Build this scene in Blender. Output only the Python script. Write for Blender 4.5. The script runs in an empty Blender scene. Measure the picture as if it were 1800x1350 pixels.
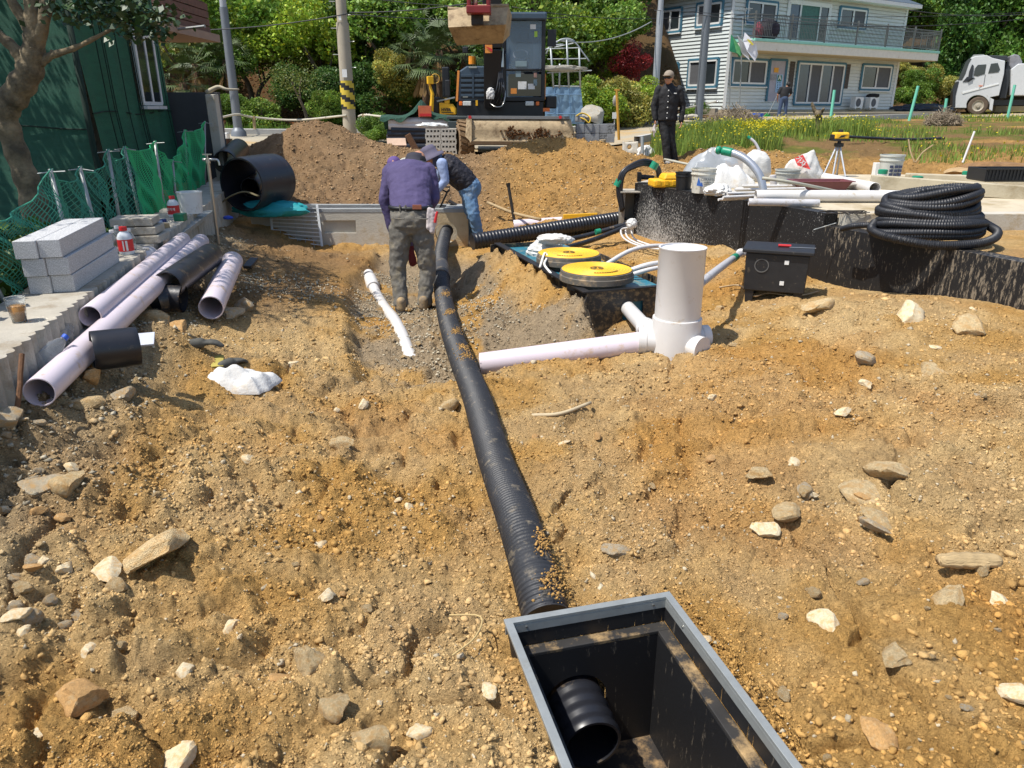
import bpy,math,random
import numpy as np
from mathutils import Vector,Matrix
random.seed(7);RNG=np.random.default_rng(11)
scene=bpy.context.scene
F_PX,PITCH,CAMZ=1310.0,math.radians(20.3),1.6
cam_d=bpy.data.cameras.new("camera");cam=bpy.data.objects.new("camera",cam_d)
scene.collection.objects.link(cam);scene.camera=cam
cam_d.sensor_fit='HORIZONTAL';cam_d.sensor_width=36.0;cam_d.lens=36.0*F_PX/1800.0
cam_d.clip_start=0.05;cam_d.clip_end=600
cam.location=(0,0,CAMZ);cam.rotation_euler=(math.pi/2-PITCH,0,0)
SUN_EL,SUN_BACK=math.radians(62),math.radians(24)
sun_dir=Vector((-math.cos(SUN_EL)*math.cos(SUN_BACK),-math.cos(SUN_EL)*math.sin(SUN_BACK),math.sin(SUN_EL)))
world=bpy.data.worlds.new("World");scene.world=world;world.use_nodes=True
wn=world.node_tree;wn.nodes.clear()
sky=wn.nodes.new('ShaderNodeTexSky');sky.sky_type='NISHITA';sky.sun_disc=False
sky.sun_elevation=SUN_EL
sky.sun_rotation=math.atan2(sun_dir.x,sun_dir.y)
bg=wn.nodes.new('ShaderNodeBackground');bg.inputs['Strength'].default_value=0.15
wo=wn.nodes.new('ShaderNodeOutputWorld')
wn.links.new(sky.outputs[0],bg.inputs[0]);wn.links.new(bg.outputs[0],wo.inputs[0])
sd=bpy.data.lights.new("sun",'SUN');sd.energy=4.8;sd.angle=math.radians(0.5);sd.color=(1.0,0.955,0.88)
sun=bpy.data.objects.new("sun",sd);scene.collection.objects.link(sun)
sun.location=(-20,-10,40);sun.rotation_euler=sun_dir.to_track_quat('Z','Y').to_euler()
scene.view_settings.view_transform='Standard';scene.view_settings.look='None'
scene.view_settings.exposure=0.3;scene.view_settings.gamma=1.0
scene.render.engine='CYCLES'
try:
 scene.cycles.max_bounces=6;scene.cycles.transparent_max_bounces=12
 scene.cycles.diffuse_bounces=3;scene.cycles.glossy_bounces=3
except Exception:pass
CP,SP=math.cos(PITCH),math.sin(PITCH)
def P(u,v,Y):
 a=(v-675.0)/F_PX;t=Y/(CP-a*SP)
 return Vector(((u-900.0)/F_PX*t,Y,CAMZ+t*(-SP-a*CP)))
def PZ(u,v,z):
 a=(v-675.0)/F_PX;t=(z-CAMZ)/(-SP-a*CP)
 return Vector(((u-900.0)/F_PX*t,t*(CP-a*SP),z))
def _h(ix,iy,s):
 n=(ix.astype(np.int64)*374761393+iy.astype(np.int64)*668265263+s*1442695041)&0xffffffff
 n=((n^(n>>13))*1274126177)&0xffffffff
 return((n^(n>>16))&0xffff)/65535.0
def vnoise(x,y,s=0):
 ix=np.floor(x);iy=np.floor(y);fx=x-ix;fy=y-iy
 fx=fx*fx*(3-2*fx);fy=fy*fy*(3-2*fy)
 a=_h(ix,iy,s);b=_h(ix+1,iy,s);c=_h(ix,iy+1,s);d=_h(ix+1,iy+1,s)
 return(a*(1-fx)+b*fx)*(1-fy)+(c*(1-fx)+d*fx)*fy
def fbm(x,y,s=0,o=4,g=0.5):
 t=0;a=1;n=0
 for k in range(o):
  t=t+a*vnoise(x*2**k+13.7*k,y*2**k-7.1*k,s+k);n+=a;a*=g
 return t/n
def worley(x,y,s=0):
 ix=np.floor(x);iy=np.floor(y);best=np.full(np.shape(x),9.0)
 for dx in(-1,0,1):
  for dy in(-1,0,1):
   cx=ix+dx;cy=iy+dy
   d=(cx+_h(cx,cy,s)-x)**2+(cy+_h(cx,cy,s+5)-y)**2
   best=np.minimum(best,d)
 return np.sqrt(best)
def sstep(a,b,x):
 t=np.clip((x-a)/(b-a),0,1);return t*t*(3-2*t)
def lin(h):
 h=h.lstrip('#');r=[int(h[i:i+2],16)/255 for i in(0,2,4)]
 return tuple(c/12.92 if c<=.04045 else((c+.055)/1.055)**2.4 for c in r)
MATS={}
def M(name,col=(.5,.5,.5),rough=.6,metal=0.0,var=.12,vs=6.0,bump=.0,bs=60.0,dirt=None,dirtamt=.4,ds=3.0,attr=None,spec=.5,alpha=1.0,trans=0.0,sss=0,stretch=None,emit=0):
 if name in MATS:return MATS[name]
 m=bpy.data.materials.new(name);m.use_nodes=True;nt=m.node_tree;N=nt.nodes;L=nt.links
 b=N['Principled BSDF']
 b.inputs['Roughness'].default_value=rough;b.inputs['Metallic'].default_value=metal
 b.inputs['Specular IOR Level'].default_value=spec
 if trans:b.inputs['Transmission Weight'].default_value=trans;b.inputs['IOR'].default_value=1.3
 if alpha<1:b.inputs['Alpha'].default_value=alpha
 tc=N.new('ShaderNodeTexCoord');geo=tc.outputs['Object']
 if stretch:
  mp=N.new('ShaderNodeMapping');mp.inputs['Scale'].default_value=stretch
  L.new(geo,mp.inputs[0]);geo=mp.outputs[0]
 if attr:
  an=N.new('ShaderNodeAttribute');an.attribute_name=attr;base=an.outputs['Color']
 else:
  rgb=N.new('ShaderNodeRGB');rgb.outputs[0].default_value=(*col,1);base=rgb.outputs[0]
 cur=base
 if var:
  n=N.new('ShaderNodeTexNoise');n.inputs['Scale'].default_value=vs;n.inputs['Detail'].default_value=6;n.inputs['Roughness'].default_value=.65
  L.new(geo,n.inputs['Vector'])
  mr=N.new('ShaderNodeMapRange');mr.inputs[1].default_value=.3;mr.inputs[2].default_value=.7
  mr.inputs[3].default_value=1-var;mr.inputs[4].default_value=1+var;L.new(n.outputs[0],mr.inputs[0])
  mx=N.new('ShaderNodeMix');mx.data_type='RGBA';mx.blend_type='MULTIPLY';mx.inputs[0].default_value=1
  L.new(cur,mx.inputs[6]);L.new(mr.outputs[0],mx.inputs[7]);cur=mx.outputs[2]
 if dirt:
  n=N.new('ShaderNodeTexNoise');n.inputs['Scale'].default_value=ds;n.inputs['Detail'].default_value=8;n.inputs['Roughness'].default_value=.7
  L.new(geo,n.inputs['Vector'])
  mr=N.new('ShaderNodeMapRange');mr.inputs[1].default_value=.65-dirtamt*.4;mr.inputs[2].default_value=.78-dirtamt*.3
  L.new(n.outputs[0],mr.inputs[0])
  mx=N.new('ShaderNodeMix');mx.data_type='RGBA';L.new(mr.outputs[0],mx.inputs[0])
  L.new(cur,mx.inputs[6]);mx.inputs[7].default_value=(*dirt,1);cur=mx.outputs[2]
 L.new(cur,b.inputs['Base Color'])
 if emit:
  L.new(cur,b.inputs['Emission Color']);b.inputs['Emission Strength'].default_value=emit
 if bump:
  n=N.new('ShaderNodeTexNoise');n.inputs['Scale'].default_value=bs;n.inputs['Detail'].default_value=5
  L.new(geo,n.inputs['Vector'])
  bp=N.new('ShaderNodeBump');bp.inputs['Strength'].default_value=bump;bp.inputs['Distance'].default_value=.02
  L.new(n.outputs[0],bp.inputs['Height']);L.new(bp.outputs[0],b.inputs['Normal'])
 MATS[name]=m;return m
ORG={}
def setp(o,label=None,cat=None,group=None,kind=None):
 if label:o['label']=label
 if cat:o['category']=cat
 if group:o['group']=group
 if kind:o['kind']=kind
 return o
def thing(name,label,cat,loc=(0,0,0),group=None):
 o=bpy.data.objects.new(name,None);scene.collection.objects.link(o)
 o.empty_display_size=.1;o.location=loc;ORG[o.name]=Vector(loc)
 return setp(o,label,cat,group)
def mk(name,V,Fs,mat,parent=None,smooth=False,org=None,fm=None):
 me=bpy.data.meshes.new(name)
 V=np.asarray(V,dtype=np.float64).reshape(-1,3)
 if parent is not None:org=ORG[parent.name]
 elif org is None:org=Vector(((V[:,0].min()+V[:,0].max())/2,(V[:,1].min()+V[:,1].max())/2,V[:,2].min()))
 org=Vector(org);V=V-np.array(org)
 if isinstance(Fs,np.ndarray):
  k=Fs.shape[1];me.vertices.add(len(V));me.vertices.foreach_set('co',V.astype(np.float32).ravel())
  me.loops.add(Fs.size);me.loops.foreach_set('vertex_index',Fs.astype(np.int32).ravel())
  me.polygons.add(len(Fs));me.polygons.foreach_set('loop_start',np.arange(0,Fs.size,k,dtype=np.int32))
  try:me.polygons.foreach_set('loop_total',np.full(len(Fs),k,dtype=np.int32))
  except Exception:pass
  me.update(calc_edges=True)
 else:
  me.from_pydata(V.tolist(),[],Fs);me.update()
 mats=mat if isinstance(mat,(list,tuple))else[mat]
 for m in mats:me.materials.append(m)
 if fm is not None:me.polygons.foreach_set('material_index',np.asarray(fm,dtype=np.int32))
 if smooth:me.polygons.foreach_set('use_smooth',np.ones(len(me.polygons),dtype=bool))
 o=bpy.data.objects.new(name,me);scene.collection.objects.link(o)
 if parent is not None:o.parent=parent
 else:o.location=org
 ORG[o.name]=org
 return o
def frame(d):
 d=d.normalized();up=Vector((0,0,1))if abs(d.z)<.95 else Vector((1,0,0))
 a=up.cross(d).normalized();return a,d.cross(a)
class MB:
 def __init__(s):s.V=[];s.F=[];s.m=[]
 def add(s,vs,fs,mi=0):
  n=len(s.V);s.V+=[tuple(v)for v in vs];s.F+=[tuple(i+n for i in f)for f in fs];s.m+=[mi]*len(fs);return s
 def box(s,c,size,R=None,mi=0,taper=1.0):
  x,y,z=[k/2 for k in size];c=Vector(c);vs=[]
  for sz in(-1,1):
   t=taper if sz>0 else 1
   for sx,sy in((-1,-1),(1,-1),(1,1),(-1,1)):
    p=Vector((sx*x*t,sy*y*t,sz*z));vs.append(c+(R@p if R else p))
  return s.add(vs,[(3,2,1,0),(4,5,6,7),(0,1,5,4),(1,2,6,5),(2,3,7,6),(3,0,4,7)],mi)
 def beam(s,a,b,w,h,mi=0,roll=0):
  a=Vector(a);b=Vector(b);d=b-a;x,y=frame(d)
  if roll:q=Matrix.Rotation(roll,3,d.normalized());x=q@x;y=q@y
  vs=[p+x*(sx*w/2)+y*(sy*h/2)for p in(a,b)for sx,sy in((-1,-1),(1,-1),(1,1),(-1,1))]
  return s.add(vs,[(3,2,1,0),(4,5,6,7),(0,1,5,4),(1,2,6,5),(2,3,7,6),(3,0,4,7)],mi)
 def prism(s,pts,d,mi=0):
  n=len(pts);d=Vector(d);vs=[Vector(p)for p in pts]+[Vector(p)+d for p in pts]
  nrm=Vector((0,0,0))
  for i in range(n):nrm+=vs[i].cross(vs[(i+1)%n])
  fs=[tuple(range(n-1,-1,-1)),tuple(range(n,2*n))]+[(i,(i+1)%n,n+(i+1)%n,n+i)for i in range(n)]
  if nrm.dot(d)<0:fs=[tuple(reversed(f))for f in fs]
  return s.add(vs,fs,mi)
 def sweep(s,path,r,seg=10,caps=True,mi=0,flat=1.0,closed=False):
  path=[Vector(p)for p in path];n=len(path);rs=r if isinstance(r,(list,tuple,np.ndarray))else[r]*n
  vs=[];x=None
  for i in range(n):
   if closed:d=path[(i+1)%n]-path[i-1]
   else:d=path[min(i+1,n-1)]-path[max(i-1,0)]
   if d.length<1e-9:d=Vector((0,0,1))
   d.normalize()
   if x is None:x,y=frame(d)
   else:
    x=(x-d*x.dot(d))
    if x.length<1e-6:x,y=frame(d)
    x.normalize();y=d.cross(x)
   for k in range(seg):
    a=2*math.pi*k/seg;vs.append(path[i]+(x*math.cos(a)+y*math.sin(a)*flat)*rs[i])
  fs=[]
  for i in range(n if closed else n-1):
   j=(i+1)%n
   for k in range(seg):fs.append((i*seg+k,i*seg+(k+1)%seg,j*seg+(k+1)%seg,j*seg+k))
  if caps and not closed:fs+=[tuple(range(seg-1,-1,-1)),tuple(range((n-1)*seg,n*seg))]
  return s.add(vs,fs,mi)
 def cyl(s,a,b,r0,r1=None,seg=14,mi=0):return s.sweep([a,b],[r0,r0 if r1 is None else r1],seg,True,mi)
 def lathe(s,o,axis,prof,seg=24,closed=False,mi=0,sq=1.0):
  o=Vector(o);d=Vector(axis).normalized();x,y=frame(d);vs=[]
  for r,h in prof:
   for k in range(seg):
    a=2*math.pi*k/seg;vs.append(o+d*h+(x*math.cos(a)+y*math.sin(a)*sq)*max(r,1e-5))
  n=len(prof);fs=[]
  for i in range(n if closed else n-1):
   j=(i+1)%n
   for k in range(seg):fs.append((i*seg+k,i*seg+(k+1)%seg,j*seg+(k+1)%seg,j*seg+k))
  return s.add(vs,fs,mi)
 def pipe(s,a,b,r,wall=.006,seg=28,mi=0,bevel=True):
  a=Vector(a);b=Vector(b);L=(b-a).length;ri=r-wall
  return s.lathe(a,b-a,[(r,0),(r,L),(ri,L),(ri,0)],seg,True,mi)
 def ball(s,c,r,seg=12,rings=8,sc=(1,1,1),mi=0,R=None):
  c=Vector(c);vs=[];
  for i in range(rings+1):
   t=math.pi*i/rings
   for k in range(seg):
    a=2*math.pi*k/seg;p=Vector((math.sin(t)*math.cos(a)*sc[0],math.sin(t)*math.sin(a)*sc[1],math.cos(t)*sc[2]))*r
    vs.append(c+(R@p if R else p))
  fs=[(i*seg+k,(i+1)*seg+k,(i+1)*seg+(k+1)%seg,i*seg+(k+1)%seg)for i in range(rings)for k in range(seg)]
  return s.add(vs,fs,mi)
 def quad(s,a,b,c,d,mi=0):return s.add([a,b,c,d],[(0,1,2,3)],mi)
 def build(s,name,mat,parent=None,smooth=False,bevel=0,org=None,auto=None,kind=None,label=None,seg=2):
  o=mk(name,s.V,s.F,mat,parent,smooth or auto is not None,org,s.m if isinstance(mat,(list,tuple))else None)
  if bevel:
   md=o.modifiers.new('bevel','BEVEL');md.width=bevel;md.segments=seg;md.limit_method='ANGLE';md.angle_limit=math.radians(40)
  if auto is not None:
   try:o.data.set_sharp_from_angle(angle=math.radians(auto))
   except Exception:pass
  if kind:o['kind']=kind
  if label:o['label']=label
  return o
def one(name,mb,mat,label,cat,group=None,**k):
 o=mb.build(name,mat,None,**k);return setp(o,label,cat,group)
def copy_tree(o,parent=None,label=None,loc=None,rotz=None,group=None):
 c=o.copy();scene.collection.objects.link(c)
 if parent is not None:c.parent=parent
 if label:c['label']=label
 if group:c['group']=group
 if loc is not None:c.location=loc
 if rotz is not None:c.rotation_euler[2]=rotz
 for ch in o.children:copy_tree(ch,c)
 return c
def bez(pts,n=8):
 pts=[Vector(p)for p in pts];q=[2*pts[0]-pts[1]]+pts+[2*pts[-1]-pts[-2]];out=[]
 for i in range(1,len(q)-2):
  for k in range(n):
   t=k/n;a,b,c,d=q[i-1],q[i],q[i+1],q[i+2]
   out.append(.5*((2*b)+(c-a)*t+(2*a-5*b+4*c-d)*t*t+(3*b-a-3*c+d)*t**3))
 out.append(pts[-1]);return out
def text(s,size,mat,parent,origin,xdir,ydir,depth=.002,name='lettering',align='CENTER',bold=0):
 cu=bpy.data.curves.new('t','FONT');cu.body=s;cu.size=size;cu.align_x=align;cu.align_y='CENTER';cu.extrude=depth;cu.resolution_u=2;cu.offset=bold
 ob=bpy.data.objects.new('t',cu);scene.collection.objects.link(ob)
 dg=bpy.context.evaluated_depsgraph_get();me=bpy.data.meshes.new_from_object(ob.evaluated_get(dg))
 bpy.data.objects.remove(ob);x=Vector(xdir).normalized();y=Vector(ydir).normalized();z=x.cross(y)
 org=ORG[parent.name]
 for v in me.vertices:v.co=Vector(origin)+x*v.co.x+y*v.co.y+z*v.co.z-org
 me.materials.clear();me.materials.append(mat)
 o=bpy.data.objects.new(name,me);scene.collection.objects.link(o);o.parent=parent;ORG[o.name]=org;return o
def set_col(o,cols,name='Col'):
 at=o.data.color_attributes.new(name,'FLOAT_COLOR','POINT')
 c=np.ones((len(o.data.vertices),4),dtype=np.float32);c[:,:3]=cols;at.data.foreach_set('color',c.ravel())
ctrl=[]
for u,v,z in[(100,1320,.08),(700,1320,.0),(1100,1200,-.05),(1750,1320,.1),(0,1000,.18),(300,1000,.1),(600,950,-.03),(850,900,-.08),(1200,950,.0),(1700,1000,.12),(150,750,.24),(330,680,.08),(480,600,-.04),(560,520,-.06),(620,760,-.1),(900,720,-.12),(1200,720,-.02),(1500,720,.1),(1780,750,.2),(20,700,.38),(200,540,.36),(330,420,.38),(420,480,.1),(400,440,.22),(500,440,-.02),(470,418,.02),(540,440,-.1),(1250,600,-.02),(1400,560,.08),(1600,535,.25),(1790,580,.22),(1330,510,.02),(1480,512,.06),(1150,650,-.1),(1000,640,-.12),(850,640,-.14),(960,498,.07),(925,468,.08),(1000,532,.04),(985,560,-.06),(620,460,-.15),(900,500,-.13),(1100,430,.0),(1200,420,.05),(1080,395,.1),(900,430,-.1),(700,445,-.17),(840,440,-.17),(560,450,-.12),(1000,540,-.1),(1130,560,-.12)]:
 p=PZ(u,v,z);ctrl.append((p.x,p.y,z))
for u,v,Y in[(600,330,12.3),(600,300,13.2),(555,238,14.6),(500,290,13.5),(480,330,12),(640,258,14.6),(700,265,14.2),(760,300,12.8),(800,292,15),(900,385,11),(950,330,12.5),(950,290,13.7),(1000,256,14.8),(1060,262,14.5),(1110,280,14),(870,268,14.8),(860,330,12.3),(1040,330,12.3),(1250,262,15),(1400,280,14.5),(1700,295,13),(1500,240,20),(1700,250,18),(1300,250,18),(1400,215,30),(1240,215,29),(1600,207,36),(1750,207,42),(1100,242,23),(500,256,20.5),(420,245,22),(615,248,22),(700,240,24),(1165,300,14.5),(1210,300,14.0),(1140,303,13.4),(1175,290,16.5),(1560,290,15),(825,297,15.5),(785,298,16),(845,292,16.3)]:
 p=P(u,v,Y);ctrl.append((p.x,p.y,p.z))
ctrl+=[(-1.6,11.2,-.1),(-.6,11.2,-.1),(-2.8,11.2,.1),(-3.9,10,.42),(-5,12.5,.5),(-3.8,12.5,.4),(-4.4,16.5,.6),(-2.4,16.8,.5),(0,17.2,.42),(2,17.2,.48),(4.6,17,.55),(-3.4,19,.62),(0,20,.45),(3,20,.62),(3,9,.3),(5,8,.3),(5,11,.5),(3,12,.5),(7,12,.6),(-16,30,1.4),(0,30,1.2),(10,34,1.2),(20,48,1.4),(32,62,2.0),(-22,18,1.4),(-9,8,.3),(-8,3.5,.2),(-7,13,.5),(8,5,.5),(7,2,.3),(-5,0,.3),(5,0,.15),(12,10,.8),(15,20,1.0),(27,32,1.3),(0,-3,0),(-5.5,5,.25),(-4.6,8,.3),(-40,40,2),(40,20,1.5),(-12,22,1.0)]
C=np.array(ctrl)
def _k(d2):return.5*d2*np.log(d2+1e-9)
n=len(C);D2=((C[:,None,:2]-C[None,:,:2])**2).sum(2)
A=np.zeros((n+3,n+3));A[:n,:n]=_k(D2)+np.eye(n)*.02;A[:n,n]=1;A[:n,n+1:]=C[:,:2];A[n,:n]=1;A[n+1:,:n]=C[:,:2].T
W=np.linalg.solve(A,np.concatenate([C[:,2],np.zeros(3)]))
PK=[(P(553,240,14.7).x,14.7,.26,.9,.8),(P(1005,256,14.8).x,14.8,.06,1.0,.9),(P(940,270,14.3).x,14.3,.04,.7,.7),(P(700,262,14.2).x,14.2,.06,.6,.6),(PZ(285,595,.25).x,PZ(285,595,.25).y,.13,.17,.22),(PZ(170,680,.25).x,PZ(170,680,.25).y,.06,.2,.15),(PZ(340,620,.15).x,PZ(340,620,.15).y,.06,.15,.12)]
def hill(x,y):
 yb=28.0+24*sstep(6.5,10,x)+2.0*fbm(x*.2,y*.1,77)
 return.5*np.clip(y-yb,0,None)**1.0*sstep(0,4,y-yb)
BOXC=Vector((.93,1.55))
def H(x,y):
 x=np.asarray(x,dtype=float);y=np.asarray(y,dtype=float);sh=x.shape;x=x.ravel();y=y.ravel();z=np.zeros(len(x))
 for i in range(0,len(x),60000):
  xx=x[i:i+60000];yy=y[i:i+60000]
  z[i:i+60000]=_k((xx[:,None]-C[None,:,0])**2+(yy[:,None]-C[None,:,1])**2)@W[:n]+W[n]+W[n+1]*xx+W[n+2]*yy
 z=np.clip(z,-1,4)
 for(gx,gy,gh,sx,sy)in PK:z=z+gh*np.exp(-((x-gx)/sx)**2-((y-gy)/sy)**2)
 z=z-.13*trench(x,y)
 cap=-.18+.3*sstep(-2.5,-3.6,x)+.5*(1-sstep(8.9,9.6,y))+.9*sstep(10.9,11.6,y)+.5*sstep(-.7,-.3,x);z=np.minimum(z,np.where((x>-4)&(x<-.3)&(y>8.9)&(y<11.6),np.maximum(cap,-.18),99))
 a_=np.array([.56,5.78]);b_=np.array([-.16,8.05]);ab=b_-a_;t_=np.clip(((x-a_[0])*ab[0]+(y-a_[1])*ab[1])/(ab@ab),0,1)
 sd=((x-a_[0])*ab[1]-(y-a_[1])*ab[0])/np.hypot(*ab);dd=np.hypot(x-a_[0]-t_*ab[0],y-a_[1]-t_*ab[1])
 z=np.where(dd<.6,np.maximum(z,.17-np.where(sd<0,dd,dd*3)*.85+.02*np.sin(t_*19)),z)
 z=z+hill(x,y)
 return z.reshape(sh)
TR=[PZ(u,v,-.2)for u,v in[(615,500),(608,560),(618,640),(628,688),(700,696),(800,690),(900,655),(1000,640),(1130,596),(1070,588),(990,588),(915,570),(868,520),(840,455),(660,448)]]
def trench(x,y):
 pts=np.array([(p.x,p.y)for p in TR]);inside=np.zeros(x.shape,bool);d=np.full(x.shape,9.0)
 for i in range(len(pts)):
  a=pts[i];b=pts[(i+1)%len(pts)]
  c=((a[1]>y)!=(b[1]>y))&(x<(b[0]-a[0])*(y-a[1])/(b[1]-a[1]+1e-12)+a[0]);inside^=c
  ab=b-a;t=np.clip(((x-a[0])*ab[0]+(y-a[1])*ab[1])/(ab@ab),0,1)
  d=np.minimum(d,np.hypot(x-a[0]-t*ab[0],y-a[1]-t*ab[1]))
 sd=np.where(inside,d,-d)+.05*(vnoise(x*5,y*5,3)-.5)
 return sstep(-.05,.12,sd)
def G(x,y):return float(H(np.array([x]),np.array([y]))[0])
def road_mask(x,y):
 pts=RC;d=np.full(x.shape,99.0)
 for a,b in zip(pts[:-1],pts[1:]):
  ab=b-a;t=np.clip(((x-a[0])*ab[0]+(y-a[1])*ab[1])/(ab@ab),0,1)
  d=np.minimum(d,np.hypot(x-a[0]-t*ab[0],y-a[1]-t*ab[1]))
 return d
RC=[np.array(p)for p in[(-30.,17.),(-12.,20.0),(-4,21.8),(2,22.8),(6,26),(9,30),(13,34.0),(19,38.5),(27,43.0),(45,50.)]]
def wallx(y):return-1.5-.225*y
def detail(x,y,far=True):
 rd=sstep(2.2,3.2,road_mask(x,y))
 slab=sstep(-.1,.25,(x-1.6)-(10-y)*.42)*sstep(4.6,5.2,y)*sstep(12,11,y)
 near=sstep(26,14,y)
 comp=sstep(.4,.62,fbm(x*.55+3,y*.55,21,3))
 w1=worley(x*7+.6*vnoise(x*9,y*9,2),y*7,1);w2=worley(x*17,y*17+.7*vnoise(x*20,y*20,6),4);w3=worley(x*38,y*38,9)
 z=.07*(fbm(x*1.3,y*1.3,31,4)-.5)+.05*(fbm(x*4.5,y*4.5,35,3)-.5)*(.4+comp)
 dm=lambda w,r:np.sqrt(np.clip(r*r-w*w,0,1))
 fn=sstep(11,8,y)
 z=z+(.008+.028*comp)*dm(w1,.48)+.017*dm(w2,.5)*(.75+.5*comp)+.011*dm(w3,.5)*fn
 z=z+sstep(9.5,11,y)*sstep(17,15,y)*(.28*(fbm(x*2.1,y*2.1,81,5,.62)-.5)+.05*dm(worley(x*5+vnoise(x*9,y*9,4),y*5,84),.6))
 cl=dm(worley(x*3.1+.5*vnoise(x*6,y*6,41),y*3.1,43),.36)*sstep(.48,.66,fbm(x*.8+9,y*.8,55,2))
 z=z+.12*cl*(.7+.6*vnoise(x*19,y*19,44))
 Lf=sstep(.1,-.5,x)*sstep(4.2,3.2,y);wb=worley(x*4.2+.7*vnoise(x*7,y*7,91),y*4.2+.5*vnoise(x*6,y*6,92),93)
 z=z+Lf*(.065*dm(wb,.56)*(.5+vnoise(x*23,y*23,94))+.07*(fbm(x*1.9,y*1.9,95,4)-.5))+sstep(.8,1.6,x)*sstep(5.8,5,y)*.06*(fbm(x*1.7,y*1.7,96,4)-.5)
 cr=1-np.abs(2*fbm(x*2.2,y*2.2,61,3)-1);z=z-.05*sstep(.9,1.0,cr)*comp
 rough=1
 z=z*rough*(0.15+.85*rd)*(.3+.7*near)*(1-.8*slab)
 return z
def dirt_color(x,y,z=None):
 a=lambda h:np.array(lin(h))
 ochre=a('#b88f52');pale=a('#c8a977');orange=a('#b58243');brown=a('#8d6a45');dark=a('#6a4c33');gravel=a('#9c8f76');grass=a('#5c6a2c');litter=a('#54402a')
 n1=fbm(x*.7,y*.7,101,4)[:,None];n2=fbm(x*2.6,y*2.6,102,4)[:,None];n3=fbm(x*12,y*12,103,3)[:,None]
 c=ochre+(pale-ochre)*sstep(.42,.66,n1*.5+n2*.5+.05*sstep(0,2,x)[:,None])
 c=c+(orange-c)*(sstep(.5,.68,fbm(x*1.1,y*1.1,104,3))[:,None]*.42)
 c=c+(brown-c)*(sstep(.54,.7,n2)*.3)
 bk=sstep(10.2,11.2,y)[:,None]
 pb=sstep(-.9,.3,x+.0*y)[:,None]
 pile=a('#826a50')*(1-pb)+a('#a07c4a')*pb;pile=pile*(.75+.5*fbm(x*5,y*5,109,3)[:,None])
 c=c+(pile-c)*bk*.92
 tr=trench(x,y)[:,None];c=c+(a('#9c8a70')-c)*tr*sstep(.3,.48,n2)*.95
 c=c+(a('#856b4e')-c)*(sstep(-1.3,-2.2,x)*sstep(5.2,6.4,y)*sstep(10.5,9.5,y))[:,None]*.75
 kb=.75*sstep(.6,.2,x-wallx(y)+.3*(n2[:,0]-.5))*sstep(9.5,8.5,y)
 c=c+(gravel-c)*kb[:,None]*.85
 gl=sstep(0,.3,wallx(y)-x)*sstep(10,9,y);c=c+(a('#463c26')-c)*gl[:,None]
 gg=grass*.8+(a('#7a6242')*.9-grass*.8)*sstep(.4,.6,fbm(x*1.6,y*1.6,121,4))[:,None];f=sstep(14.8,16.8,y+1.2*n1[:,0]-.25*(x-6))*sstep(2.6,3.6,x)*sstep(.38,.5,fbm(x*.5,y*.5,107,3)+.05)
 c=c+(gg-c)*f[:,None]*.85
 far=sstep(24.5,25.5,y-.9*np.clip(x-1,0,30));c=c+(litter-c)*far[:,None]*.9
 c=c*(.84+.32*n3)
 return np.clip(c,.01,.9)
def ygrid():
 ys=[-3.0];
 while ys[-1]<1.2:ys.append(ys[-1]+(.3 if ys[-1]<.4 else.05))
 while ys[-1]<17:ys.append(ys[-1]+min(max(ys[-1]**2*.0019,.007),.048))
 while ys[-1]<110:ys.append(ys[-1]+min(.06+(ys[-1]-17)*.03,1.6))
 return np.array(ys)
ys=ygrid();sc=np.maximum(ys+1.0,2.2)
s_in=np.linspace(-.64,.66,700);s_out=.66+(np.linspace(0,1,40)[1:]**1.6)*2.2
ss=np.concatenate([-(s_out[::-1])+.02,s_in,s_out])
X=ss[None,:]*sc[:,None];Y=np.repeat(ys[:,None],len(ss),1)
Z=(H(X,Y).ravel()+detail(X.ravel(),Y.ravel())).reshape(X.shape)
def in_box(x,y,grow=0.0):
 q=BX_INV(x,y);return(np.abs(q[0])<BX_W/2+grow)&(np.abs(q[1])<BX_L/2+grow)
BX_A=PZ(893,1103,.0);BX_B=PZ(1173,1055,.0)
bx_x=(BX_B-BX_A).normalized();bx_y=Vector((bx_x.y,-bx_x.x,0))
BX_W=(BX_B-BX_A).length;BX_L=1.12
bx_c=(BX_A+BX_B)/2+bx_y*(BX_L/2)
def BX_INV(x,y):
 return((x-bx_c.x)*bx_x.x+(y-bx_c.y)*bx_x.y,(x-bx_c.x)*bx_y.x+(y-bx_c.y)*bx_y.y)
q0,q1=BX_INV(X,Y)
hole=(np.abs(q0)<BX_W/2-.012)&(np.abs(q1)<BX_L/2-.012)
q0a=(np.abs(q0)<BX_W/2+.07)&(np.abs(q1)<BX_L/2+.07);Z=np.where(q0a,np.minimum(Z,-.012),Z);Z=np.where(hole,-.62,Z)
nr,nc=X.shape;idx=np.arange(nr*nc).reshape(nr,nc)
FQ=np.stack([idx[:-1,:-1],idx[:-1,1:],idx[1:,1:],idx[1:,:-1]],-1).reshape(-1,4)
mg=M('earth',attr='Col',rough=.95,var=.25,vs=40,bump=1,bs=70,spec=.12)
nt=mg.node_tree;bn=[x for x in nt.nodes if x.type=='BUMP'][0];bn.inputs['Distance'].default_value=.03;nn_=bn.inputs['Height'].links[0].from_node;nn_.inputs['Detail'].default_value=9;nn_.inputs['Roughness'].default_value=.72
vo=nt.nodes.new('ShaderNodeTexVoronoi');vo.inputs['Scale'].default_value=95;b2=nt.nodes.new('ShaderNodeBump');b2.inputs['Strength'].default_value=.6;b2.inputs['Distance'].default_value=.01;b2.invert=True;tcn=[x for x in nt.nodes if x.type=='TEX_COORD'][0]
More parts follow.
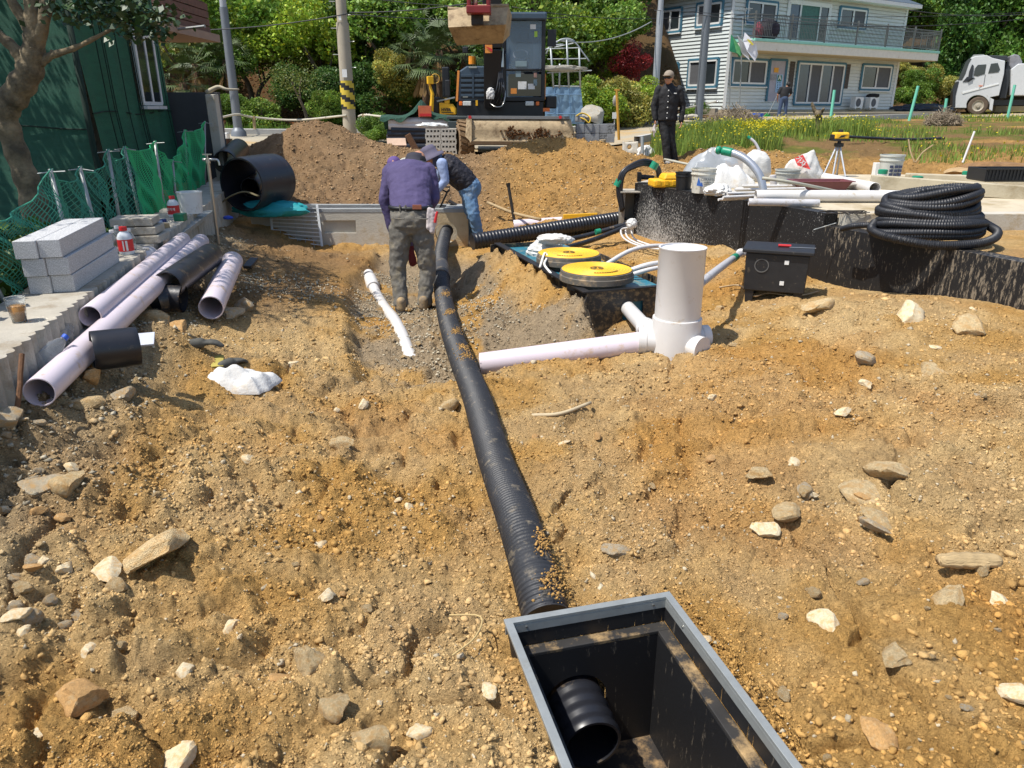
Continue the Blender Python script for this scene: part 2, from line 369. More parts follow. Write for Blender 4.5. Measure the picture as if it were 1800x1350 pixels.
nt.links.new(tcn.outputs['Object'],vo.inputs['Vector']);nt.links.new(vo.outputs['Distance'],b2.inputs['Height']);nt.links.new(bn.outputs[0],b2.inputs['Normal']);nt.links.new(b2.outputs[0],nt.nodes['Principled BSDF'].inputs['Normal'])
ground=mk('ground',np.stack([X,Y,Z],-1).reshape(-1,3),FQ,mg,smooth=True,org=(0,0,0));ground['kind']='structure'
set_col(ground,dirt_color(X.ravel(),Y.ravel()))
def ico(sub):
 import bmesh
 bm=bmesh.new();bmesh.ops.create_icosphere(bm,subdivisions=sub,radius=1);V=np.array([v.co[:]for v in bm.verts]);Fa=np.array([[v.index for v in f.verts]for f in bm.faces]);bm.free();return V,Fa
I0=(np.array([(1,0,0),(-1,0,0),(0,1,0),(0,-1,0),(0,0,1),(0,0,-1)],float),np.array([(0,2,4),(2,1,4),(1,3,4),(3,0,4),(2,0,5),(1,2,5),(3,1,5),(0,3,5)]));I1=ico(1);I2=ico(2);I3=ico(3)
def rock_mesh(name,seed,sub=3,ang=1.0):
 V,Fa=(I1,I2,I3)[sub-1];r=np.random.default_rng(seed);V=V.copy()
 for k in range(int(9*ang)+5):
  d=r.normal(size=3);d/=np.linalg.norm(d);h=r.uniform(.5,.82);s=V@d;V=V-np.clip(s-h,0,None)[:,None]*d
 V*=np.array([1,r.uniform(.6,.95),r.uniform(.42,.8)])
 V+=(fbm(V[:,0]*3+seed,V[:,1]*3+V[:,2]*2,seed,4)[:,None]-.5)*.35*V;V+=(fbm(V[:,0]*11+seed,V[:,1]*11+V[:,2]*9,seed,2)[:,None]-.5)*.09*V
 me=bpy.data.meshes.new(name);me.from_pydata(V.tolist(),[],Fa.tolist());me.update()
 me.polygons.foreach_set('use_smooth',np.ones(len(me.polygons),dtype=bool));
 try:me.set_sharp_from_angle(angle=math.radians(28))
 except Exception:pass
 return me
stone_mats=[M('stone_tan',lin('#d2b98c'),.95,var=.3,vs=9,bump=.9,bs=30,dirt=lin('#c9a168'),dirtamt=.5),M('stone_grey',lin('#bcae94'),.9,var=.25,vs=9,bump=.8,bs=40,dirt=lin('#c8a26c'),dirtamt=.5),M('stone_pale',lin('#cdbd9c'),.9,var=.2,vs=9,bump=.4,bs=40,dirt=lin('#c8a26c'),dirtamt=.45),M('stone_rust',lin('#b48c58'),.9,var=.3,vs=9,bump=.5,bs=40,dirt=lin('#b8a078'),dirtamt=.3)]
rock_me={}
def stone_at(x,y,size,mat,k,rot=None,sink=.3,flat=1.0,zoff=0.0):
 key=(k%9,mat);
 if key not in rock_me:
  me=rock_mesh('stone',300+k%9,3);me.materials.append(stone_mats[mat]);rock_me[key]=me
 o=bpy.data.objects.new('stone',rock_me[key]);scene.collection.objects.link(o);o.parent=ground
 z=G(x,y)+float(detail(np.array([x]),np.array([y]))[0])
 s=size/2;o.scale=(s,s,s*flat);o.location=(x,y,z+s*(.55*flat-sink)+zoff)
 o.rotation_euler=rot if rot else(random.uniform(-.4,.4),random.uniform(-.4,.4),random.uniform(0,6.3));return o
BIG=[(85,845,75,1,.8),(113,862,62,0,1),(140,715,70,0,.8),(205,690,48,1,.9),(160,665,40,3,.9),(140,1230,80,3,.9),(215,1240,66,0,.9),(290,975,150,0,.34),(403,1096,34,2,1),(655,1305,70,0,.9),(735,1285,45,2,.8),(300,1335,75,2,.9),(190,1015,55,2,.5),(208,1040,35,0,.9),(325,1185,42,2,.8),(155,1145,30,2,.8),(600,790,50,0,.5),(440,825,26,2,.8),(440,880,38,2,.7),(785,715,42,0,.9),(992,782,26,2,.8),(1083,970,45,1,.7),(1385,905,62,0,.6),(1335,840,60,0,.5),(1417,862,40,1,.8),(1393,812,34,2,.8),(1477,730,32,2,.8),(1560,825,80,0,.45),(1510,860,75,0,.3),(1540,930,50,1,.6),(1545,900,55,0,.5),(1520,640,45,1,.6),(1522,670,30,2,.8),(1600,552,62,2,.9),(1715,690,40,1,.9),(1700,575,55,0,.6),(1640,650,50,0,.8),(1440,548,60,0,.5),(1780,1215,45,2,.6),(1550,1275,60,3,.6),(1450,1090,60,2,.4),(1570,1160,55,0,.4),(1760,1045,40,2,.5),(1670,1060,70,0,.3),(1240,1120,30,2,.6),(550,1180,60,0,.8),(580,1240,60,0,.9),(490,1195,40,3,.8),(30,1100,40,2,.6),(430,540,40,1,.9),(488,482,34,3,.8),(515,640,26,2,.9),(270,560,55,0,.9),(310,590,50,3,.8),(400,548,50,1,.8),(1030,548,22,0,.9),(1078,560,24,0,.9),(860,1225,32,2,.6),(980,1100,24,3,.8),(1100,720,22,0,.8),(640,725,24,2,.9),(700,880,18,2,.8),(720,898,20,2,.6),(560,955,28,2,.8),(1650,600,24,2,.7),(1235,665,26,0,.7),(1290,600,24,0,.8),(1345,935,50,2,.3),(60,1300,46,2,.7),(1265,540,26,0,.8),(110,905,30,3,.7),(20,1000,34,1,.8),(0,740,70,1,.6),(870,452,18,3,.9),(905,470,16,0,.9)]
BIGP=[]
for k,(u,v,w,m,fl)in enumerate(BIG):
 p=PZ(u,v,.05)
 for _ in range(3):p=PZ(u,v,G(p.x,p.y)+.02)
 sz=w/F_PX*(p-Vector((0,0,CAMZ))).length*1.18;stone_at(p.x,p.y,sz,m,k*5+1,flat=fl*(1.25 if fl<=.6 else 1),sink=.4 if fl>.6 else.16);BIGP.append((p.x,p.y,sz))
rs2=random.Random(8)
for k in range(36):
 p=PZ(rs2.uniform(0,150),rs2.uniform(700,1080),.2);p=PZ(900+p.x/p.y*1310*1.0 if 0 else rs2.uniform(0,60+90*rs2.random()),rs2.uniform(700,1080),G(p.x,p.y));stone_at(p.x,p.y,rs2.uniform(.035,.085),rs2.choice([1,1,2,3,0]),rs2.randint(0,90),sink=.3)
def near_box(x,y):q=BX_INV(x,y);return abs(q[0])<BX_W/2+.06 and abs(q[1])<BX_L/2+.06
k=0;tries=0
while k<150 and tries<3000:
 tries+=1;yy=1.15+7.5*random.random()**2.0;xx=random.uniform(-1,1)*(.7*yy+.35)
 if near_box(xx,yy)or xx<wallx(yy)+.1 or(yy>4.6 and xx>1.6+(10-yy)*.42-.1):continue
 if abs(xx-PIPE_X(yy))<.17 if 'PIPE_X' in globals()else(abs(xx+.02-(1.9-yy)*.12)<.2):continue
 if float(fbm(np.array([xx*.8]),np.array([yy*.8]),300,2)[0])<.42:continue
 sz=.022+.06*random.random()**3;stone_at(xx,yy,sz,random.choice([0,0,0,0,1,2,2,3]),random.randint(0,99),sink=.25);k+=1
def scatter(name,pts,sizes,cols,base,sink,mat,seed,jit=.36):
 V,Fa=base;n=len(pts);r=np.random.default_rng(seed);k=len(V)
 a=r.uniform(0,6.28,(n,3));ca,sa=np.cos(a),np.sin(a)
 R=np.zeros((n,3,3));cz,sz_=ca[:,0],sa[:,0];cx,sx=ca[:,1],sa[:,1]
 R[:,0,0]=cz;R[:,0,1]=-sz_*cx;R[:,0,2]=sz_*sx;R[:,1,0]=sz_;R[:,1,1]=cz*cx;R[:,1,2]=-cz*sx;R[:,2,1]=sx;R[:,2,2]=cx
 loc=V[None]*(1+jit*r.normal(size=(n,k,1)).clip(-1.6,1.6))*r.uniform(.5,1.2,(n,1,3))
 W_=np.einsum('nij,nkj->nki',R,loc)*(sizes[:,None,None]/2);W_[:,:,2]*=.8
 W_+=pts[:,None,:];W_[:,:,2]+=(sizes*(.5-sink))[:,None]
 FF=(Fa[None]+(np.arange(n)*k)[:,None,None]).reshape(-1,3)
 o=mk(name,W_.reshape(-1,3),FF,mat,smooth=False,org=(0,0,0));set_col(o,np.repeat(cols,k,0));o['kind']='stuff';return o
def clod_points(n,seed,y0=1.1,y1=17,pw=1.0,thr=.45,scale=1.3):
 r=np.random.default_rng(seed);out=np.zeros((0,2))
 while len(out)<n:
  m=n*3;Yv=1/(1/y0-r.random(m)*(1/y0-1/y1));Xv=r.uniform(-1,1,m)*(.71*Yv+.4)
  q=BX_INV(Xv,Yv);ok=~((np.abs(q[0])<BX_W/2+.02)&(np.abs(q[1])<BX_L/2+.02))&(Xv>wallx(Yv)+.03)
  ok&=~((Yv>4.6)&(Yv<11.6)&(Xv>1.58+(10-Yv)*.42))
  ok&=~((Yv>9.9)&(Yv<10.9)&(Xv<-.6))
  dens=sstep(thr-.12,thr+.15,fbm(Xv*scale,Yv*scale,seed,3))+.4*(Yv>10.5)
  ok&=r.random(m)<dens;out=np.concatenate([out,np.stack([Xv,Yv],-1)[ok]])
 out=out[:n];z=H(out[:,0],out[:,1])+detail(out[:,0],out[:,1]);return np.column_stack([out,z])
mclod=M('clods',attr='Col',rough=.95,var=.15,vs=50,bump=.4,bs=150,spec=.15)
def clod_layer(name,n,seed,smin,smax,p,base,thr,y0=1.1,jitter=.13,sink=.5,pale=0.045,label='loose lumps of dry ochre earth and small gravel'):
 pts=clod_points(n,seed,y0=y0,thr=thr);r=np.random.default_rng(seed+1)
 sz=(smin+(smax-smin)*r.random(n)**p)*(.62+.16*np.clip(pts[:,1],0,8))
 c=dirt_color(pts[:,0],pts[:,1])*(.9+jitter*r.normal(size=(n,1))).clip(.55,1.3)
 gr=(r.random(n)<pale)[:,None];c=np.where(gr,np.array(lin('#b9ab90'))*r.uniform(.75,1.15,(n,1)),c)
 o=scatter(name,pts,sz,c.clip(.02,.8),base,sink,mclod,seed);setp(o,label,'clods');return o
clod_layer('earth_clods',4800,501,.010,.038,3.0,I1,.54,label='larger lumps of dry ochre earth lying over the dug ground')
clod_layer('small_clods',60000,520,.005,.018,2.2,I0,.42,label='small crumbs of dry ochre earth and grit over the ground')
clod_layer('soil_crumbs',26000,541,.008,.026,2.6,I0,.36,label='fine crumbs of ochre earth covering the middle ground',y0=2.4,pale=.07)
r_=np.random.default_rng(61);yv=r_.uniform(10.9,16.5,27000);xv=r_.uniform(-.5,.42,27000)*yv;ok=~((yv<12.2)&(xv>1.58))&~((xv<-4.2))
pp_=np.column_stack([xv[ok],yv[ok]])[:19000];pp_=np.column_stack([pp_,H(pp_[:,0],pp_[:,1])+detail(pp_[:,0],pp_[:,1])]);cc_=dirt_color(pp_[:,0],pp_[:,1])*r_.uniform(.85,1.9,(len(pp_),1));wh=r_.random(len(pp_))<.1;cc_[wh]=np.array(lin('#b5a283'))*.8
setp(scatter('pile_clods',pp_,(.012+.045*r_.random(len(pp_))**2.6),cc_.clip(.01,.7),I0,.35,mclod,62,.3),'brown lumps and chips of stone over the heaped earth','clods')
r_=np.random.default_rng(9);m_=60000;Yv=r_.uniform(2.4,10,m_);Xv=r_.uniform(-3.9,.9,m_)
dens=.6*sstep(.6,.15,Xv-wallx(Yv))*sstep(9.5,8,Yv)+1.0*trench(Xv,Yv)*sstep(.36,.56,fbm(Xv*1.7,Yv*1.7,8,2))+.8*sstep(.55,.2,np.hypot((Xv+2.15)/1.2,(Yv-7.0)/1.6))
ok=(r_.random(m_)<dens*.55)&(Xv>wallx(Yv)+.02);gp=np.column_stack([Xv[ok],Yv[ok]])[:14000];gp=np.column_stack([gp,H(gp[:,0],gp[:,1])+detail(gp[:,0],gp[:,1])])
gc=np.array(lin('#aea48e'))*r_.uniform(.6,1.35,(len(gp),1));o=scatter('gravel',gp,(.009+.026*r_.random(len(gp))**2),gc.clip(0,.8),I0,.2,mclod,77,.2)
setp(o,'grey crushed gravel by the kerb wall and in the trench','gravel')
m_conc=M('concrete',lin('#a9a294'),.9,var=.16,vs=5,bump=.35,bs=90,dirt=lin('#8a7c66'),dirtamt=.3)
m_conc_l=M('concrete_light',lin('#b8b2a4'),.85,var=.12,vs=3,bump=.25,bs=60,dirt=lin('#a08a64'),dirtamt=.3)
m_granite=M('granite',lin('#b4b4b4'),.75,var=.55,vs=170,bump=.15,bs=200)
m_pink=M('pvc_pink',lin('#d0c4ca'),.32,var=.04,vs=3,dirt=lin('#b99c74'),dirtamt=.18,ds=7)
m_white=M('pvc_white',lin('#d0cdc9'),.35,var=.05,vs=3,dirt=lin('#b3a184'),dirtamt=.15,ds=8)
m_grey_pvc=M('pvc_grey',lin('#b9b7b8'),.35,var=.05,vs=3,dirt=lin('#8f8672'),dirtamt=.22,ds=9)
m_hdpe=M('hdpe_black',lin('#232428'),.38,var=.2,vs=6,dirt=lin('#8b7354'),dirtamt=.2,ds=14,bump=.06,bs=60)
m_hdpe_c=M('hdpe_clean',lin('#202126'),.36,var=.15,vs=6,dirt=lin('#6b5c48'),dirtamt=.08,ds=14)
m_galv=M('galvanised_steel',lin('#9c9f9c'),.48,.45,var=.14,vs=14,dirt=lin('#8b8474'),dirtamt=.12)
m_steel=M('stainless_steel',lin('#b5b3ad'),.28,.9,var=.1)
m_iron=M('dark_iron',lin('#3a3530'),.6,.5,var=.2,vs=20)
m_rust=M('rusty_iron',lin('#6b4c34'),.85,.2,var=.3,vs=40,bump=.2)
m_wood=M('weathered_wood',lin('#a08a66'),.85,var=.3,vs=10,stretch=(1,1,1),bump=.3,bs=50)
m_blackpl=M('black_plastic',lin('#1c1d20'),.45,var=.15,vs=9)
m_greenpl=M('green_tape',lin('#12805f'),.45,var=.1)
m_yellow=M('yellow_plastic',lin('#eab221'),.5,var=.12,vs=8,dirt=lin('#a98a4c'),dirtamt=.2,ds=9)
m_red=M('red_plastic',lin('#c0282a'),.45,var=.06)
m_whitepl=M('white_plastic',lin('#dcdcd8'),.45,var=.05,dirt=lin('#a89c84'),dirtamt=.2,ds=9)
m_clear=M('clear_plastic',(.93,.96,.97),.06,var=0,trans=.92)
m_sack=M('white_sack_cloth',lin('#cbc9c4'),.7,var=.06,vs=9,bump=.25,bs=60,dirt=lin('#b9a27c'),dirtamt=.15)
KT=.6
def wall_poly():
 pts=[];y=1.0;k=0
 while y<13:
  ph=(y/.088)%1.0;d=.026*abs(math.sin(math.pi*ph))+.006*math.sin(y*31);pts.append((wallx(y)+d-.012,y));y+=.011
 return pts+[(wallx(13)-.4,13),(wallx(1)-.4,1)]
mb=MB();wp=wall_poly();mb.prism([(x,y,.05)for x,y in wp],(0,0,KT-.05))
one('kerb_wall',mb,m_conc,'low grey concrete retaining wall with a ribbed side, left of the dug ground','wall',org=(wallx(5),5,.05))
wd=Vector((-.225,1,0)).normalized();wn_=Vector((wd.y,-wd.x,0))
def onwall(y,off):p=Vector((wallx(y),y,KT));return p-wn_*off
c0=PZ(132,515,KT);Rw=Matrix.Rotation(math.atan2(-wd.x,wd.y),3,'Z')
lab={(0,0):'bottom left granite block of the six-block stack on the kerb wall',(0,1):'bottom right granite block of the stack, nearest the dug ground',(1,0):'middle left granite block of the stack on the kerb wall',(1,1):'middle right granite block of the stack on the kerb wall',(2,0):'top left granite block of the stack, overhanging towards the net',(2,1):'top right granite block of the stack on the kerb wall'}
bx=None
for r in range(3):
 for c in range(2):
  cen=c0-wn_*(.057+(1-c)*.117+r*.01+.014*(r==2))+wd*(.475-.012*r+.02*c)+Vector((0,0,.051+r*.103))
  mb=MB().box((0,0,0),(.115,.93,.1));
  if bx is None:bx=one('granite_block',mb,m_granite,lab[(r,c)],'granite block','granite blocks stacked on the kerb wall',bevel=.003,org=(0,0,0));o=bx
  else:o=bx.copy();scene.collection.objects.link(o);o['label']=lab[(r,c)]
  o.location=cen;o.rotation_euler[2]=math.atan2(-wd.x,wd.y)+.012*(r-1)
p=PZ(35,566,KT);t=thing('plastic_cup','clear plastic cup half full of amber drink on the kerb wall','cup',p)
MB().lathe(p,(0,0,1),[(.001,.002),(.032,.002),(.046,.122),(.0475,.125),(.046,.124),(.0445,.121),(.0305,.006),(.001,.006)],28).build('cup',m_clear,t,True)
MB().lathe(p,(0,0,1),[(.001,.008),(.030,.008),(.0405,.085),(.001,.0855)],28).build('drink',M('beer',lin('#c98a2a'),.1,var=0,trans=.55),t,True)
def bottle(name,lab_,p,r,h,cap,labmat,bodymat,rot=None):
 t=thing(name,lab_,'bottle',p)
 MB().lathe(p,(0,0,1),[(.001,0),(r*.92,0),(r,.01),(r,h*.62),(r*.8,h*.74),(r*.42,h*.84),(r*.42,h*.88)],20).build('bottle_body',bodymat,t,True)
 MB().lathe(p,(0,0,1),[(.001,h),(r*.5,h),(r*.52,h*.86),(r*.3,h*.86)],18).build('cap',cap,t,auto=40)
 if labmat:
  MB().lathe(p,(0,0,1),[(r*1.02,h*.14),(r*1.02,h*.56)],20).build('label_band',labmat,t,True)
 return t
b1=bottle('jug','white jug with red cap and red and white label, in front of the paving slabs',PZ(224,447,KT),.052,.2,m_red,m_red,M('milky_plastic',lin('#c9ced2'),.3,var=.03))
pj=PZ(224,447,KT);MB().quad(pj+Vector((.004,-.0545,.035)),pj+Vector((.036,-.042,.035)),pj+Vector((.036,-.042,.105)),pj+Vector((.004,-.0545,.105))).build('paper_label',m_whitepl,b1)
b2=bottle('jug','white jug with red cap and red lettered label, in front of the white bucket',PZ(307,381,KT),.055,.2,m_red,m_red,M('milky_plastic'))
p=PZ(307,381,KT);text('접착제',.03,m_whitepl,b2,p+Vector((.0,-.0585,.075)),(1,0,0),(0,0,1),.001,'lettering')
for u,v,h in[(203,446,.16),(212,440,.17),(232,440,.15)]:
 p=PZ(u,v,KT);t=thing('water_bottle',{203:'clear plastic water bottle left of the white jug',212:'clear plastic water bottle behind the white jug',232:'clear plastic water bottle right of the white jug'}[u],'bottle',p,'clear water bottles on the kerb wall')
 MB().lathe(p,(0,0,1),[(.001,0),(.03,0),(.034,.01),(.034,h*.3),(.031,h*.34),(.034,h*.38),(.034,h*.7),(.014,h*.93),(.014,h)],18).build('bottle_body',m_clear,t,True)
 MB().cyl(p+Vector((0,0,h*.95)),p+Vector((0,0,h+.012)),.016).build('cap',m_whitepl,t)
p=PZ(322,377,KT);t=thing('bucket','plain white tub on the kerb wall behind the green tin','bucket',p+Vector((.04,.12,0)))
q=p+Vector((.04,.12,0));MB().lathe(q,(0,0,1),[(.001,0),(.105,0),(.12,.2),(.124,.2),(.124,.212),(.115,.212),(.1,.01),(.001,.01)],28).build('tub',m_whitepl,t,auto=40)
p=PZ(318,388,KT);one('tin',MB().box((p.x,p.y,p.z+.035),(.1,.09,.07)),M('green_tin',lin('#1d6b4b'),.4,var=.1),'small square green tin in front of the white tub','tin',bevel=.008)
for k in range(3):
 p=PZ(236,430,KT);c=Vector((p.x-.02*k,p.y+.16,KT+.032+k*.066));a=.12+.05*k
 one('paving_slab',MB().box(c,(.33-.01*k,.26,.058),Matrix.Rotation(a,3,'Z')),m_conc,['lowest grey paving slab of the small stack behind the red-capped jug','middle grey paving slab of the small stack behind the jug','top paving slab of the small stack behind the jug'][k],'paving slab','paving slabs stacked on the kerb wall',bevel=.006)
p=PZ(277,404,KT);one('wood_offcut',MB().box((p.x,p.y+.05,KT+.02),(.045,.2,.04),Matrix.Rotation(-.3,3,'Z')),m_wood,'short pale wooden offcut lying on the kerb wall','wood',bevel=.003)
p=PZ(262,400,KT);one('trowel',MB().box((p.x,p.y+.06,KT+.02),(.1,.14,.025),Matrix.Rotation(.4,3,'Z')).cyl((p.x,p.y,KT+.03),(p.x+.02,p.y-.1,KT+.03),.014,mi=1),[m_rust,m_red],'small rusty trowel with a red handle beside the wood offcut','trowel',bevel=.002)
p=PZ(270,394,KT);one('paper_packet',MB().box((p.x,p.y+.03,KT+.015),(.12,.06,.028),Matrix.Rotation(-.2,3,'Z')),M('pale_blue_paper',lin('#9aaac4'),.6),'small pale blue packet on the kerb wall by the net','packet',bevel=.003)
p=PZ(287,390,KT);one('cap_lid',MB().cyl((p.x,p.y,KT),(p.x,p.y,KT+.025),.03),M('navy_plastic',lin('#22306a'),.4),'small dark blue bottle cap lying on the kerb wall','cap')
def pipe_thing(a,b,r,wall,mat,lab_,name='drain_pipe',seg=36,grp=None,marks=False):
 a=Vector(a);b=Vector(b);d=(b-a).normalized()
 mb=MB();L=(b-a).length;ri=r-wall
 prof=[(r-.001,0),(r,.002)]+[(r,L*k/8)for k in range(1,8)]+[(r,L-.002),(r-.001,L),(ri,L)]+[(ri,L*k/8)for k in range(7,0,-1)]+[(ri,.0)]
 mb.lathe(a,d,prof,seg,True)
 o=mb.build(name,mat,None,auto=45,org=(a+b)/2);return setp(o,lab_,'pipe',grp)
GR='drain pipes lying by the kerb wall'
pipe_thing(PZ(69,690,.43),PZ(354,424,.47),.067,.006,m_pink,'longest pale pink drain pipe, its open end nearest the camera by the kerb wall',grp=GR)
pipe_thing(PZ(158,556,.52),PZ(322,421,.54),.06,.006,m_pink,'pale pink drain pipe with a cut open end, leaning on the kerb wall',grp=GR)
pipe_thing(PZ(232,470,.5),PZ(263,449,.53),.078,.006,m_grey_pvc,'short grey pipe offcut between the kerb wall and the pink pipes',grp=GR)
pipe_thing(PZ(293,503,.44),PZ(370,449,.44),.1,.008,m_hdpe,'long scuffed black pipe beside the pink pipes',grp=GR)
pipe_thing(PZ(371,541,.24),PZ(409,459,.33),.088,.008,m_pink,'short pale pink drain pipe lying alone on the gravel, mouth towards the camera',grp=GR)
pipe_thing(PZ(162,617,.46),PZ(243,608,.45),.1,.007,m_hdpe_c,'short wide black pipe coupling lying across the longest pink pipe','pipe_coupling',grp=GR)
a=PZ(271,530,.34);path=bez([a,a+Vector((.07,.07,.01)),a+Vector((.17,.08,.0))],6)
mb=MB().sweep(path,.098,28,False);mb.sweep(path,.088,28,False)
nn=len(path);mb.F+=[(k,(k+1)%28,nn*28+(k+1)%28,nn*28+k)for k in range(28)];mb.m+=[0]*28
one('pipe_elbow',mb,m_hdpe,'black pipe elbow with its mouth facing the camera, below the long black pipe','pipe elbow',GR,auto=50)
mb=MB();a=PZ(148,585,.42);b=PZ(215,520,.45);d=(b-a);x,y=frame(d);vs=[];
for rr in(.085,.079):
 for q in(a,b):
  for k in range(13):th=math.pi*(k/12)+math.pi;vs.append(q+(x*math.cos(th)+Vector((0,0,1))*math.sin(th))*rr)
fs=[(k,k+1,14+k,13+k)for k in range(12)]+[(26+k+1,26+k,39+k,40+k)for k in range(12)]+[(0,13,39,26),(12,38,51,25)]+[(k+1,k,26+k,27+k)for k in range(12)]
mb.add(vs,fs);one('half_pipe',mb,m_pink,'pale pink half pipe offcut under the cut pipe','pipe',GR,auto=40)
for(a,b,l_)in[(PZ(298,424,.5),PZ(367,373,.55),'long grey steel channel lying beside the kerb wall near the tap'),(PZ(80,652,.40),PZ(160,578,.43),'grey steel channel under the longest pink pipe')]:
 one('steel_channel',MB().beam(a,b,.09,.035),m_galv,l_,'channel','steel channels by the kerb wall',bevel=.003)
a=PZ(252,597,.43);one('data_sheet',MB().box(a,(.11,.13,.012),Matrix.Rotation(.35,3,'Z')@Matrix.Rotation(.25,3,'X')),M('paper',lin('#b9bcc4'),.6,var=.06),'small grey printed packet sticking out behind the black coupling','packet',bevel=.002)
for(u,v,z,l_,ax)in[(112,596,.48,'clear plastic bottle lying by the steel channel, base towards the camera',(-.35,.8,.1)),(60,650,.44,'crushed clear plastic bottle lying between stick and longest pipe',(.3,.7,.45))]:
 p=PZ(u,v,z);t=thing('water_bottle',l_,'bottle',p);r=.042
 MB().lathe(p,ax,[(.012,.012),(.03,.0),(r,.012),(r,.06),(r*.93,.07),(r,.08),(r,.14),(r*.5,.19),(.013,.2),(.013,.22)],20).build('bottle_body',m_clear,t,True)
 d=Vector(ax).normalized();MB().cyl(p+d*.205,p+d*.225,.016).build('cap',M('blue_plastic',lin('#2a56b8'),.4),t)
p=PZ(44,672,.42);one('drink_can',MB().cyl(p,p+Vector((.05,.04,.0)),.02,seg=18),M('blue_can',lin('#3a66c0'),.3,.5),'small blue and silver can beside the end of the longest pipe','can',bevel=.004)
a=PZ(40,622,.62);b=PZ(24,765,.33);pts=[a.lerp(b,k/8)+Vector((random.uniform(-.004,.004),0,0))for k in range(9)]
one('rusty_rod',MB().sweep(pts,.011,8),m_rust,'rusty iron rod standing in the gravel at the left edge','rod')
g0=PZ(383,425,.3);top=P(366,287,g0.y-.02);t=thing('standpipe_tap','slim stainless standpipe with a tap head, left of the big black pipe','tap',g0)
MB().sweep([g0+Vector((0,0,-.1)),top],.017,14).build('pipe',m_steel,t,auto=40)
q=top;mb=MB().cyl(q,q+Vector((0,0,.05)),.024);mb.cyl(q+Vector((-.05,0,.035)),q+Vector((.07,0,.035)),.014);mb.sweep(bez([q+Vector((.06,0,.035)),q+Vector((.1,0,.03)),q+Vector((.11,0,-.02))],4),.011);mb.build('tap_body',m_steel,t,auto=40)
mb=MB().beam(q+Vector((-.045,0,.085)),q+Vector((.045,0,.085)),.012,.012);mb.cyl(q+Vector((0,0,.05)),q+Vector((0,0,.08)),.007);mb.build('tap_handle',m_steel,t)
m_net=M('green_net_backlit',lin('#22a86a'),.6,var=.15,vs=3);m_netd=M('dark_net',lin('#2c8068'),.6,var=.15,vs=3)  # far net: green brightened to stand for sunlight shining through the mesh
def kl(u):
 y=6.0
 for _ in range(20):y=(1.93)/(-((u-900)/1310)/1.02-.225)
 return y
posts=[(17,524,-28,430,4.1),(88,297,116,461,5.25),(140,292,166,393,5.9),(189,262,213,393,6.5),(218,257,253,391,7.2),(272,248,297,372,8.2),(303,280,312,355,8.8),(324,228,337,340,9.6),(360,213,372,320,10.8)]
net_top=[];
for i,(u1,v1,u2,v2,y)in enumerate(posts):
 base=onwall(y,.38);tp=P(u1,v1,y-.05)if i else base+Vector((-.1,0,.72));tp.y=y-.05
 if i==0:base=PZ(17,524,KT);tp=base+Vector((-.16,0,.4))
 t=thing('net_post',['net post nearest the camera, beside the cup','first tall net post, behind the granite blocks','second tall net post, left of the paving slabs','net post behind the paving slabs with a bent tie wire','net post where the dark net turns bright green','net post in the middle of the bright green net','short thin net post before the tap','net post against the grey board wall','farthest net post beside the concrete post'][i],'post',base,'posts of the green net')
 MB().sweep([base+Vector((0,0,-.15)),tp],.014,8).build('post',m_galv,t,True)
 MB().sweep([tp+Vector((-.09,0,-.03)),tp+Vector((0,.0,-.02)),tp+Vector((.1,.0,-.035+.02*(i%2)))],.005,6).build('tie_wire',m_galv,t)
 net_top.append((base,tp))
def net(a0,a1,nseg,mat,name,lab_,mesh=.036,sag=.3,strand=.0022,bulge=.1,seed=0):
 mb=MB();rr=random.Random(seed)
 for i in range(a0,a1):
  (b0,t0),(b1,t1)=net_top[i],net_top[i+1]
  L=(b1-b0).length;nx=max(6,int(L*1.1/mesh));nz=int(.95/mesh)
  def pt(s,h):
   b=b0.lerp(b1,s);tq=t0.lerp(t1,s);sg=sag*4*s*(1-s)*(.55+.15*rr.random()*0)
   q=b.lerp(tq,1);q=Vector((q.x,q.y,q.z-sg));r=b.lerp(q,h)
   r.x+=bulge*math.sin(math.pi*h)*math.sin(s*9+i*2)*.5+.02*math.sin(h*13+s*20);r.y+=.03*math.sin(h*9+s*15)
   return r
  grid=[[pt((j+(.5 if k%2 else 0))/nx,k/nz)for j in range(nx+1)]for k in range(nz+1)]
  nrm=Vector((0.9,-.4,0)).normalized()
  def strip(a,b):
   d=(b-a)
   if d.length<1e-5:return
   w=d.normalized().cross(nrm)*strand;mb.add([a-w,b-w,b+w,a+w],[(0,1,2,3)])
  for k in range(nz):
   for j in range(nx):
    a=grid[k][j]
    if k%2==0:strip(a,grid[k+1][j]);strip(grid[k][min(j+1,nx)],grid[k+1][j])
    else:strip(a,grid[k+1][j]);strip(a,grid[k+1][min(j+1,nx)])
  top_line=[pt(s/12,1.0)for s in range(13)];mb.sweep(top_line,.005,5)
 return one(name,mb,mat,lab_,'net',org=net_top[a0][0])
net(0,4,1,m_netd,'safety_net','sagging dark green net along the kerb wall behind the granite blocks',seed=1,mesh=.045,sag=.2,strand=.003)
net(4,8,1,m_net,'safety_net','bright green net hung along the far part of the kerb wall',seed=2,mesh=.03,sag=.13,strand=.0038,bulge=.1)
m_leafd=M('leaf_green',attr='Col',rough=.5,var=.1,vs=5)
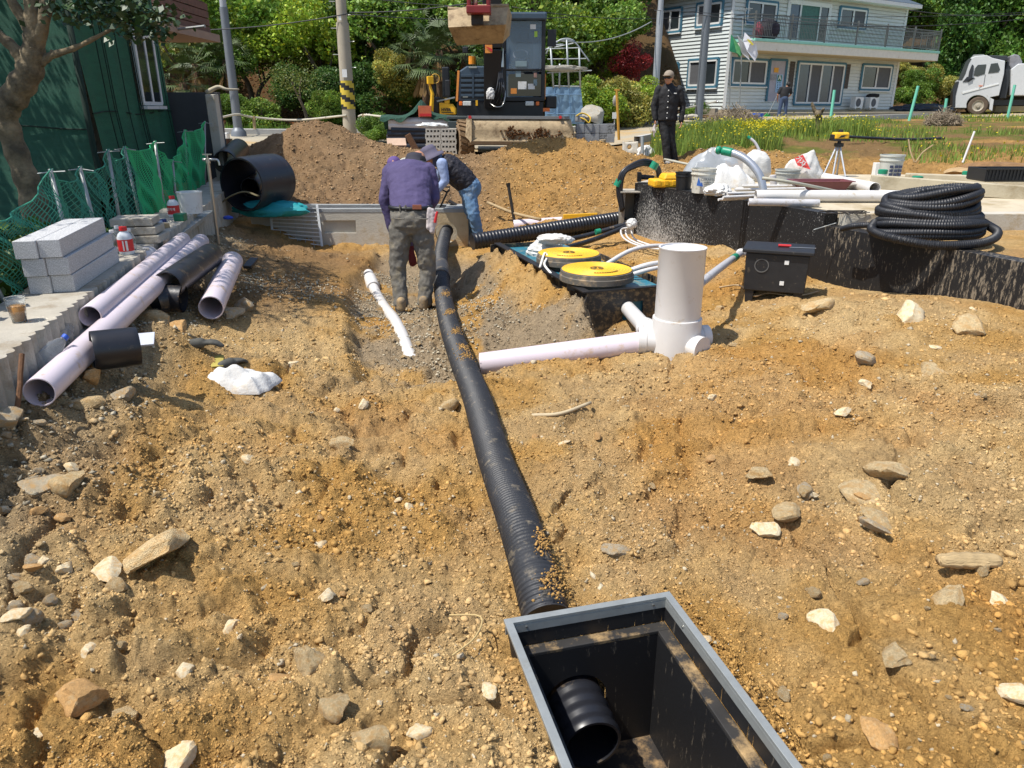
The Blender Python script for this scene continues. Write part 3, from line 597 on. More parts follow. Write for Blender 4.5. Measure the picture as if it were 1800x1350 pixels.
def leaves(name,pts,sizes,cols,label_,cat,parent=None,mat=None,up=.4,seed=0,kind=None,asp=.55,org=None):
 r=np.random.default_rng(seed);n=len(pts);nr_=r.normal(size=(n,3));nr_[:,2]=np.abs(nr_[:,2])+up;nr_/=np.linalg.norm(nr_,axis=1)[:,None]
 a=r.normal(size=(n,3));a-=(a*nr_).sum(1)[:,None]*nr_;a/=np.linalg.norm(a,axis=1)[:,None]+1e-9;b=np.cross(nr_,a)
 s=sizes[:,None]/2;bend=nr_*s*.25
 V=np.stack([pts-a*s,pts+b*s*asp-bend*0,pts+a*s-bend,pts-b*s*asp],1).reshape(-1,3)
 Fa=np.arange(n*4).reshape(n,4)
 o=mk(name,V,Fa,mat or m_leafd,parent,org=org);set_col(o,np.repeat(cols,4,0))
 if kind:o['kind']=kind
 if label_:setp(o,label_,cat)
 return o
def leafcol(n,base,r,var=.35,hue=.12):
 c=np.array(base)[None]*(1+var*(r.random((n,1))*2-1));c[:,0]*=1+hue*(r.random(n)*4-2)*.8;return c.clip(.004,.7)
r=np.random.default_rng(4);n_=2600;yy=r.uniform(3.2,7.0,n_);xx=wallx(yy)-.48-1.3*r.random(n_)**1.3;zz=H(xx,yy)+.05+.5*r.random(n_)**1.5*(1.1-.3*(yy-4))
o=leaves('garden_plants',np.column_stack([xx,yy,np.minimum(zz,.98)]),.07+.1*r.random(n_),leafcol(n_,lin('#55702a'),r),'broad-leaved green plants growing behind the dark net','plants',seed=3,kind='stuff',asp=.8,up=1.0)
m_drape=M('green_drape',lin('#1d5c41'),.8,var=.2,vs=3,bump=.5,bs=90,stretch=(1,1,9))
m_drape_l=M('green_drape_front',lin('#205341'),.8,var=.2,vs=3,bump=.5,bs=90,stretch=(1,1,9))
gb=thing('draped_building','building wrapped in dark green netting with one white sliding window','building',(-5.5,9.5,0))
BH=3.12
def cloth(p0,p1,z0,z1,nx,nz,amp,out,seed,hole=None,lean=0.0):
 p0=Vector(p0);p1=Vector(p1);V=[];Fq=[]
 for k in range(nz+1):
  for i in range(nx+1):
   s=i/nx;h=k/nz;q=p0.lerp(p1,s);off=amp*(math.sin(s*41+3*math.sin(h*3+seed))*.5+math.sin(s*17+h*5))*(1.2-h)+lean*(1-h)**2
   V.append((q.x+out[0]*off,q.y+out[1]*off,z0+(z1-z0)*h))
 for k in range(nz):
  for i in range(nx):
   cx=(i+.5)/nx;ch=(k+.5)/nz
   if hole and hole[0]<cx<hole[1]and hole[2]<ch<hole[3]:continue
   Fq.append((k*(nx+1)+i,k*(nx+1)+i+1,(k+1)*(nx+1)+i+1,(k+1)*(nx+1)+i))
 return V,Fq
c_near=(-4.28,8.0,0);c_far=(-4.28-.225*3.87,11.87,0);out=(.975,.22)
V,Fq=cloth(c_near,c_far,-.1,BH,120,60,.02,out,1,hole=(.54,.84,.545,.83),lean=.16);gp_=mk('side_netting',V,Fq,m_drape,gb,True)
V,Fq=cloth((-12,8.25,0),(-4.30,8.02,0),-.1,BH,160,40,.02,(0,-1),2,lean=.12);mk('front_netting',V,Fq,m_drape_l,gb,True)
MB().prism([(-4.3,8.0,BH),(-5.17,11.9,BH),(-12,11.9,BH),(-12,8.2,BH)],(0,0,.06)).build('roof',m_drape,gb)
MB().box((-8.25,11.9,1.5),(5.9,.12,3.1)).build('back_wall',m_conc,gb)
MB().sweep([(-4.27,7.99,-.1),(-4.2,7.93,.4),(-4.27,7.97,1.2),(-4.3,7.99,3.1)],[.03,.035,.03,.03],8).build('corner_seam',M('dark_seam',lin('#10261d'),.9),gb,True)
sp=[Vector(c_near).lerp(Vector(c_far),s)+Vector((out[0],out[1],0))*(.045+.02*math.sin(s*40))+Vector((0,0,1.55+.02*math.sin(s*9)))for s in np.linspace(0,1,60)]
MB().sweep(sp,.008,5).build('seam',M('dark_seam'),gb)
sp=[Vector((-12+7.7*s,8.25-.23*s-.05,1.42+.02*math.sin(s*30)))for s in np.linspace(0,1,60)];MB().sweep(sp,.008,5).build('seam',M('dark_seam'),gb)
for s in(.12,.18,.2,.33,.47,.5,.52,.9):
 a=Vector(c_near).lerp(Vector(c_far),s)+Vector((out[0],out[1],0))*.05;MB().sweep([a+Vector((0,0,3.1)),a+Vector((.01,.05,1.6)),a+Vector((.1,.12,0.1))],.006,5).build('tie_rope',M('dark_seam'),gb)
wc=Vector(c_near).lerp(Vector(c_far),.69);along=(Vector(c_far)-Vector(c_near)).normalized();o3=Vector((out[0],out[1],0));w0=wc-along*.55;w1=wc+along*.55
wf=MB();z0,z1=1.66,2.5
for a,b in[((w0,z0),(w1,z0)),((w0,z1),(w1,z1)),((w0,z0),(w0,z1)),((w1,z0),(w1,z1)),((wc,z0),(wc,z1))]:
 wf.beam(a[0]+Vector((0,0,a[1]))+o3*.06,b[0]+Vector((0,0,b[1]))+o3*.06,.045,.045)
m_frame=M('white_frame',lin('#cfd0cf'),.4,var=.05,dirt=lin('#8d8a80'),dirtamt=.2,ds=8)
m_glass=M('window_glass',lin('#1c2426'),.08,var=.05,spec=.8)
wfo=wf.build('window',m_frame,gb)
wfo.data.update()
for a,b in((w0,wc),(wc,w1)):
 MB().quad(a+Vector((0,0,z0))+o3*.07,b+Vector((0,0,z0))+o3*.07,b+Vector((0,0,z1))+o3*.07,a+Vector((0,0,z1))+o3*.07).build('pane',m_glass,wfo)
MB().beam(w0-along*.06+Vector((0,0,z0-.05))+o3*.08,w1+along*.06+Vector((0,0,z0-.05))+o3*.08,.08,.04).build('sill',m_frame,wfo)
ub=thing('brick_upper_storey','brown boarded upper storey jutting out behind the netted building','building',(-6.4,13,2.7))
MB().box((-6.25,13.2,3.05),(2.0,2.0,.5)).build('wall',M('brown_wall',lin('#5a4238'),.8,var=.2),ub)
for k in range(4):
 MB().box((-6.25,12.18,2.86+k*.12),(2.06,.04,.105)).build('board',M('brown_board',lin('#6d5044'),.8,var=.25,vs=10),ub)
 MB().box((-5.23,13.2,2.86+k*.12),(.04,2.0,.105)).build('board',M('brown_board'),ub)
MB().box((-6.2,13.2,2.74),(2.2,2.2,.12)).build('soffit',M('soffit',lin('#9a8474'),.8),ub)
a=P(300,53,12.6);b=P(360,46,12.4);one('aerial_pole',MB().sweep([a,b],.02,8),m_galv,'thin grey bracket sticking out from under the brown upper storey','bracket',org=a)
one('board_wall',MB().box((-5.35,12.0,.95),(1.9,.1,1.75)),M('grey_panel',lin('#4a4a4b'),.8,var=.1),'dark grey panel wall between netted building and concrete post','wall',bevel=.004)
a=P(372,166,11.6);b=P(389,285,11.6);o=one('concrete_post',MB().beam(b+Vector((0,0,-.3)),a,.16,.14),m_conc_l,'square weathered concrete post at the end of the green net','post',bevel=.01)
b1_=P(371,166,11.6);one('driftwood_branch',MB().sweep(bez([b1_+Vector((-.06,-.02,.02)),P(383,153,11.6),P(398,157,11.6),P(420,157,11.7)],5),[.035,.034,.033,.03,.03,.028,.026,.024,.024,.022,.02,.018,.016,.014,.012,.01]),M('pale_branch',lin('#b3a88f'),.8,var=.15),'pale bare branch lying on top of the concrete post','branch',smooth=True)
m_bark=M('bark',lin('#74664f'),.95,var=.45,vs=9,bump=.9,bs=22,dirt=lin('#4a4234'),dirtamt=.45,ds=5)
tl=thing('garden_tree','leaning tree with mottled bark behind the dark net, shading the pipes','tree',(-4.05,6.4,.2))
def limb(pts,rs,n=6):
 path=bez(pts,n);m=len(path);rr=[np.interp(i/(m-1)*(len(rs)-1),range(len(rs)),rs)*(1+.09*math.sin(i*1.7))for i in range(m)];return path,rr
mb=MB()
q=lambda u,v,y=6.2:P(u,v,y)
tp,tr_=limb([q(70,420),q(55,340),q(30,270),q(10,205),q(28,165),q(52,125),q(60,80),q(58,30),q(50,-60)],[.115,.095,.085,.09,.1,.095,.08,.06,.05]);mb.sweep(tp,tr_,14)
for pts,rs in[([q(55,110),q(75,40),q(95,-50),q(120,-150)],[.06,.05,.045,.03]),([q(45,115),q(25,85),q(-5,60),q(-60,20)],[.06,.045,.04,.03]),([q(58,125),q(85,100),q(130,85),q(180,60),q(225,35)],[.035,.03,.02,.014,.008]),([q(10,200),q(-30,160),q(-90,110)],[.05,.045,.03]),([q(72,112),q(88,100),q(92,88)],[.03,.022,.012]),([q(56,60),q(20,0),q(-20,-80)],[.045,.035,.02])]:
 a_,b_=limb(pts,rs);mb.sweep(a_,b_,8)
mb.build('trunk',m_bark,tl,True)
r=np.random.default_rng(5)
blobs=[(-4.9,5.0,3.6,1.0),(-4.3,5.7,3.7,.9),(-4.1,6.7,3.5,.8),(-3.7,7.2,3.3,.7),(-5.4,6.0,3.8,1.0),(-4.9,6.9,3.7,.9),(-5.8,5.2,3.7,.9),(-5.2,4.0,4.3,.8),(-6.4,6.6,3.6,1.0),(-6.6,5.4,3.4,.9),(-5.6,7.2,3.9,.8),(-6.5,7.3,3.7,.9),(-7.4,7.0,3.6,.9),(-8.2,6.6,3.5,.9),(-7.4,6.0,3.2,.8),(-6.2,7.3,3.0,.6),(-5.2,7.35,3.2,.55)]
pts=[]
for bx_,by,bz,br in blobs:
 m_=int(3200*br*br);d=r.normal(size=(m_,3));d/=np.linalg.norm(d,axis=1)[:,None];rad=br*(.35+.75*r.random((m_,1)));q_=d*rad*[1,1,.6]+[bx_,by,bz];pts.append(q_[fbm(q_[:,0]*2.3,q_[:,1]*2.3+q_[:,2]*2,6,2)>.46])
for u,v in[(262,25),(225,30),(190,15),(250,50),(215,10),(130,20)]:
 c_=P(u,v,6.2);d=r.normal(size=(150,3))*[.11,.15,.05];pts.append(d+np.array(c_))
pts=np.concatenate(pts);leaves('crown',pts,.04+.035*r.random(len(pts)),leafcol(len(pts),lin('#2a421a'),r),None,None,tl,seed=7,asp=.7)
def ribbed(path,r,pitch,depth,seg=26,duty=.5):
 path=[Vector(p)for p in path];L=[0]
 for a,b in zip(path[:-1],path[1:]):L.append(L[-1]+(b-a).length)
 n=int(L[-1]/pitch*4);out=[];rr=[]
 for i in range(n+1):
  s=L[-1]*i/n;k=min(max(np.searchsorted(L,s)-1,0),len(path)-2);t=(s-L[k])/max(L[k+1]-L[k],1e-9)
  out.append(path[k].lerp(path[k+1],t));rr.append(r+(depth if i%4 in(0,1)else-depth*.4))
 return out,rr
m_mainpipe=M('corrugated_black',lin('#2b2c2f'),.52,var=.25,vs=5,dirt=lin('#7d725f'),dirtamt=.2,ds=16,bump=.15,bs=150)
mainpts=[PZ(961,1089,-.075),PZ(937,1000,-.01),PZ(910,915,.01),PZ(868,800,-.02),PZ(838,700,-.04),PZ(810,630,-.08),PZ(790,572,-.11),PZ(779,520,-.12),PZ(775,480,-.1),PZ(775,448,-.06),Vector((-.905,10.12,-.01)),Vector((-.905,10.5,.0))]
mp=bez(mainpts,8);path,rr=ribbed(mp,.083,.02,.0028)
one('drain_pipe',MB().sweep(path,rr,30),m_mainpipe,'long black ribbed drain pipe running up the middle from the near catch basin','pipe',smooth=False,auto=30)
i0=len(mp)*70//100;one('pipe_sleeve',MB().sweep(mp[i0:i0+6],.096,26),M('rubber_sleeve',lin('#3c3d40'),.6,var=.2,dirt=lin('#8f7f66'),dirtamt=.4,ds=8),'dusty rubber sleeve on the black pipe beside the purple worker','sleeve',auto=40)
for(k_,w,seed)in[(.055,.07,1),(.12,.04,2),(.435,.06,3),(.46,.05,4),(.5,.05,5),(.56,.05,6),(.62,.06,9)]:
 c_=mp[int(k_*(len(mp)-1))];r=np.random.default_rng(seed);m_=380 if k_<.1 else 200
 dd=r.normal(size=(m_,2))*[w*.45,w*1.1];xx=c_.x+dd[:,0].clip(-.08,.08)+(.05 if k_<.2 else.015);yy=c_.y+dd[:,1];lx=np.clip((xx-c_.x)/.097,-1,1);keep=~in_box(xx,yy,.04);xx,yy,lx=xx[keep],yy[keep],lx[keep];m_=len(xx)
 zz=c_.z+.097*np.sqrt(1-lx**2*.9)-.012
 cc=np.tile(np.array(lin('#ad8750')),(m_,1))*r.uniform(.7,1.2,(m_,1))
 o=scatter('soil_on_pipe',np.column_stack([xx,yy,zz]),(.004+.01*r.random(m_)**2),cc,I1,.3,mclod,seed);setp(o,'crumbs of dry earth lying on the black pipe','earth')
bz=.015
BB=bx_c.copy();BB.z=bz
def bl(x,y,z):return Vector((bx_c.x,bx_c.y,0))+bx_x*x+bx_y*y+Vector((0,0,z))
cb=thing('catch_basin','open black plastic catch basin with a galvanised rim in the near ground','catch basin',bl(0,0,bz))
m_basin=M('basin_black',lin('#1e1e20'),.45,var=.3,vs=12,dirt=lin('#6f6250'),dirtamt=.17,ds=22,stretch=(1,1,.25))
w,l=BX_W/2,BX_L/2;T=.012;D=.55
def wallslab(p0,p1,inn,z0,z1,t=T):
 mb=MB();a=bl(*p0,0);b=bl(*p1,0);n_=bx_x*inn[0]+bx_y*inn[1]
 mb.prism([a+Vector((0,0,z0)),b+Vector((0,0,z0)),b+n_*t+Vector((0,0,z0)),a+n_*t+Vector((0,0,z0))],(0,0,z1-z0));return mb
def plate_hole(o,ax,az,W_,H_,cx,cz,r,t,nrm,seg=32,sx=1.0):
 o=Vector(o);ax=Vector(ax);az=Vector(az);nrm=Vector(nrm);vs=[];fs=[]
 for dpt in(0,t):
  for k in range(seg):
   a=2*math.pi*k/seg;c,s_=math.cos(a),math.sin(a);vs.append(o+ax*(cx+r*c*sx)+az*(cz+r*s_)+nrm*dpt)
  for k in range(seg):
   a=2*math.pi*k/seg;c,s_=math.cos(a),math.sin(a)
   tx=((W_-cx)/c if c>1e-6 else(-cx/c if c<-1e-6 else 1e9));tz=((H_-cz)/s_ if s_>1e-6 else(-cz/s_ if s_<-1e-6 else 1e9));q=min(tx,tz)
   vs.append(o+ax*(cx+q*c)+az*(cz+q*s_)+nrm*dpt)
 for k in range(seg):
  j=(k+1)%seg;fs+=[(k,seg+k,seg+j,j),(2*seg+j,3*seg+j,3*seg+k,2*seg+k),(j,2*seg+j,2*seg+k,k),(seg+k,3*seg+k,3*seg+j,seg+j)]
 n_=len(vs)
 for d_,off in((0,0),(t,2*seg)):
  for(X_,Z_)in((0,0),(W_,0),(W_,H_),(0,H_)):
   a=math.atan2(Z_-cz,X_-cx)%(2*math.pi);k=int(a/(2*math.pi)*seg)%seg;j=(k+1)%seg
   vs.append(o+ax*X_+az*Z_+nrm*d_);i=len(vs)-1;fs.append((off+seg+k,i,off+seg+j)if d_==0 else(off+seg+j,i,off+seg+k))
 return MB().add(vs,fs)
lip=.055
for p0,p1,inn,lb in[((-w,-l),(w,-l),(0,1),'a'),((-w,l),(w,l),(0,-1),'b')]:
 wallslab(p0,p1,inn,bz-.09,bz-.004).build('collar',m_basin,cb,bevel=.002)
for sx in(-1,1):
 wallslab((sx*w,-l),(sx*w,l),(-sx,0),bz-D if sx<0 else bz-.09,bz-.004).build('side_wall',m_basin,cb,bevel=.002)
m_ledge=M('ledge_dusty',lin('#2a2826'),.7,var=.3,vs=10,dirt=lin('#a98c60'),dirtamt=.36,ds=7)
led=MB();iw,il=w-T,l-T;jw,jl=w-lip-.0,l-lip
for(x0,x1,y0,y1)in((-iw,iw,-il,-jl),(-iw,iw,jl,il),(-iw,-jw,-jl,jl),(jw,iw,-jl,jl)):
 led.prism([bl(x0,y0,bz-.105),bl(x1,y0,bz-.105),bl(x1,y1,bz-.105),bl(x0,y1,bz-.105)],(0,0,.015))
led.build('ledge',m_ledge,cb,bevel=.003)
far=plate_hole(bl(-jw,-jl,bz-D),bx_x,(0,0,1),2*jw,D-.105,.17,D-.43+.1,.115,.01,-bx_y,sx=1.0);far.build('end_wall',m_basin,cb)
MB().prism([bl(-jw,jl,bz-D),bl(jw,jl,bz-D),bl(jw,jl+.01,bz-D),bl(-jw,jl+.01,bz-D)],(0,0,D-.105)).build('end_wall',m_basin,cb)
for sx in(-1,1):
 MB().prism([bl(sx*jw,-jl,bz-D),bl(sx*jw,jl,bz-D),bl(sx*(jw+.01),jl,bz-D),bl(sx*(jw+.01),-jl,bz-D)],(0,0,D-.105)).build('inner_wall',m_basin,cb)
MB().prism([bl(-jw,-jl,bz-D),bl(jw,-jl,bz-D),bl(jw,jl,bz-D),bl(-jw,jl,bz-D)],(0,0,-.01)).build('floor_plate',M('basin_floor',lin('#2b2622'),.8,var=.3,dirt=lin('#a3845a'),dirtamt=.4,ds=6),cb)
for(p0,p1,inn)in[((-w-.012,-l-.012),(w+.012,-l-.012),(0,1)),((-w-.012,l+.012),(w+.012,l+.012),(0,-1)),((-w-.012,-l+.012),(-w-.012,l-.012),(1,0)),((w+.012,-l+.012),(w+.012,l-.012),(-1,0))]:
 a=bl(*p0,bz);b=bl(*p1,bz);n_=bx_x*inn[0]+bx_y*inn[1]
 mb=MB();mb.prism([a,b,b+n_*.026,a+n_*.026],(0,0,.012));mb.prism([a+n_*.0205+Vector((0,0,-.033)),b+n_*.0205+Vector((0,0,-.033)),b+n_*.0255+Vector((0,0,-.033)),a+n_*.0255+Vector((0,0,-.033))],(0,0,.0325))
 f=mb.build('rim_bar',m_galv,cb,bevel=.0015)
 d_=(b-a).normalized()
 for s in(.12,.88):q_=a.lerp(b,s)+n_*.026+Vector((0,0,-.014));MB().cyl(q_,q_+n_*.003,.004,seg=8).build('rivet',m_steel,f)
hc=bl(-jw+.17,-jl-.05,bz-D+D-.43+.1);he=bl(-jw+.165,-jl+.18,bz-D+D-.43+.09)
pa,ra=ribbed([hc,he],.098,.05,.004);o_=MB().sweep(pa,ra,30,False);o_.sweep([hc,he],.088,30,False)
n1=len(pa)*30;k0=(len(pa)-1)*30;o_.F+=[(k0+(k+1)%30,k0+k,n1+30+k,n1+30+(k+1)%30)for k in range(30)];o_.m+=[0]*30
o_.build('pipe_stub',m_hdpe_c,cb,auto=40)
a=bl(.06,.0,bz-.42);one('plastic_offcut',MB().box(a+Vector((0,0,.03)),(.22,.16,.05),Matrix.Rotation(.3,3,'Z')).add([a+bx_x*.05+bx_y*-.1,a+bx_x*.15+bx_y*-.02,a+bx_x*.07-bx_y*.12+Vector((0,0,.13)),a+bx_x*.04-bx_y*.12],[(0,1,2),(0,2,3),(1,3,2),(0,3,1)]),m_basin,'cut piece of black plastic lying inside the near catch basin','offcut',bevel=.004)
mc=PZ(1187,606,-.05);mc=Vector((1.195,5.22,-.06))
R0=.163
mh=thing('inspection_chamber','tall white plastic inspection chamber standing where the pink pipe ends','inspection chamber',mc)
MB().lathe(mc,(0,0,1),[(R0,.22),(R0,.74),(R0+.004,.745),(R0+.004,.752),(R0-.01,.752),(R0-.012,.3)],48).build('riser',m_white,mh,auto=40)
MB().lathe(mc,(0,0,1),[(R0+.012,-.05),(R0+.014,.235),(R0+.012,.245),(R0,.248)],48).build('base',m_white,mh,auto=40)
MB().lathe(mc+Vector((0,0,.73)),(0,0,1),[(0.0,.006),(R0-.02,.004),(R0-.011,.012)],40).build('inner_film',M('film_white',lin('#e6e4e8'),.3,var=.08,vs=9,bump=.6,bs=12),mh,True)
def branch(d,L,r,collar=.03,z=.06,cap=False,nm='branch'):
 d=Vector(d).normalized();o=mc+Vector((0,0,z));s=R0-.03
 prof=[(r+.008,s),(r+.008,L-.06),(r+.014,L-.055),(r+.014,L),(r+.002,L)]+([(.001,L)]if cap else[(r-.006,L),(r-.006,s)])
 MB().lathe(o,d,prof,32).build(nm,m_white,mh,auto=40)
branch((-.99,.09,0),.27,.085);branch((-.72,.70,.05),.3,.062,z=.1);branch((.62,-.78,0),.245,.075,cap=True);branch((.96,.22,0),.25,.075,cap=True,z=.08)
e=mc+Vector((-.99,.09,0))*.24+Vector((0,0,.06));far_=PZ(845,632,-.15)
pipe_thing(Vector((far_.x,far_.y,-.185)),e-Vector((0,0,.015)),.083,.006,m_pink,'pale pink drain pipe half buried in the ground, running left from the white chamber','drain_pipe')
a=mc+Vector((-.72,.70,.05)).normalized()*.27+Vector((0,0,.1));pipe_thing(a,PZ(1098,536,.02),.06,.005,m_white,'short white pipe from the chamber into the side of the black tank frame','drain_pipe')
a=mc+Vector((.14,.06,.46));b=Vector(PZ(1303,445,.28));pts=bez([a,a.lerp(b,.5)+Vector((0,0,.01)),b],6)
t=thing('vent_hose','silver grey pipe rising from the white chamber to the black wall','pipe',a);MB().sweep(pts,.032,16).build('hose',m_grey_pvc,t,auto=60)
k=len(pts)-4;MB().sweep(pts[k:k+2],.036,16).build('tape',m_greenpl,t);MB().ball(b,.05,10,8,(1.1,1,.9)).build('end_wrap',m_sack,t,True)
g_=lambda u,v,z:PZ(u,v,z)
pts=[g_(u,v,-.25)for u,v in((650,488),(660,505),(675,530),(692,560),(707,590),(720,620),(735,632),(770,631))]
for k,q_ in enumerate(pts):q_.z=G(q_.x,q_.y)+(.05,.02,-.008,-.018,-.02,-.02,-.034,-.036)[k]
pts=bez(pts,6)
t=thing('drain_pipe','white pipe half buried in the trench left of the purple worker','pipe',pts[0]);MB().sweep(pts,.056,22).build('pipe',m_white,t,auto=60)
MB().sweep(pts[:5],.073,22).build('socket',m_white,t,auto=50);MB().sweep([pts[0]+Vector((-.02,.03,.02)),pts[0]+Vector((-.03,.1,.03))],.06,20).build('elbow',m_white,t,auto=50)
bA=Vector((-3.55,10.28,-.22));zt=.325;L_=2.95;D_=.55
cd=thing('concrete_drain_basin','long pale concrete drain channel box set across the trench behind the workers','drain channel',(bA.x+L_/2,bA.y+D_/2,-.22))
x0,x1=bA.x,bA.x+L_;y0,y1=bA.y,bA.y+D_;z0=-.24
m_face=m_conc_l
mb=MB();rx0,rx1=x0+.98,x0+1.42;rz0,rz1=.0,.17
for(a0,a1,c0_,c1)in[(x0,rx0,z0,zt-.05),(rx0,rx1,z0,rz0),(rx0,rx1,rz1,zt-.05),(rx1,x1-.62,z0,zt-.05)]:
 mb.box(((a0+a1)/2,y0+.04,(c0_+c1)/2),(a1-a0,.08,c1-c0_))
mb.box(((rx0+rx1)/2,y0+.06,(rz0+rz1)/2),(rx1-rx0,.04,rz1-rz0));mb.build('front_wall',m_face,cd)
m_yel=M('concrete_stained',lin('#bda884'),.9,var=.2,vs=5,bump=.3,dirt=lin('#a98550'),dirtamt=.45)
plate_hole((x1-.62,y0+.0,z0),(1,0,0),(0,0,1),.62,zt-.05-z0,.32,.24,.15,.08,(0,1,0)).build('end_panel',m_yel,cd)
MB().box((x0+.04,(y0+y1)/2+.04,(z0+zt-.05)/2),(.08,D_-.08,zt-.05-z0)).build('side_wall',m_face,cd)
MB().box((x1-.04,(y0+y1)/2+.04,(z0+zt-.05)/2),(.08,D_-.08,zt-.05-z0)).build('side_wall',m_yel,cd)
MB().box(((x0+x1)/2,y1-.04,(z0+zt-.05)/2),(L_-.16,.08,zt-.05-z0)).build('back_wall',m_face,cd)
MB().box(((x0+x1)/2,(y0+y1)/2,z0+.03),(L_-.16,D_-.16,.06)).build('floor',m_conc,cd)
m_top=M('concrete_grey_top',lin('#8f9190'),.85,var=.15,vs=5,bump=.3)
rim=MB()
for(a0,a1,b0_,b1_)in[(x0-.004,x1-.05,y0-.004,y0+.1),(x0-.004,x1-.05,y1-.1,y1+.004),(x0-.004,x0+.12,y0+.1,y1-.1),(x1-.32,x1-.05,y0+.1,y1-.1)]:
 rim.box(((a0+a1)/2,(b0_+b1_)/2,zt-.025),(a1-a0,b1_-b0_,.05))
rim.build('top_rim',m_top,cd,bevel=.004)
m_grate=M('grating_steel',lin('#d2d4d3'),.5,.2)
gr=thing('steel_grating','galvanised steel grating leaning against the left part of the concrete drain box','grating',P(570,435,y0-.1))
gA=P(474,360,y0-.02);gB=P(557,359,y0-.02);gC=P(567,438,y0-.16);gD=P(481,428,y0-.16)
gA,gB,gC,gD=[Vector(q_)for q_ in(gA,gB,gC,gD)]
for s in range(12):
 t_=s/11;MB().beam(gA.lerp(gD,t_),gB.lerp(gC,t_),.012,.012).build('bar',m_grate,gr)
for s in(0,1):MB().beam(gA.lerp(gB,s),gD.lerp(gC,s),.01,.03).build('edge_bar',m_grate,gr)
for s in range(1,6):MB().beam(gA.lerp(gB,s/6),gD.lerp(gC,s/6),.005,.006).build('cross_rod',m_galv,gr)
q_=P(782,355,10.7);t=thing('shovel','shovel with a black D handle lying behind the concrete box','shovel',q_)
a=P(786,338,10.7);MB().sweep([P(770,372,10.75),a],.014,8).build('shaft',m_blackpl,t)
MB().sweep([a,P(776,333,10.7),P(777,328,10.7),P(791,329,10.7),P(789,334,10.7),a],.012,8).build('handle',m_blackpl,t,True)
MB().box(P(805,362,10.75),(.3,.2,.02),Matrix.Rotation(.5,3,'Y')).build('blade',m_iron,t,bevel=.004)
tz=.19;tA=PZ(1032,514,tz);tdir=(PZ(886,434,tz)-tA).normalized();tL=2.45;tx=Vector((tdir.y,-tdir.x,0));tW=.8;tx=tx if tx.x>0 else-tx
m_teal=M('tank_teal',lin('#27697a'),.5,var=.2,vs=6,dirt=lin('#8c8a74'),dirtamt=.3,ds=7)
m_frameb=M('tank_frame',lin('#2c2a28'),.6,var=.3,vs=20,dirt=lin('#8a7350'),dirtamt=.42,ds=18)
tk=thing('septic_tank','buried teal septic tank in a black frame with two round yellow lids','septic tank',tA)
def tl_(x,y,z):return Vector((tA.x,tA.y,0))+tx*x+tdir*y+Vector((0,0,z))
MB().prism([tl_(.03,.03,-.3),tl_(tW,.03,-.3),tl_(tW,tL,-.3),tl_(.03,tL,-.3)],(0,0,.3+tz-.045)).build('tank_body',m_teal,tk,bevel=.02)
def slab_(p,q,t,z0,z1):d=(q-p).normalized();n_=Vector((-d.y,d.x,0));return MB().prism([Vector((*p.xy,z0)),Vector((*q.xy,z0)),Vector((*(q+n_*t).xy,z0)),Vector((*(p+n_*t).xy,z0))],(0,0,z1-z0))
f0,f1=tl_(0,0,0),tl_(tW+.25,0,0)
nx0,nx1=.33,.52
for(a,b,lo,hi)in[(0,nx0,-.42,tz),(nx1,tW+.25,-.42,tz),(nx0,nx1,-.42,-.12),(nx0,nx1,.08,tz)]:
 slab_(tl_(a,0,0),tl_(b,0,0),.012,lo,hi).build('front_plate',m_frameb,tk)
MB().prism([tl_(-.01,-.02,tz),tl_(tW+.25,-.02,tz),tl_(tW+.25,.03,tz),tl_(-.01,.03,tz)],(0,0,.01)).build('flange',m_blackpl,tk)
slab_(tl_(0,0,0),tl_(0,tL,0),-.01,-.15,tz).build('side_plate',m_frameb,tk)
MB().prism([tl_(-.05,-.03,tz+.002),tl_(.02,-.03,tz+.002),tl_(.02,tL,tz+.002),tl_(-.05,tL,tz+.002)],(0,0,.012)).build('flange',m_blackpl,tk)
slab_(tl_(tW+.08,.0,0),tl_(tW+.08,tL*.7,0),.012,-.3,tz-.02).build('side_plate',m_frameb,tk)
slab_(tl_(-.1,tL-.03,0),tl_(tW,tL+.02,0),.012,-.2,tz-.0).build('back_plate',m_frameb,tk)
MB().prism([tl_(-.02,-.012,-.05),tl_(-.16,-.06,-.2),tl_(-.01,-.012,tz)],(0.01,-.015,0)).build('corner_flap',m_frameb,tk)
m_lid=M('lid_yellow',lin('#e9b52e'),.55,var=.08,vs=30,dirt=lin('#c49a4e'),dirtamt=.25,ds=12)
m_ring=M('lid_ring',lin('#5d5850'),.7,var=.2,dirt=lin('#9a8466'),dirtamt=.35,ds=14)
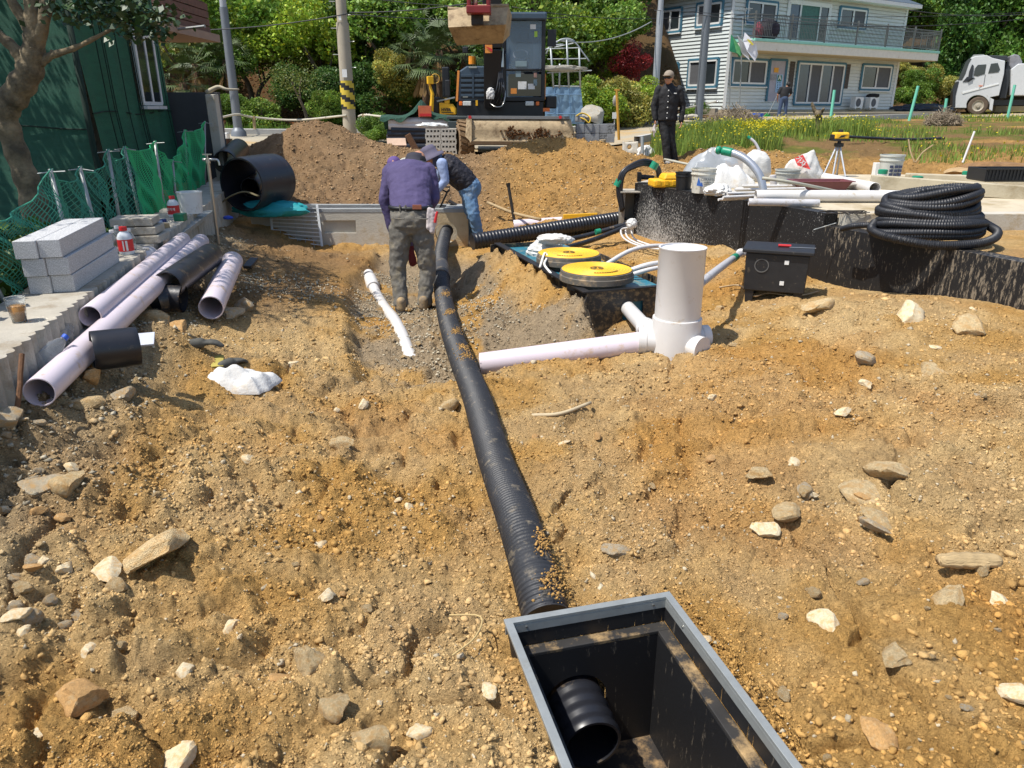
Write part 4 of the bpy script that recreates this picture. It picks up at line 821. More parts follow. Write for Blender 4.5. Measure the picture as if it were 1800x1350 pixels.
for k,(u,v,zt_)in enumerate([(1049,471,.31),(1000,443,.29)]):
 c_=PZ(u,v,zt_);r=.305 if k==0 else.30
 rg=MB().lathe(c_+Vector((0,0,-.17)),(0,0,1),[(r-.05,0),(r-.05,.06),(r+.016,.075),(r+.016,.12),(r+.008,.125),(r+.006,.156),(r-.006,.16)],56).build('lid_ring',m_ring,tk,auto=35)
 prof=[(0,.0)];
 for j in range(1,13):rad=(r-.004)*j/12;prof+=[(rad-.012,.0 if j%1==0 else 0),(rad-.01,.003),(rad-.003,.003),(rad,.0)]
 ld=MB().lathe(c_+Vector((0,0,-.006)),(0,0,1),[(0.001,.001)]+prof[9:],64).build('lid',m_lid,tk,auto=25)
 em=MB();em.lathe(c_,(0,0,1),[(.045,.0),(.047,.004),(.056,.004),(.058,.0)],30)
 for j in range(7):a_=j*.9+.3;em.box(c_+Vector((.03*math.cos(a_*2.1),.035*math.sin(a_*3.3),.002)),(.022,.016,.004),Matrix.Rotation(a_,3,'Z'))
 em.build('emblem',M('lid_print',lin('#7a6228'),.7),ld)
 lt=MB()
 for j in range(11):
  a_=-2.2+j*.12 if k else-1.75+j*.11;q_=c_+Vector((math.cos(a_),math.sin(a_),0))*.2;lt.box(q_+Vector((0,0,.0005)),(.012,.016,.004),Matrix.Rotation(a_,3,'Z'))
 lt.build('lettering',M('lid_print'),ld)
 for j in range(12):
  a_=j*math.pi/6+.2;q_=c_+Vector((math.cos(a_),math.sin(a_),0))*(r-.001);MB().box(q_+Vector((0,0,-.03)),(.012,.03,.035),Matrix.Rotation(a_,3,'Z')).build('lug',m_ring,rg)
q_=PZ(957,455,.25);one('rope',MB().sweep(bez([PZ(949,470,.22),q_+Vector((0,0,.05)),PZ(962,452,.27),PZ(957,465,.24),PZ(968,480,.2),PZ(972,487,.17)],6),.011,8),M('rope_white',lin('#d8d4ca'),.8),'knotted white rope at the left of the lids','rope',smooth=True)
def cloth_heap(name,c_,size,mat,label_,cat,seed,rotz=0,peak=None):
 r=np.random.default_rng(seed);nx,ny=46,34;u,v=np.meshgrid(np.linspace(-1,1,nx),np.linspace(-1,1,ny));a=np.arctan2(v,u);m=np.maximum(np.abs(u),np.abs(v));
 rr=m*(.86+.16*(fbm(np.cos(a)*1.4+seed,np.sin(a)*1.4,seed,3)-.5)*2);X_=np.cos(a)*rr/np.maximum(.72,np.maximum(np.abs(np.cos(a)),np.abs(np.sin(a))));Y_=np.sin(a)*rr/np.maximum(.72,np.maximum(np.abs(np.cos(a)),np.abs(np.sin(a))))
 f=0
 for k in range(5):
  t=r.uniform(0,3.14);fr=r.uniform(.9,2.4);ph=r.uniform(0,1);w=(X_*math.cos(t)+Y_*math.sin(t))*fr+ph+.25*fbm(X_*1.5,Y_*1.5,seed+k,2);f=f+np.abs((w%1)-.5)*2/(1+.4*k)
 f=f/2.4;top=(1-m**2.6)*.6*(.75+.5*f)+.28*f*(1-m**6)+.02
 V1=np.stack([X_*size[0]/2,Y_*size[1]/2,top*size[2]],-1).reshape(-1,3);V0=V1.copy();V0[:,2]=0;V=np.concatenate([V1,V0]);ca,sa=math.cos(rotz),math.sin(rotz)
 V=np.column_stack([V[:,0]*ca-V[:,1]*sa,V[:,0]*sa+V[:,1]*ca,V[:,2]])+np.array(c_)
 ix=np.arange(nx*ny).reshape(ny,nx);Fq=np.stack([ix[:-1,:-1],ix[:-1,1:],ix[1:,1:],ix[1:,:-1]],-1).reshape(-1,4);Fb=Fq[:,::-1]+nx*ny;ed=np.concatenate([ix[0],ix[1:,-1],ix[-1,::-1][1:],ix[::-1,0][1:]]);Fe=np.stack([ed[:-1]+nx*ny,ed[1:]+nx*ny,ed[1:],ed[:-1]],-1)
 o=mk(name,V,np.concatenate([Fq,Fb,Fe]),mat,None,True,org=c_)
 try:o.data.set_sharp_from_angle(angle=math.radians(38))
 except Exception:pass
 return setp(o,label_,cat)
def lump(name,c_,size,mat,label_,cat,seed,fold=.28,n=3,flatb=True,parent=None,rotz=0,crease=2.2,rings=26,segs=44,grp=None,kindp=None):
 r=np.random.default_rng(seed);th=np.linspace(0,math.pi,rings+1)[:,None];ph=np.linspace(0,2*math.pi,segs,endpoint=False)[None]
 X_=np.sin(th)*np.cos(ph);Y_=np.sin(th)*np.sin(ph);Z_=np.cos(th)*np.ones_like(ph)
 f=np.zeros_like(X_)
 for k in range(7):
  d=r.normal(size=3);d/=np.linalg.norm(d);fr=crease*(1+.5*k);f=f+np.abs(((X_*d[0]+Y_*d[1]+Z_*d[2])*fr+r.random())%1-.5)*2/(1+.6*k)
 f=f/3;f=1+fold*(f-f.mean())*1.4+fold*(fbm(X_*1.7+seed,Y_*1.7+Z_*1.3,seed,2)-.5)*1.6
 V=np.stack([X_*f*size[0]/2,Y_*f*size[1]/2,Z_*f*size[2]/2],-1).reshape(-1,3)
 if flatb:V[:,2]=np.maximum(V[:,2],-size[2]*.34);V[:,2]+=size[2]*.34
 a=rotz;V=V@np.array([[math.cos(a),math.sin(a),0],[-math.sin(a),math.cos(a),0],[0,0,1]])+np.array(c_)
 ix=np.arange((rings+1)*segs).reshape(rings+1,segs);Fq=np.stack([ix[:-1],ix[1:],np.roll(ix[1:],-1,1),np.roll(ix[:-1],-1,1)],-1).reshape(-1,4)
 o=mk(name,V,Fq,mat,parent,True,org=c_ if parent is None else None)
 try:o.data.set_sharp_from_angle(angle=math.radians(32))
 except Exception:pass
 if label_:setp(o,label_,cat,grp)
 return o
lump('white_sack',P(957,452,7.9)+Vector((0,0,-.03)),(.36,.3,.26),m_sack,'crumpled white sack lying behind the yellow lids','sack',3)
lump('white_sack',P(975,428,7.75)+Vector((0,0,.0)),(.34,.2,.12),m_sack,'folded end of a white sack over the back of the farther lid','sack',5)
def hose(name,pts,r,mat,label_,cat='hose',grp=None,seg=10,n=8,tape=None):
 path=bez(pts,n);o=one(name,MB().sweep(path,r,seg),mat,label_,cat,grp,smooth=True);return o
hose('white_hose',[PZ(1060,468,.22),PZ(1110,440,.3),PZ(1160,432,.3),PZ(1230,437,.2)],.022,m_white,'white hose arching from the far lid to behind the white chamber')
hose('white_hose',[PZ(1100,478,.2),PZ(1140,465,.26),PZ(1190,458,.25)],.022,m_white,'upper of two white hoses beside the near yellow lid',grp='white hoses beside the near lid')
hose('white_hose',[PZ(1100,486,.18),PZ(1145,473,.23),PZ(1195,466,.22)],.02,m_white,'lower of two white hoses beside the near yellow lid',grp='white hoses beside the near lid')
for k,(dx,l_)in enumerate([(0,'outermost thin white cable looping from the wall corner'),(8,'middle thin white cable looping from the wall corner'),(18,'innermost thin white cable looping from the wall corner')]):
 hose('white_cable',[PZ(1110+k,399,.3),PZ(1092+dx,404,.22),PZ(1098+dx,420,.16),PZ(1130+dx,434-k,.14),PZ(1180,440-2*k,.2)],.011,m_white,l_,'cable','white cables at the wall corner')
def pz2(u,v,z):return PZ(u,v,z)
a=PZ(830,425,.02);b=PZ(1104,383,.2);pa,ra=ribbed([a,b],.1,.045,.005);one('drain_pipe',MB().sweep(pa,ra,24),m_hdpe_c,'black ribbed pipe running right from the concrete box to the wall corner','pipe',auto=30)
pipe_thing(PZ(903,396,.03),PZ(1085,384,.12),.075,.006,m_pink,'pale pink pipe lying on the ground behind the black ribbed pipe','drain_pipe')
for k,(p1,p2,z,l_)in enumerate([((940,432),(1110,391),.1,'upper thin black conduit with tape behind the lids'),((970,442),(1112,394),.08,'lower muddy black conduit behind the lids')]):
 hose('black_conduit',[PZ(*p1,z-.05),PZ((p1[0]+p2[0])/2,(p1[1]+p2[1])/2+4,z),PZ(*p2,z+.15)],.03,m_hdpe,l_,'conduit','black conduits behind the lids')
q_=PZ(1047,408,.16);one('green_tape',MB().cyl(q_,q_+Vector((.06,.02,.01)),.034),m_greenpl,'band of green tape round the black conduit','tape')
hose('black_conduit',[PZ(862,432,-.1),PZ(910,432,-.05),PZ(945,436,0.02)],.022,m_hdpe,'thin black conduit lying left of the tank frame','conduit')
lump('cable_wrap',PZ(1110,400,.3),(.12,.12,.12),m_sack,'wad of white wrapping where the conduits meet the wall','wrapping',8)
a=PZ(990,381,.18);b=PZ(1050,378,.2);one('spirit_level',MB().beam(a,b,.03,.06),m_yellow,'yellow spirit level lying at the foot of the earth pile','spirit level',bevel=.004)
a=P(857,356,11.3);b=P(950,386,10.4);one('wooden_stick',MB().sweep(bez([a,a.lerp(b,.5)+Vector((0,0,-.03)),b],4),.022,8),m_wood,'long bent wooden stick lying at the foot of the earth pile','stick',smooth=True)
a=P(893,322,10.9);b=P(905,395,10.8);one('iron_bar',MB().sweep([a,a.lerp(b,.1),b],[.035,.022,.022],8),m_iron,'dark iron bar standing upright in front of the earth pile','bar')
SL=.69
Cn=Vector((2.9,7.02,0));Cf=Vector((1.6,10.0,0));C2=Vector((4.35,3.6,0))
C2=Cn+(Cn-Cf)*1.25
def bit(name,lo=.0):return None
m_bit=bpy.data.materials.new('bitumen_coat');m_bit.use_nodes=True
def bitumen(m,amt,low):
 nt=m.node_tree;N=nt.nodes;L=nt.links;b=N['Principled BSDF'];b.inputs['Roughness'].default_value=.5;b.inputs['Specular IOR Level'].default_value=.4
 tc=N.new('ShaderNodeTexCoord');sp_=N.new('ShaderNodeMapping');sp_.inputs['Scale'].default_value=(1,1,.22 if low else.55);L.new(tc.outputs['Object'],sp_.inputs[0])
 n=N.new('ShaderNodeTexNoise');n.inputs['Scale'].default_value=42 if low else 75;n.inputs['Detail'].default_value=4;n.inputs['Roughness'].default_value=.8;L.new(sp_.outputs[0],n.inputs[0])
 n2=N.new('ShaderNodeTexNoise');n2.inputs['Scale'].default_value=2.2;L.new(tc.outputs['Object'],n2.inputs[0])
 at=N.new('ShaderNodeAttribute');at.attribute_name='Splash'
 ad=N.new('ShaderNodeMath');ad.operation='MULTIPLY_ADD';L.new(at.outputs['Fac'],ad.inputs[0]);ad.inputs[1].default_value=.22;L.new(n.outputs[0],ad.inputs[2])
 a2=N.new('ShaderNodeMath');a2.operation='MULTIPLY_ADD';L.new(n2.outputs[0],a2.inputs[0]);a2.inputs[1].default_value=.16;L.new(ad.outputs[0],a2.inputs[2])
 mr=N.new('ShaderNodeMapRange');mr.inputs[1].default_value=.73;mr.inputs[2].default_value=.80;L.new(a2.outputs[0],mr.inputs[0])
 mx=N.new('ShaderNodeMix');mx.data_type='RGBA';L.new(mr.outputs[0],mx.inputs[0]);mx.inputs[6].default_value=(.012,.012,.013,1);mx.inputs[7].default_value=(.42,.41,.38,1)if not low else(.2,.165,.12,1)
 L.new(mx.outputs[2],b.inputs['Base Color'])
bitumen(m_bit,1,False);m_bit2=bpy.data.materials.new('bitumen_streaked');m_bit2.use_nodes=True;bitumen(m_bit2,1,True)
def gridwall(A_,B_,ztop,zb,t,mat,name,parent,splash,wav=.0,thick=.16):
 n1_,n2_=60,14;V=[];d=(B_-A_);nrm=Vector((d.y,-d.x,0)).normalized();nrm=nrm if nrm.x<0 else-nrm
 rows=[]
 for k in range(n2_+1):
  for i in range(n1_+1):
   s=i/n1_;q_=A_.lerp(B_,s);zt2=ztop(s)if callable(ztop)else ztop;z=zb+(zt2-zb)*k/n2_+(wav*math.sin(s*37)if k==n2_ else 0);V.append((q_.x,q_.y,z))
 Fq=[(k*(n1_+1)+i,k*(n1_+1)+i+1,(k+1)*(n1_+1)+i+1,(k+1)*(n1_+1)+i)for k in range(n2_)for i in range(n1_)]
 base=len(V);V+=[(x-nrm.x*thick,y-nrm.y*thick,z)for x,y,z in V]
 Fq+=[tuple(base+q_ for q_ in reversed(f))for f in Fq]
 top=n2_*(n1_+1);Fq+=[(top+i,top+i+1,base+top+i+1,base+top+i)for i in range(n1_)];e1=[k*(n1_+1)for k in range(n2_+1)];e2=[k*(n1_+1)+n1_ for k in range(n2_+1)]
 Fq+=[(e1[k],e1[k+1],base+e1[k+1],base+e1[k])for k in range(n2_)]+[(e2[k+1],e2[k],base+e2[k],base+e2[k+1])for k in range(n2_)]
 o=mk(name,V,Fq,mat,parent)
 at=o.data.attributes.new('Splash','FLOAT','POINT');vals=np.zeros(len(V),dtype=np.float32)
 for j in range(len(V)):
  i=(j%base)%(n1_+1);k=(j%base)//(n1_+1);vals[j]=splash(i/n1_,k/n2_)
 at.data.foreach_set('value',vals);return o
m_bas2=bpy.data.materials.new('basin_speckled');m_bas2.use_nodes=True;bitumen(m_bas2,1,True)
for x in m_bas2.node_tree.nodes:
 if x.type=='MAP_RANGE':x.inputs[1].default_value=.68;x.inputs[2].default_value=.80
for x in cb.children:
 if x.name.split('.')[0]in('inner_wall','end_wall','collar','side_wall'):x.data.materials[0]=m_bas2
fd=thing('foundation','raised concrete foundation slab with bitumen-coated black sides, right of the tank','foundation',(4.5,8.5,0))
gridwall(Cf,Cn,SL,-.1,.1,m_bit,'side_wall',fd,lambda s,h:max(0,1-abs(s-.18)*2.2)*(1.15-h)*1.0+.12)
gridwall(Cn+Vector((.0,0,0)),C2,lambda s:.58-.03*s,-.1,.1,m_bit2,'lower_side_wall',fd,lambda s,h:.35+.5*min(1,max(0,s*2.2-.4)))
bk=Vector((1.75,10.35,0))
MB().prism([Vector((Cn.x+.17,Cn.y+.08,.2)),Vector((9.5,6.95,.2)),Vector((9.5,11.3,.2)),Vector((2.3,11.3,.2)),Vector((Cf.x+.17,Cf.y+.07,.2))],(0,0,SL-.2+.001)).build('slab',M('slab_concrete',lin('#b8ab92'),.9,var=.14,vs=2.5,bump=.3,bs=60,dirt=lin('#96835f'),dirtamt=.35,ds=1.5),fd)
gridwall(Vector((Cf.x+.0,Cf.y,0)),Vector((2.3,11.32,0)),SL,-.1,.1,m_conc,'back_wall',fd,lambda s,h:0)
MB().box((6.2,6.98,.62),(6.3,.16,.16)).build('edge_beam',m_conc_l,fd,bevel=.006)
m_curb=M('curb_concrete',lin('#b3a88f'),.9,var=.15,vs=3,bump=.2,dirt=lin('#8a7a5c'),dirtamt=.4,ds=2)
MB().beam(P(1530,319,8.75)*1,PZ(1860,343,.74),.14,.14).build('upstand_beam',m_curb,fd,bevel=.006)
MB().beam(PZ(1590,316,.75),PZ(1860,327,.75),.16,.16).build('upstand_beam',m_curb,fd,bevel=.006)
tv=[Vector((Cn.x+.1,Cn.y-.05,.3)),Vector((C2.x+.1,C2.y,.3)),Vector((9.5,C2.y,.3)),Vector((9.5,6.93,.3))]
nx_,ny_=90,60;V=[]
for j in range(ny_+1):
 for i in range(nx_+1):
  a=tv[0].lerp(tv[1],j/ny_);b=tv[3].lerp(tv[2],j/ny_);q_=a.lerp(b,(i/nx_)**1.5);V.append((q_.x,q_.y,0))
V=np.array(V);V[:,2]=.545-.03*sstep(7,4,V[:,1])+.3*detail(V[:,0]*1.7+40,V[:,1]*1.7-5)+.04*(fbm(V[:,0]*2,V[:,1]*2,5)-.5)
ix=np.arange((nx_+1)*(ny_+1)).reshape(ny_+1,nx_+1);te=mk('terrace_soil',V,np.stack([ix[:-1,:-1],ix[1:,:-1],ix[1:,1:],ix[:-1,1:]],-1).reshape(-1,4),mg,smooth=True,org=(0,0,0));te['kind']='structure'
set_col(te,dirt_color(V[:,0]+3.3,V[:,1]))
a=P(1096,352,10.1);cc=thing('corner_chute','open grey box channel at the far corner of the black wall','channel',(a.x,a.y,0))
mb=MB();mb.box((1.45,10.05,.3),(.04,.3,.55)).box((1.62,10.2,.3),(.3,.04,.55)).box((1.53,9.93,.12),(.16,.03,.2));mb.build('channel',M('dusty_panel',lin('#7d766a'),.8,var=.2),cc,bevel=.004)
MB().box((1.53,10.05,.585),(.26,.36,.02)).build('rim',m_conc,cc,bevel=.003)
for k in range(3):
 o_=k*3.5;hose('black_hose',[P(1093+k,372-k*2,9.9),P(1086+o_*.8,335,9.9),P(1092+o_*.8,305,9.9),P(1112+o_*.7,289+o_*.6,9.95),P(1135,282+o_,10.0),P(1156-o_*.4,292+o_*.6,10.05),P(1161-o_*.6,312,10.1),P(1160-o_,322,10.1)],.024,m_hdpe_c,['outermost black hose arching over the wall corner','middle black hose arching over the wall corner','innermost black hose arching over the wall corner'][k],'hose','black hoses arching over the wall corner')
for(u,v)in((1087,322),(1150,291)):q_=P(u,v,9.92);one('green_tape',MB().cyl(q_+Vector((-.02,0,-.04)),q_+Vector((.02,0,.04)),.05),m_greenpl,'green tape holding the arched hoses, '+('left side' if u<1100 else 'right side'),'tape','green tape on the arched hoses')
t=thing('basin_box','black plastic catch basin box on short legs standing by the black wall','catch basin',(2.38,6.45,.03))
Rb=Matrix.Rotation(-.38,3,'Z');bc=Vector((2.33,6.5,.27));m_bb=M('box_black',lin('#1f2023'),.5,var=.2,vs=12,dirt=lin('#63584a'),dirtamt=.12,ds=20)
MB().box(bc,(.50,.36,.33),Rb,taper=1.04).build('body',m_bb,t,bevel=.01)
MB().box(bc+Vector((0,0,.185)),(.58,.43,.035),Rb).build('lid',m_bb,t,bevel=.008)
for sx,sy in((-1,-1),(1,-1),(1,1),(-1,1)):
 MB().box(bc+Rb@Vector((sx*.2,sy*.13,-.21)),(.06,.06,.13),Rb,taper=1.3).build('leg',m_bb,t,bevel=.004)
for(x,z)in((.08,.1),(.06,-.08)):MB().box(bc+Rb@Vector((x,-.1875-.002*(z>0),z)),(.035,.003,.035),Rb).build('sticker',m_whitepl,t)
MB().lathe(bc+Rb@Vector((-.12,-.184,.06)),Rb@Vector((0,-1,0)),[(.06,0),(.06,.006),(.052,.006),(.052,0)],24).build('emblem_ring',M('dusty_grey',lin('#5b5a58'),.7),t)
one('red_marker',MB().sweep([bc+Vector((-.02,-.02,.215)),bc+Vector((.08,-.05,.215))],[.012,.012],10),m_red,'red marker pen lying on the lid of the black box','marker')
one('steel_rod',MB().sweep([bc+Vector((.06,-.07,.207)),bc+Vector((.27,-.12,.207))],.004,6),m_steel,'thin steel rod lying on the lid of the black box','rod')
hose('beige_cable',[PZ(1265,505,.04),PZ(1300,502,.04),PZ(1325,520,.05),PZ(1350,515,.06),PZ(1400,520,.07),PZ(1440,512,.08)],.008,M('beige_cable',lin('#b9a07a'),.7),'thin beige cable lying on the ground in front of the black box','cable')
m_coil=M('coil_black',lin('#1d1e22'),.5,var=.1,vs=6)
cc_=Vector((3.46,6.28,.60));path=[];turns=19
for i in range(turns*36):
 a=2*math.pi*i/36;k=i/36;inner=.085*((int(k)%3)==2);rad=.425-.006*k-inner*.8+.014*math.sin(k*5.3)
 path.append(cc_+Vector((rad*math.cos(a),rad*.9*math.sin(a),.03+.0175*k+.05*math.sin(a+1.9+k*.35)*min(1,k/3)+.008*math.sin(3*a+k))))
tail=bez([P(1480,402,6.55),P(1505,397,6.4),P(1550,396,6.3),path[0]+Vector((0,.12,.02)),path[0]+Vector((.02,.0,0))],12)
pa,ra=ribbed(path,.03,.02,.003)
one('conduit_coil',MB().sweep(pa,ra,9),m_coil,'big coil of black ribbed conduit on the edge of the lower wall','conduit coil',smooth=False,auto=40)
pa,ra=ribbed(tail[:-12],.024,.016,.002);one('conduit_end',MB().sweep(pa,ra,9),m_coil,'loose end of black conduit left of the coil','conduit',auto=40)
hp=[cc_+Vector(q_)for q_ in[(-.42,.05,.1),(-.5,-.1,.06),(-.42,-.3,.03),(-.15,-.46,.0),(.2,-.46,.02),(.42,-.28,.06),(.46,-.05,.1),(.35,.25,.2)]]
pa,ra=ribbed(bez(hp,14),.033,.016,.003);one('conduit_loop',MB().sweep(pa,ra,9),m_coil,'outermost loose loop of the black conduit coil, hanging low in front','conduit',auto=40)
def capsule_mb(mb,a,b,r0,r1,flat=1.0,seg=14):
 a=Vector(a);b=Vector(b);d=b-a;n=8;path=[];rr=[]
 L=d.length;u=d.normalized()
 for k in range(4):t=k/4;path.append(a-u*r0*math.cos(t*math.pi/2)*.95);rr.append(max(r0*math.sin(t*math.pi/2),.003))
 for k in range(5):t=k/4;path.append(a.lerp(b,t));rr.append(r0+(r1-r0)*t)
 for k in range(1,5):t=k/4;path.append(b+u*r1*math.sin(t*math.pi/2)*.95);rr.append(max(r1*math.cos(t*math.pi/2),.003))
 mb.sweep(path,rr,seg,True,flat=flat);return mb
def blob(name,parts,mat,parent,voxel=.011,wr=.0,ws=.09,smooth=3,label=None):
 mb=MB()
 for p in parts:
  if p[0]=='c':capsule_mb(mb,*p[1:])
  elif p[0]=='b':mb.ball(*p[1:])
  elif p[0]=='l':
   vs=[];rings=p[1];seg=22
   for c_,rx,ry,R in rings:
    for k in range(seg):a=2*math.pi*k/seg;vs.append(Vector(c_)+R@Vector((rx*math.cos(a),ry*math.sin(a),0)))
   fs=[(i*seg+k,i*seg+(k+1)%seg,(i+1)*seg+(k+1)%seg,(i+1)*seg+k)for i in range(len(rings)-1)for k in range(seg)]
   fs+=[tuple(range(seg-1,-1,-1)),tuple(range((len(rings)-1)*seg,len(rings)*seg))];mb.add(vs,fs)
 o=mb.build(name,mat,parent,True)
 md=o.modifiers.new('remesh','REMESH');md.mode='VOXEL';md.voxel_size=voxel;md.use_smooth_shade=True
 if smooth:sm=o.modifiers.new('smooth','SMOOTH');sm.iterations=smooth;sm.factor=.6
 if wr:
  tx=bpy.data.textures.new('folds','CLOUDS');tx.noise_scale=ws;tx.noise_depth=2
  dm_=o.modifiers.new('folds','DISPLACE');dm_.texture=tx;dm_.strength=wr;dm_.mid_level=.5;dm_.texture_coords='LOCAL'
 if label:o['label']=label
 return o
m_skin=M('skin',lin('#b98466'),.55,var=.06,sss=.1);m_hair=M('hair',lin('#1b1714'),.7,var=.2)
def Rot(x=0,y=0,z=0):return Matrix.Rotation(z,3,'Z')@Matrix.Rotation(y,3,'Y')@Matrix.Rotation(x,3,'X')
def hand(parts,wrist,d,side,palm_n,L=.17,curl=.5,r=.0085):
 wrist=Vector(wrist);d=Vector(d).normalized();n_=Vector(palm_n).normalized();s=d.cross(n_).normalized()*side;n_=s.cross(d).normalized()*side
 pc=wrist+d*L*.28
 for k in(-1,0,1):parts.append(('c',wrist+s*.018*k,wrist+d*L*.48+s*.024*k,.015,.013))
 for k,fl in enumerate((.42,.47,.44,.35)):
  b=wrist+d*L*.48+s*(.031-.021*k);m_=b+(d*math.cos(curl*.5)+n_*math.sin(curl*.5))*L*fl*.5;e=m_+(d*math.cos(curl*1.5)+n_*math.sin(curl*1.5))*L*fl*.5
  parts.append(('c',b,m_,r*1.05,r));parts.append(('c',m_,e,r,r*.85))
 b=wrist+d*L*.15+s*.03;m_=b+(s*.75+d*.6+n_*.2).normalized()*L*.24;e=m_+(d*.9+s*.25+n_*.3).normalized()*L*.2
 parts.append(('c',b,m_,r*1.3,r*1.1));parts.append(('c',m_,e,r*1.1,r*.9))
def head_parts(c_,R,face=True):
 c_=Vector(c_);q_=lambda x,y,z:c_+R@Vector((x,y,z))
 ps=[('b',q_(0,0,.02),.1,16,12,(.78,.95,1.08),0,R),('b',q_(0,-.03,-.055),.062,14,10,(.85,.95,.95),0,R),('b',q_(0,-.098,-.012),.014,8,6,(.8,1.1,1.5),0,R),('b',q_(.079,.0,-.01),.02,8,6,(.5,.8,1.3),0,R),('b',q_(-.079,.0,-.01),.02,8,6,(.5,.8,1.3),0,R),('b',q_(0,-.088,-.056),.014,8,6,(1.6,.6,.5),0,R),('b',q_(0,-.078,-.09),.018,8,6,(1.1,.7,.7),0,R)]
 return ps
def person(loc,label_):return thing('person',label_,'person',loc)
def shoe(t,c_,ang,mat,L=.28,W_=.1,sole=None,pitch=0):
 c_=Vector(c_);R=Matrix.Rotation(ang,3,'Z')@Matrix.Rotation(pitch,3,'X')
 q_=lambda x,y,z:c_+R@Vector((x,y,z))
 o=blob('shoe',[('b',q_(0,.08,.035),.06,14,10,(.8,1.3,.75),0,R),('b',q_(0,-.04,.05),.055,14,10,(.75,1.2,1.0),0,R),('c',q_(0,-.06,.05),q_(0,-.06,.11),.045,.045),('b',q_(0,.02,.04),.055,14,10,(.85,1.8,.8),0,R)],mat,t,.009,.004,.03,1)
 MB().prism([q_(x,y,-.012)for x,y in[(-.035,-.11),(.035,-.11),(.042,-.02),(.05,.07),(.035,.145),(0,.162),(-.035,.145),(-.05,.07),(-.042,-.02)]],R@Vector((0,0,.028))).build('sole',sole or m_sole,o,bevel=.004)
 return o
m_sole=M('shoe_sole',lin('#3a352e'),.8);m_boot=M('dusty_boot',lin('#7c6d58'),.85,var=.25,vs=20,dirt=lin('#a58a62'),dirtamt=.5,ds=14)
m_purple=M('purple_shirt',lin('#4a4166'),.85,var=.08,vs=6,bump=.25,bs=300)
m_jean=M('grey_jeans',lin('#68645c'),.9,var=.22,vs=7,bump=.35,bs=250,dirt=lin('#8d8168'),dirtamt=.35,ds=5)
gz=G(-1.0,7.2)-.01
fl=PZ(706,553,gz);fr=PZ(747,551,gz);fl.z=G(fl.x,fl.y)+.0;fr.z=G(fr.x,fr.y)+.0
t=person(((fl.x+fr.x)/2,fl.y,gz),'person in purple shirt and grey jeans bending over the pipe, back to the camera')
hipc=P(722,385,7.25);belt=P(722,364,7.3)
hl=P(705,400,7.25);hr=P(741,400,7.25);kl_=P(699,478,7.2);kr=P(752,474,7.22)
al=fl+Vector((0,.02,.1));ar=fr+Vector((0,.02,.1))
sh=P(718,300,7.72);sl=P(692,300,7.7);sr=P(748,300,7.72)
neck=P(724,292,7.82);headc=Vector(neck)+Vector((.05,.14,.03))
el=P(676,350,7.62);er=P(762,352,7.6);wl=P(690,408,7.62);wr_=P(722,436,7.7)
Rh=Rot(x=1.0)
body=[('c',hipc,neck,.1,.06),('c',hl,kl_,.07,.05),('c',kl_,al,.05,.035),('c',hr,kr,.07,.05),('c',kr,ar,.05,.035),('c',sl,el,.045,.035),('c',el,wl,.035,.024),('c',sr,er,.045,.035),('c',er,wr_,.035,.024),('c',neck,headc,.05,.05)]+head_parts(headc,Rot(x=.9,z=math.pi))
hand(body,wl,(.1,.1,-1),1,(0,1,0));blob('body',body,m_skin,t,.01)
Rt=lambda a:Matrix.Rotation(a,3,'X')
def mid(a,b,s):return Vector(a).lerp(Vector(b),s)
tors=[(P(722,372,7.28),.19,.125,Rt(0)),(P(722,366,7.3),.195,.13,Rt(-.1)),(mid(belt,sh,.25),.20,.14,Rt(-.35)),(mid(belt,sh,.55),.215,.15,Rt(-.6)),(mid(belt,sh,.85),.235,.145,Rt(-.8)),(sh+Vector((.0,.03,.02)),.235,.115,Rt(-.9)),(neck+Vector((0,0,0)),.13,.085,Rt(-1.0)),(neck+Vector((.01,.06,.01)),.075,.06,Rt(-1.1))]
blob('shirt',[('l',tors),('c',sl+Vector((-.03,0,0)),el,.082,.062),('c',el,wl,.062,.042),('c',sr+Vector((.03,0,0)),er,.082,.062),('c',er,wr_+Vector((0,0,.05)),.062,.042)],m_purple,t,.011,.034,.1,2)
pel=[(P(722,362,7.28),.185,.12,Rt(0)),(P(722,378,7.24),.195,.14,Rt(0)),(P(722,396,7.23),.19,.135,Rt(0)),(P(722,410,7.25),.15,.1,Rt(0))]
o_j=blob('jeans',[('l',pel),('c',hl,kl_,.118,.078),('c',kl_,al+Vector((0,0,.01)),.078,.068),('c',hr,kr,.12,.08),('c',kr,ar+Vector((0,0,.01)),.08,.07),('b',al+Vector((0,0,-.02)),.075,12,8,(1,1,.5)),('b',ar+Vector((0,0,-.02)),.078,12,8,(1,1,.5))],m_jean,t,.011,.034,.06,1)
mb=MB();bp=[P(722,364,7.28)+Vector((.197*math.cos(a),.135*math.sin(a),0))for a in np.linspace(0,2*math.pi,28,endpoint=False)];mb.sweep(bp,.02,8,closed=True,flat=1);mb.build('belt',M('belt_black',lin('#17171a'),.5),t,True)
MB().box(P(733,364,7.125),(.085,.012,.042)).build('belt_patch',M('brown_leather',lin('#8a5138'),.6),t,bevel=.003)
for u in(703,713):MB().box(P(u,366,7.14),(.012,.02,.06)).build('belt_loop',m_jean,t)
for u in(700,741):
 MB().sweep(bez([P(u-11,383,7.06),P(u-9,384,7.045),P(u+8,385,7.04),P(u+11,384,7.055)],4),.006,6).build('pocket_seam',m_jean,t)
g_=P(759,383,7.12)
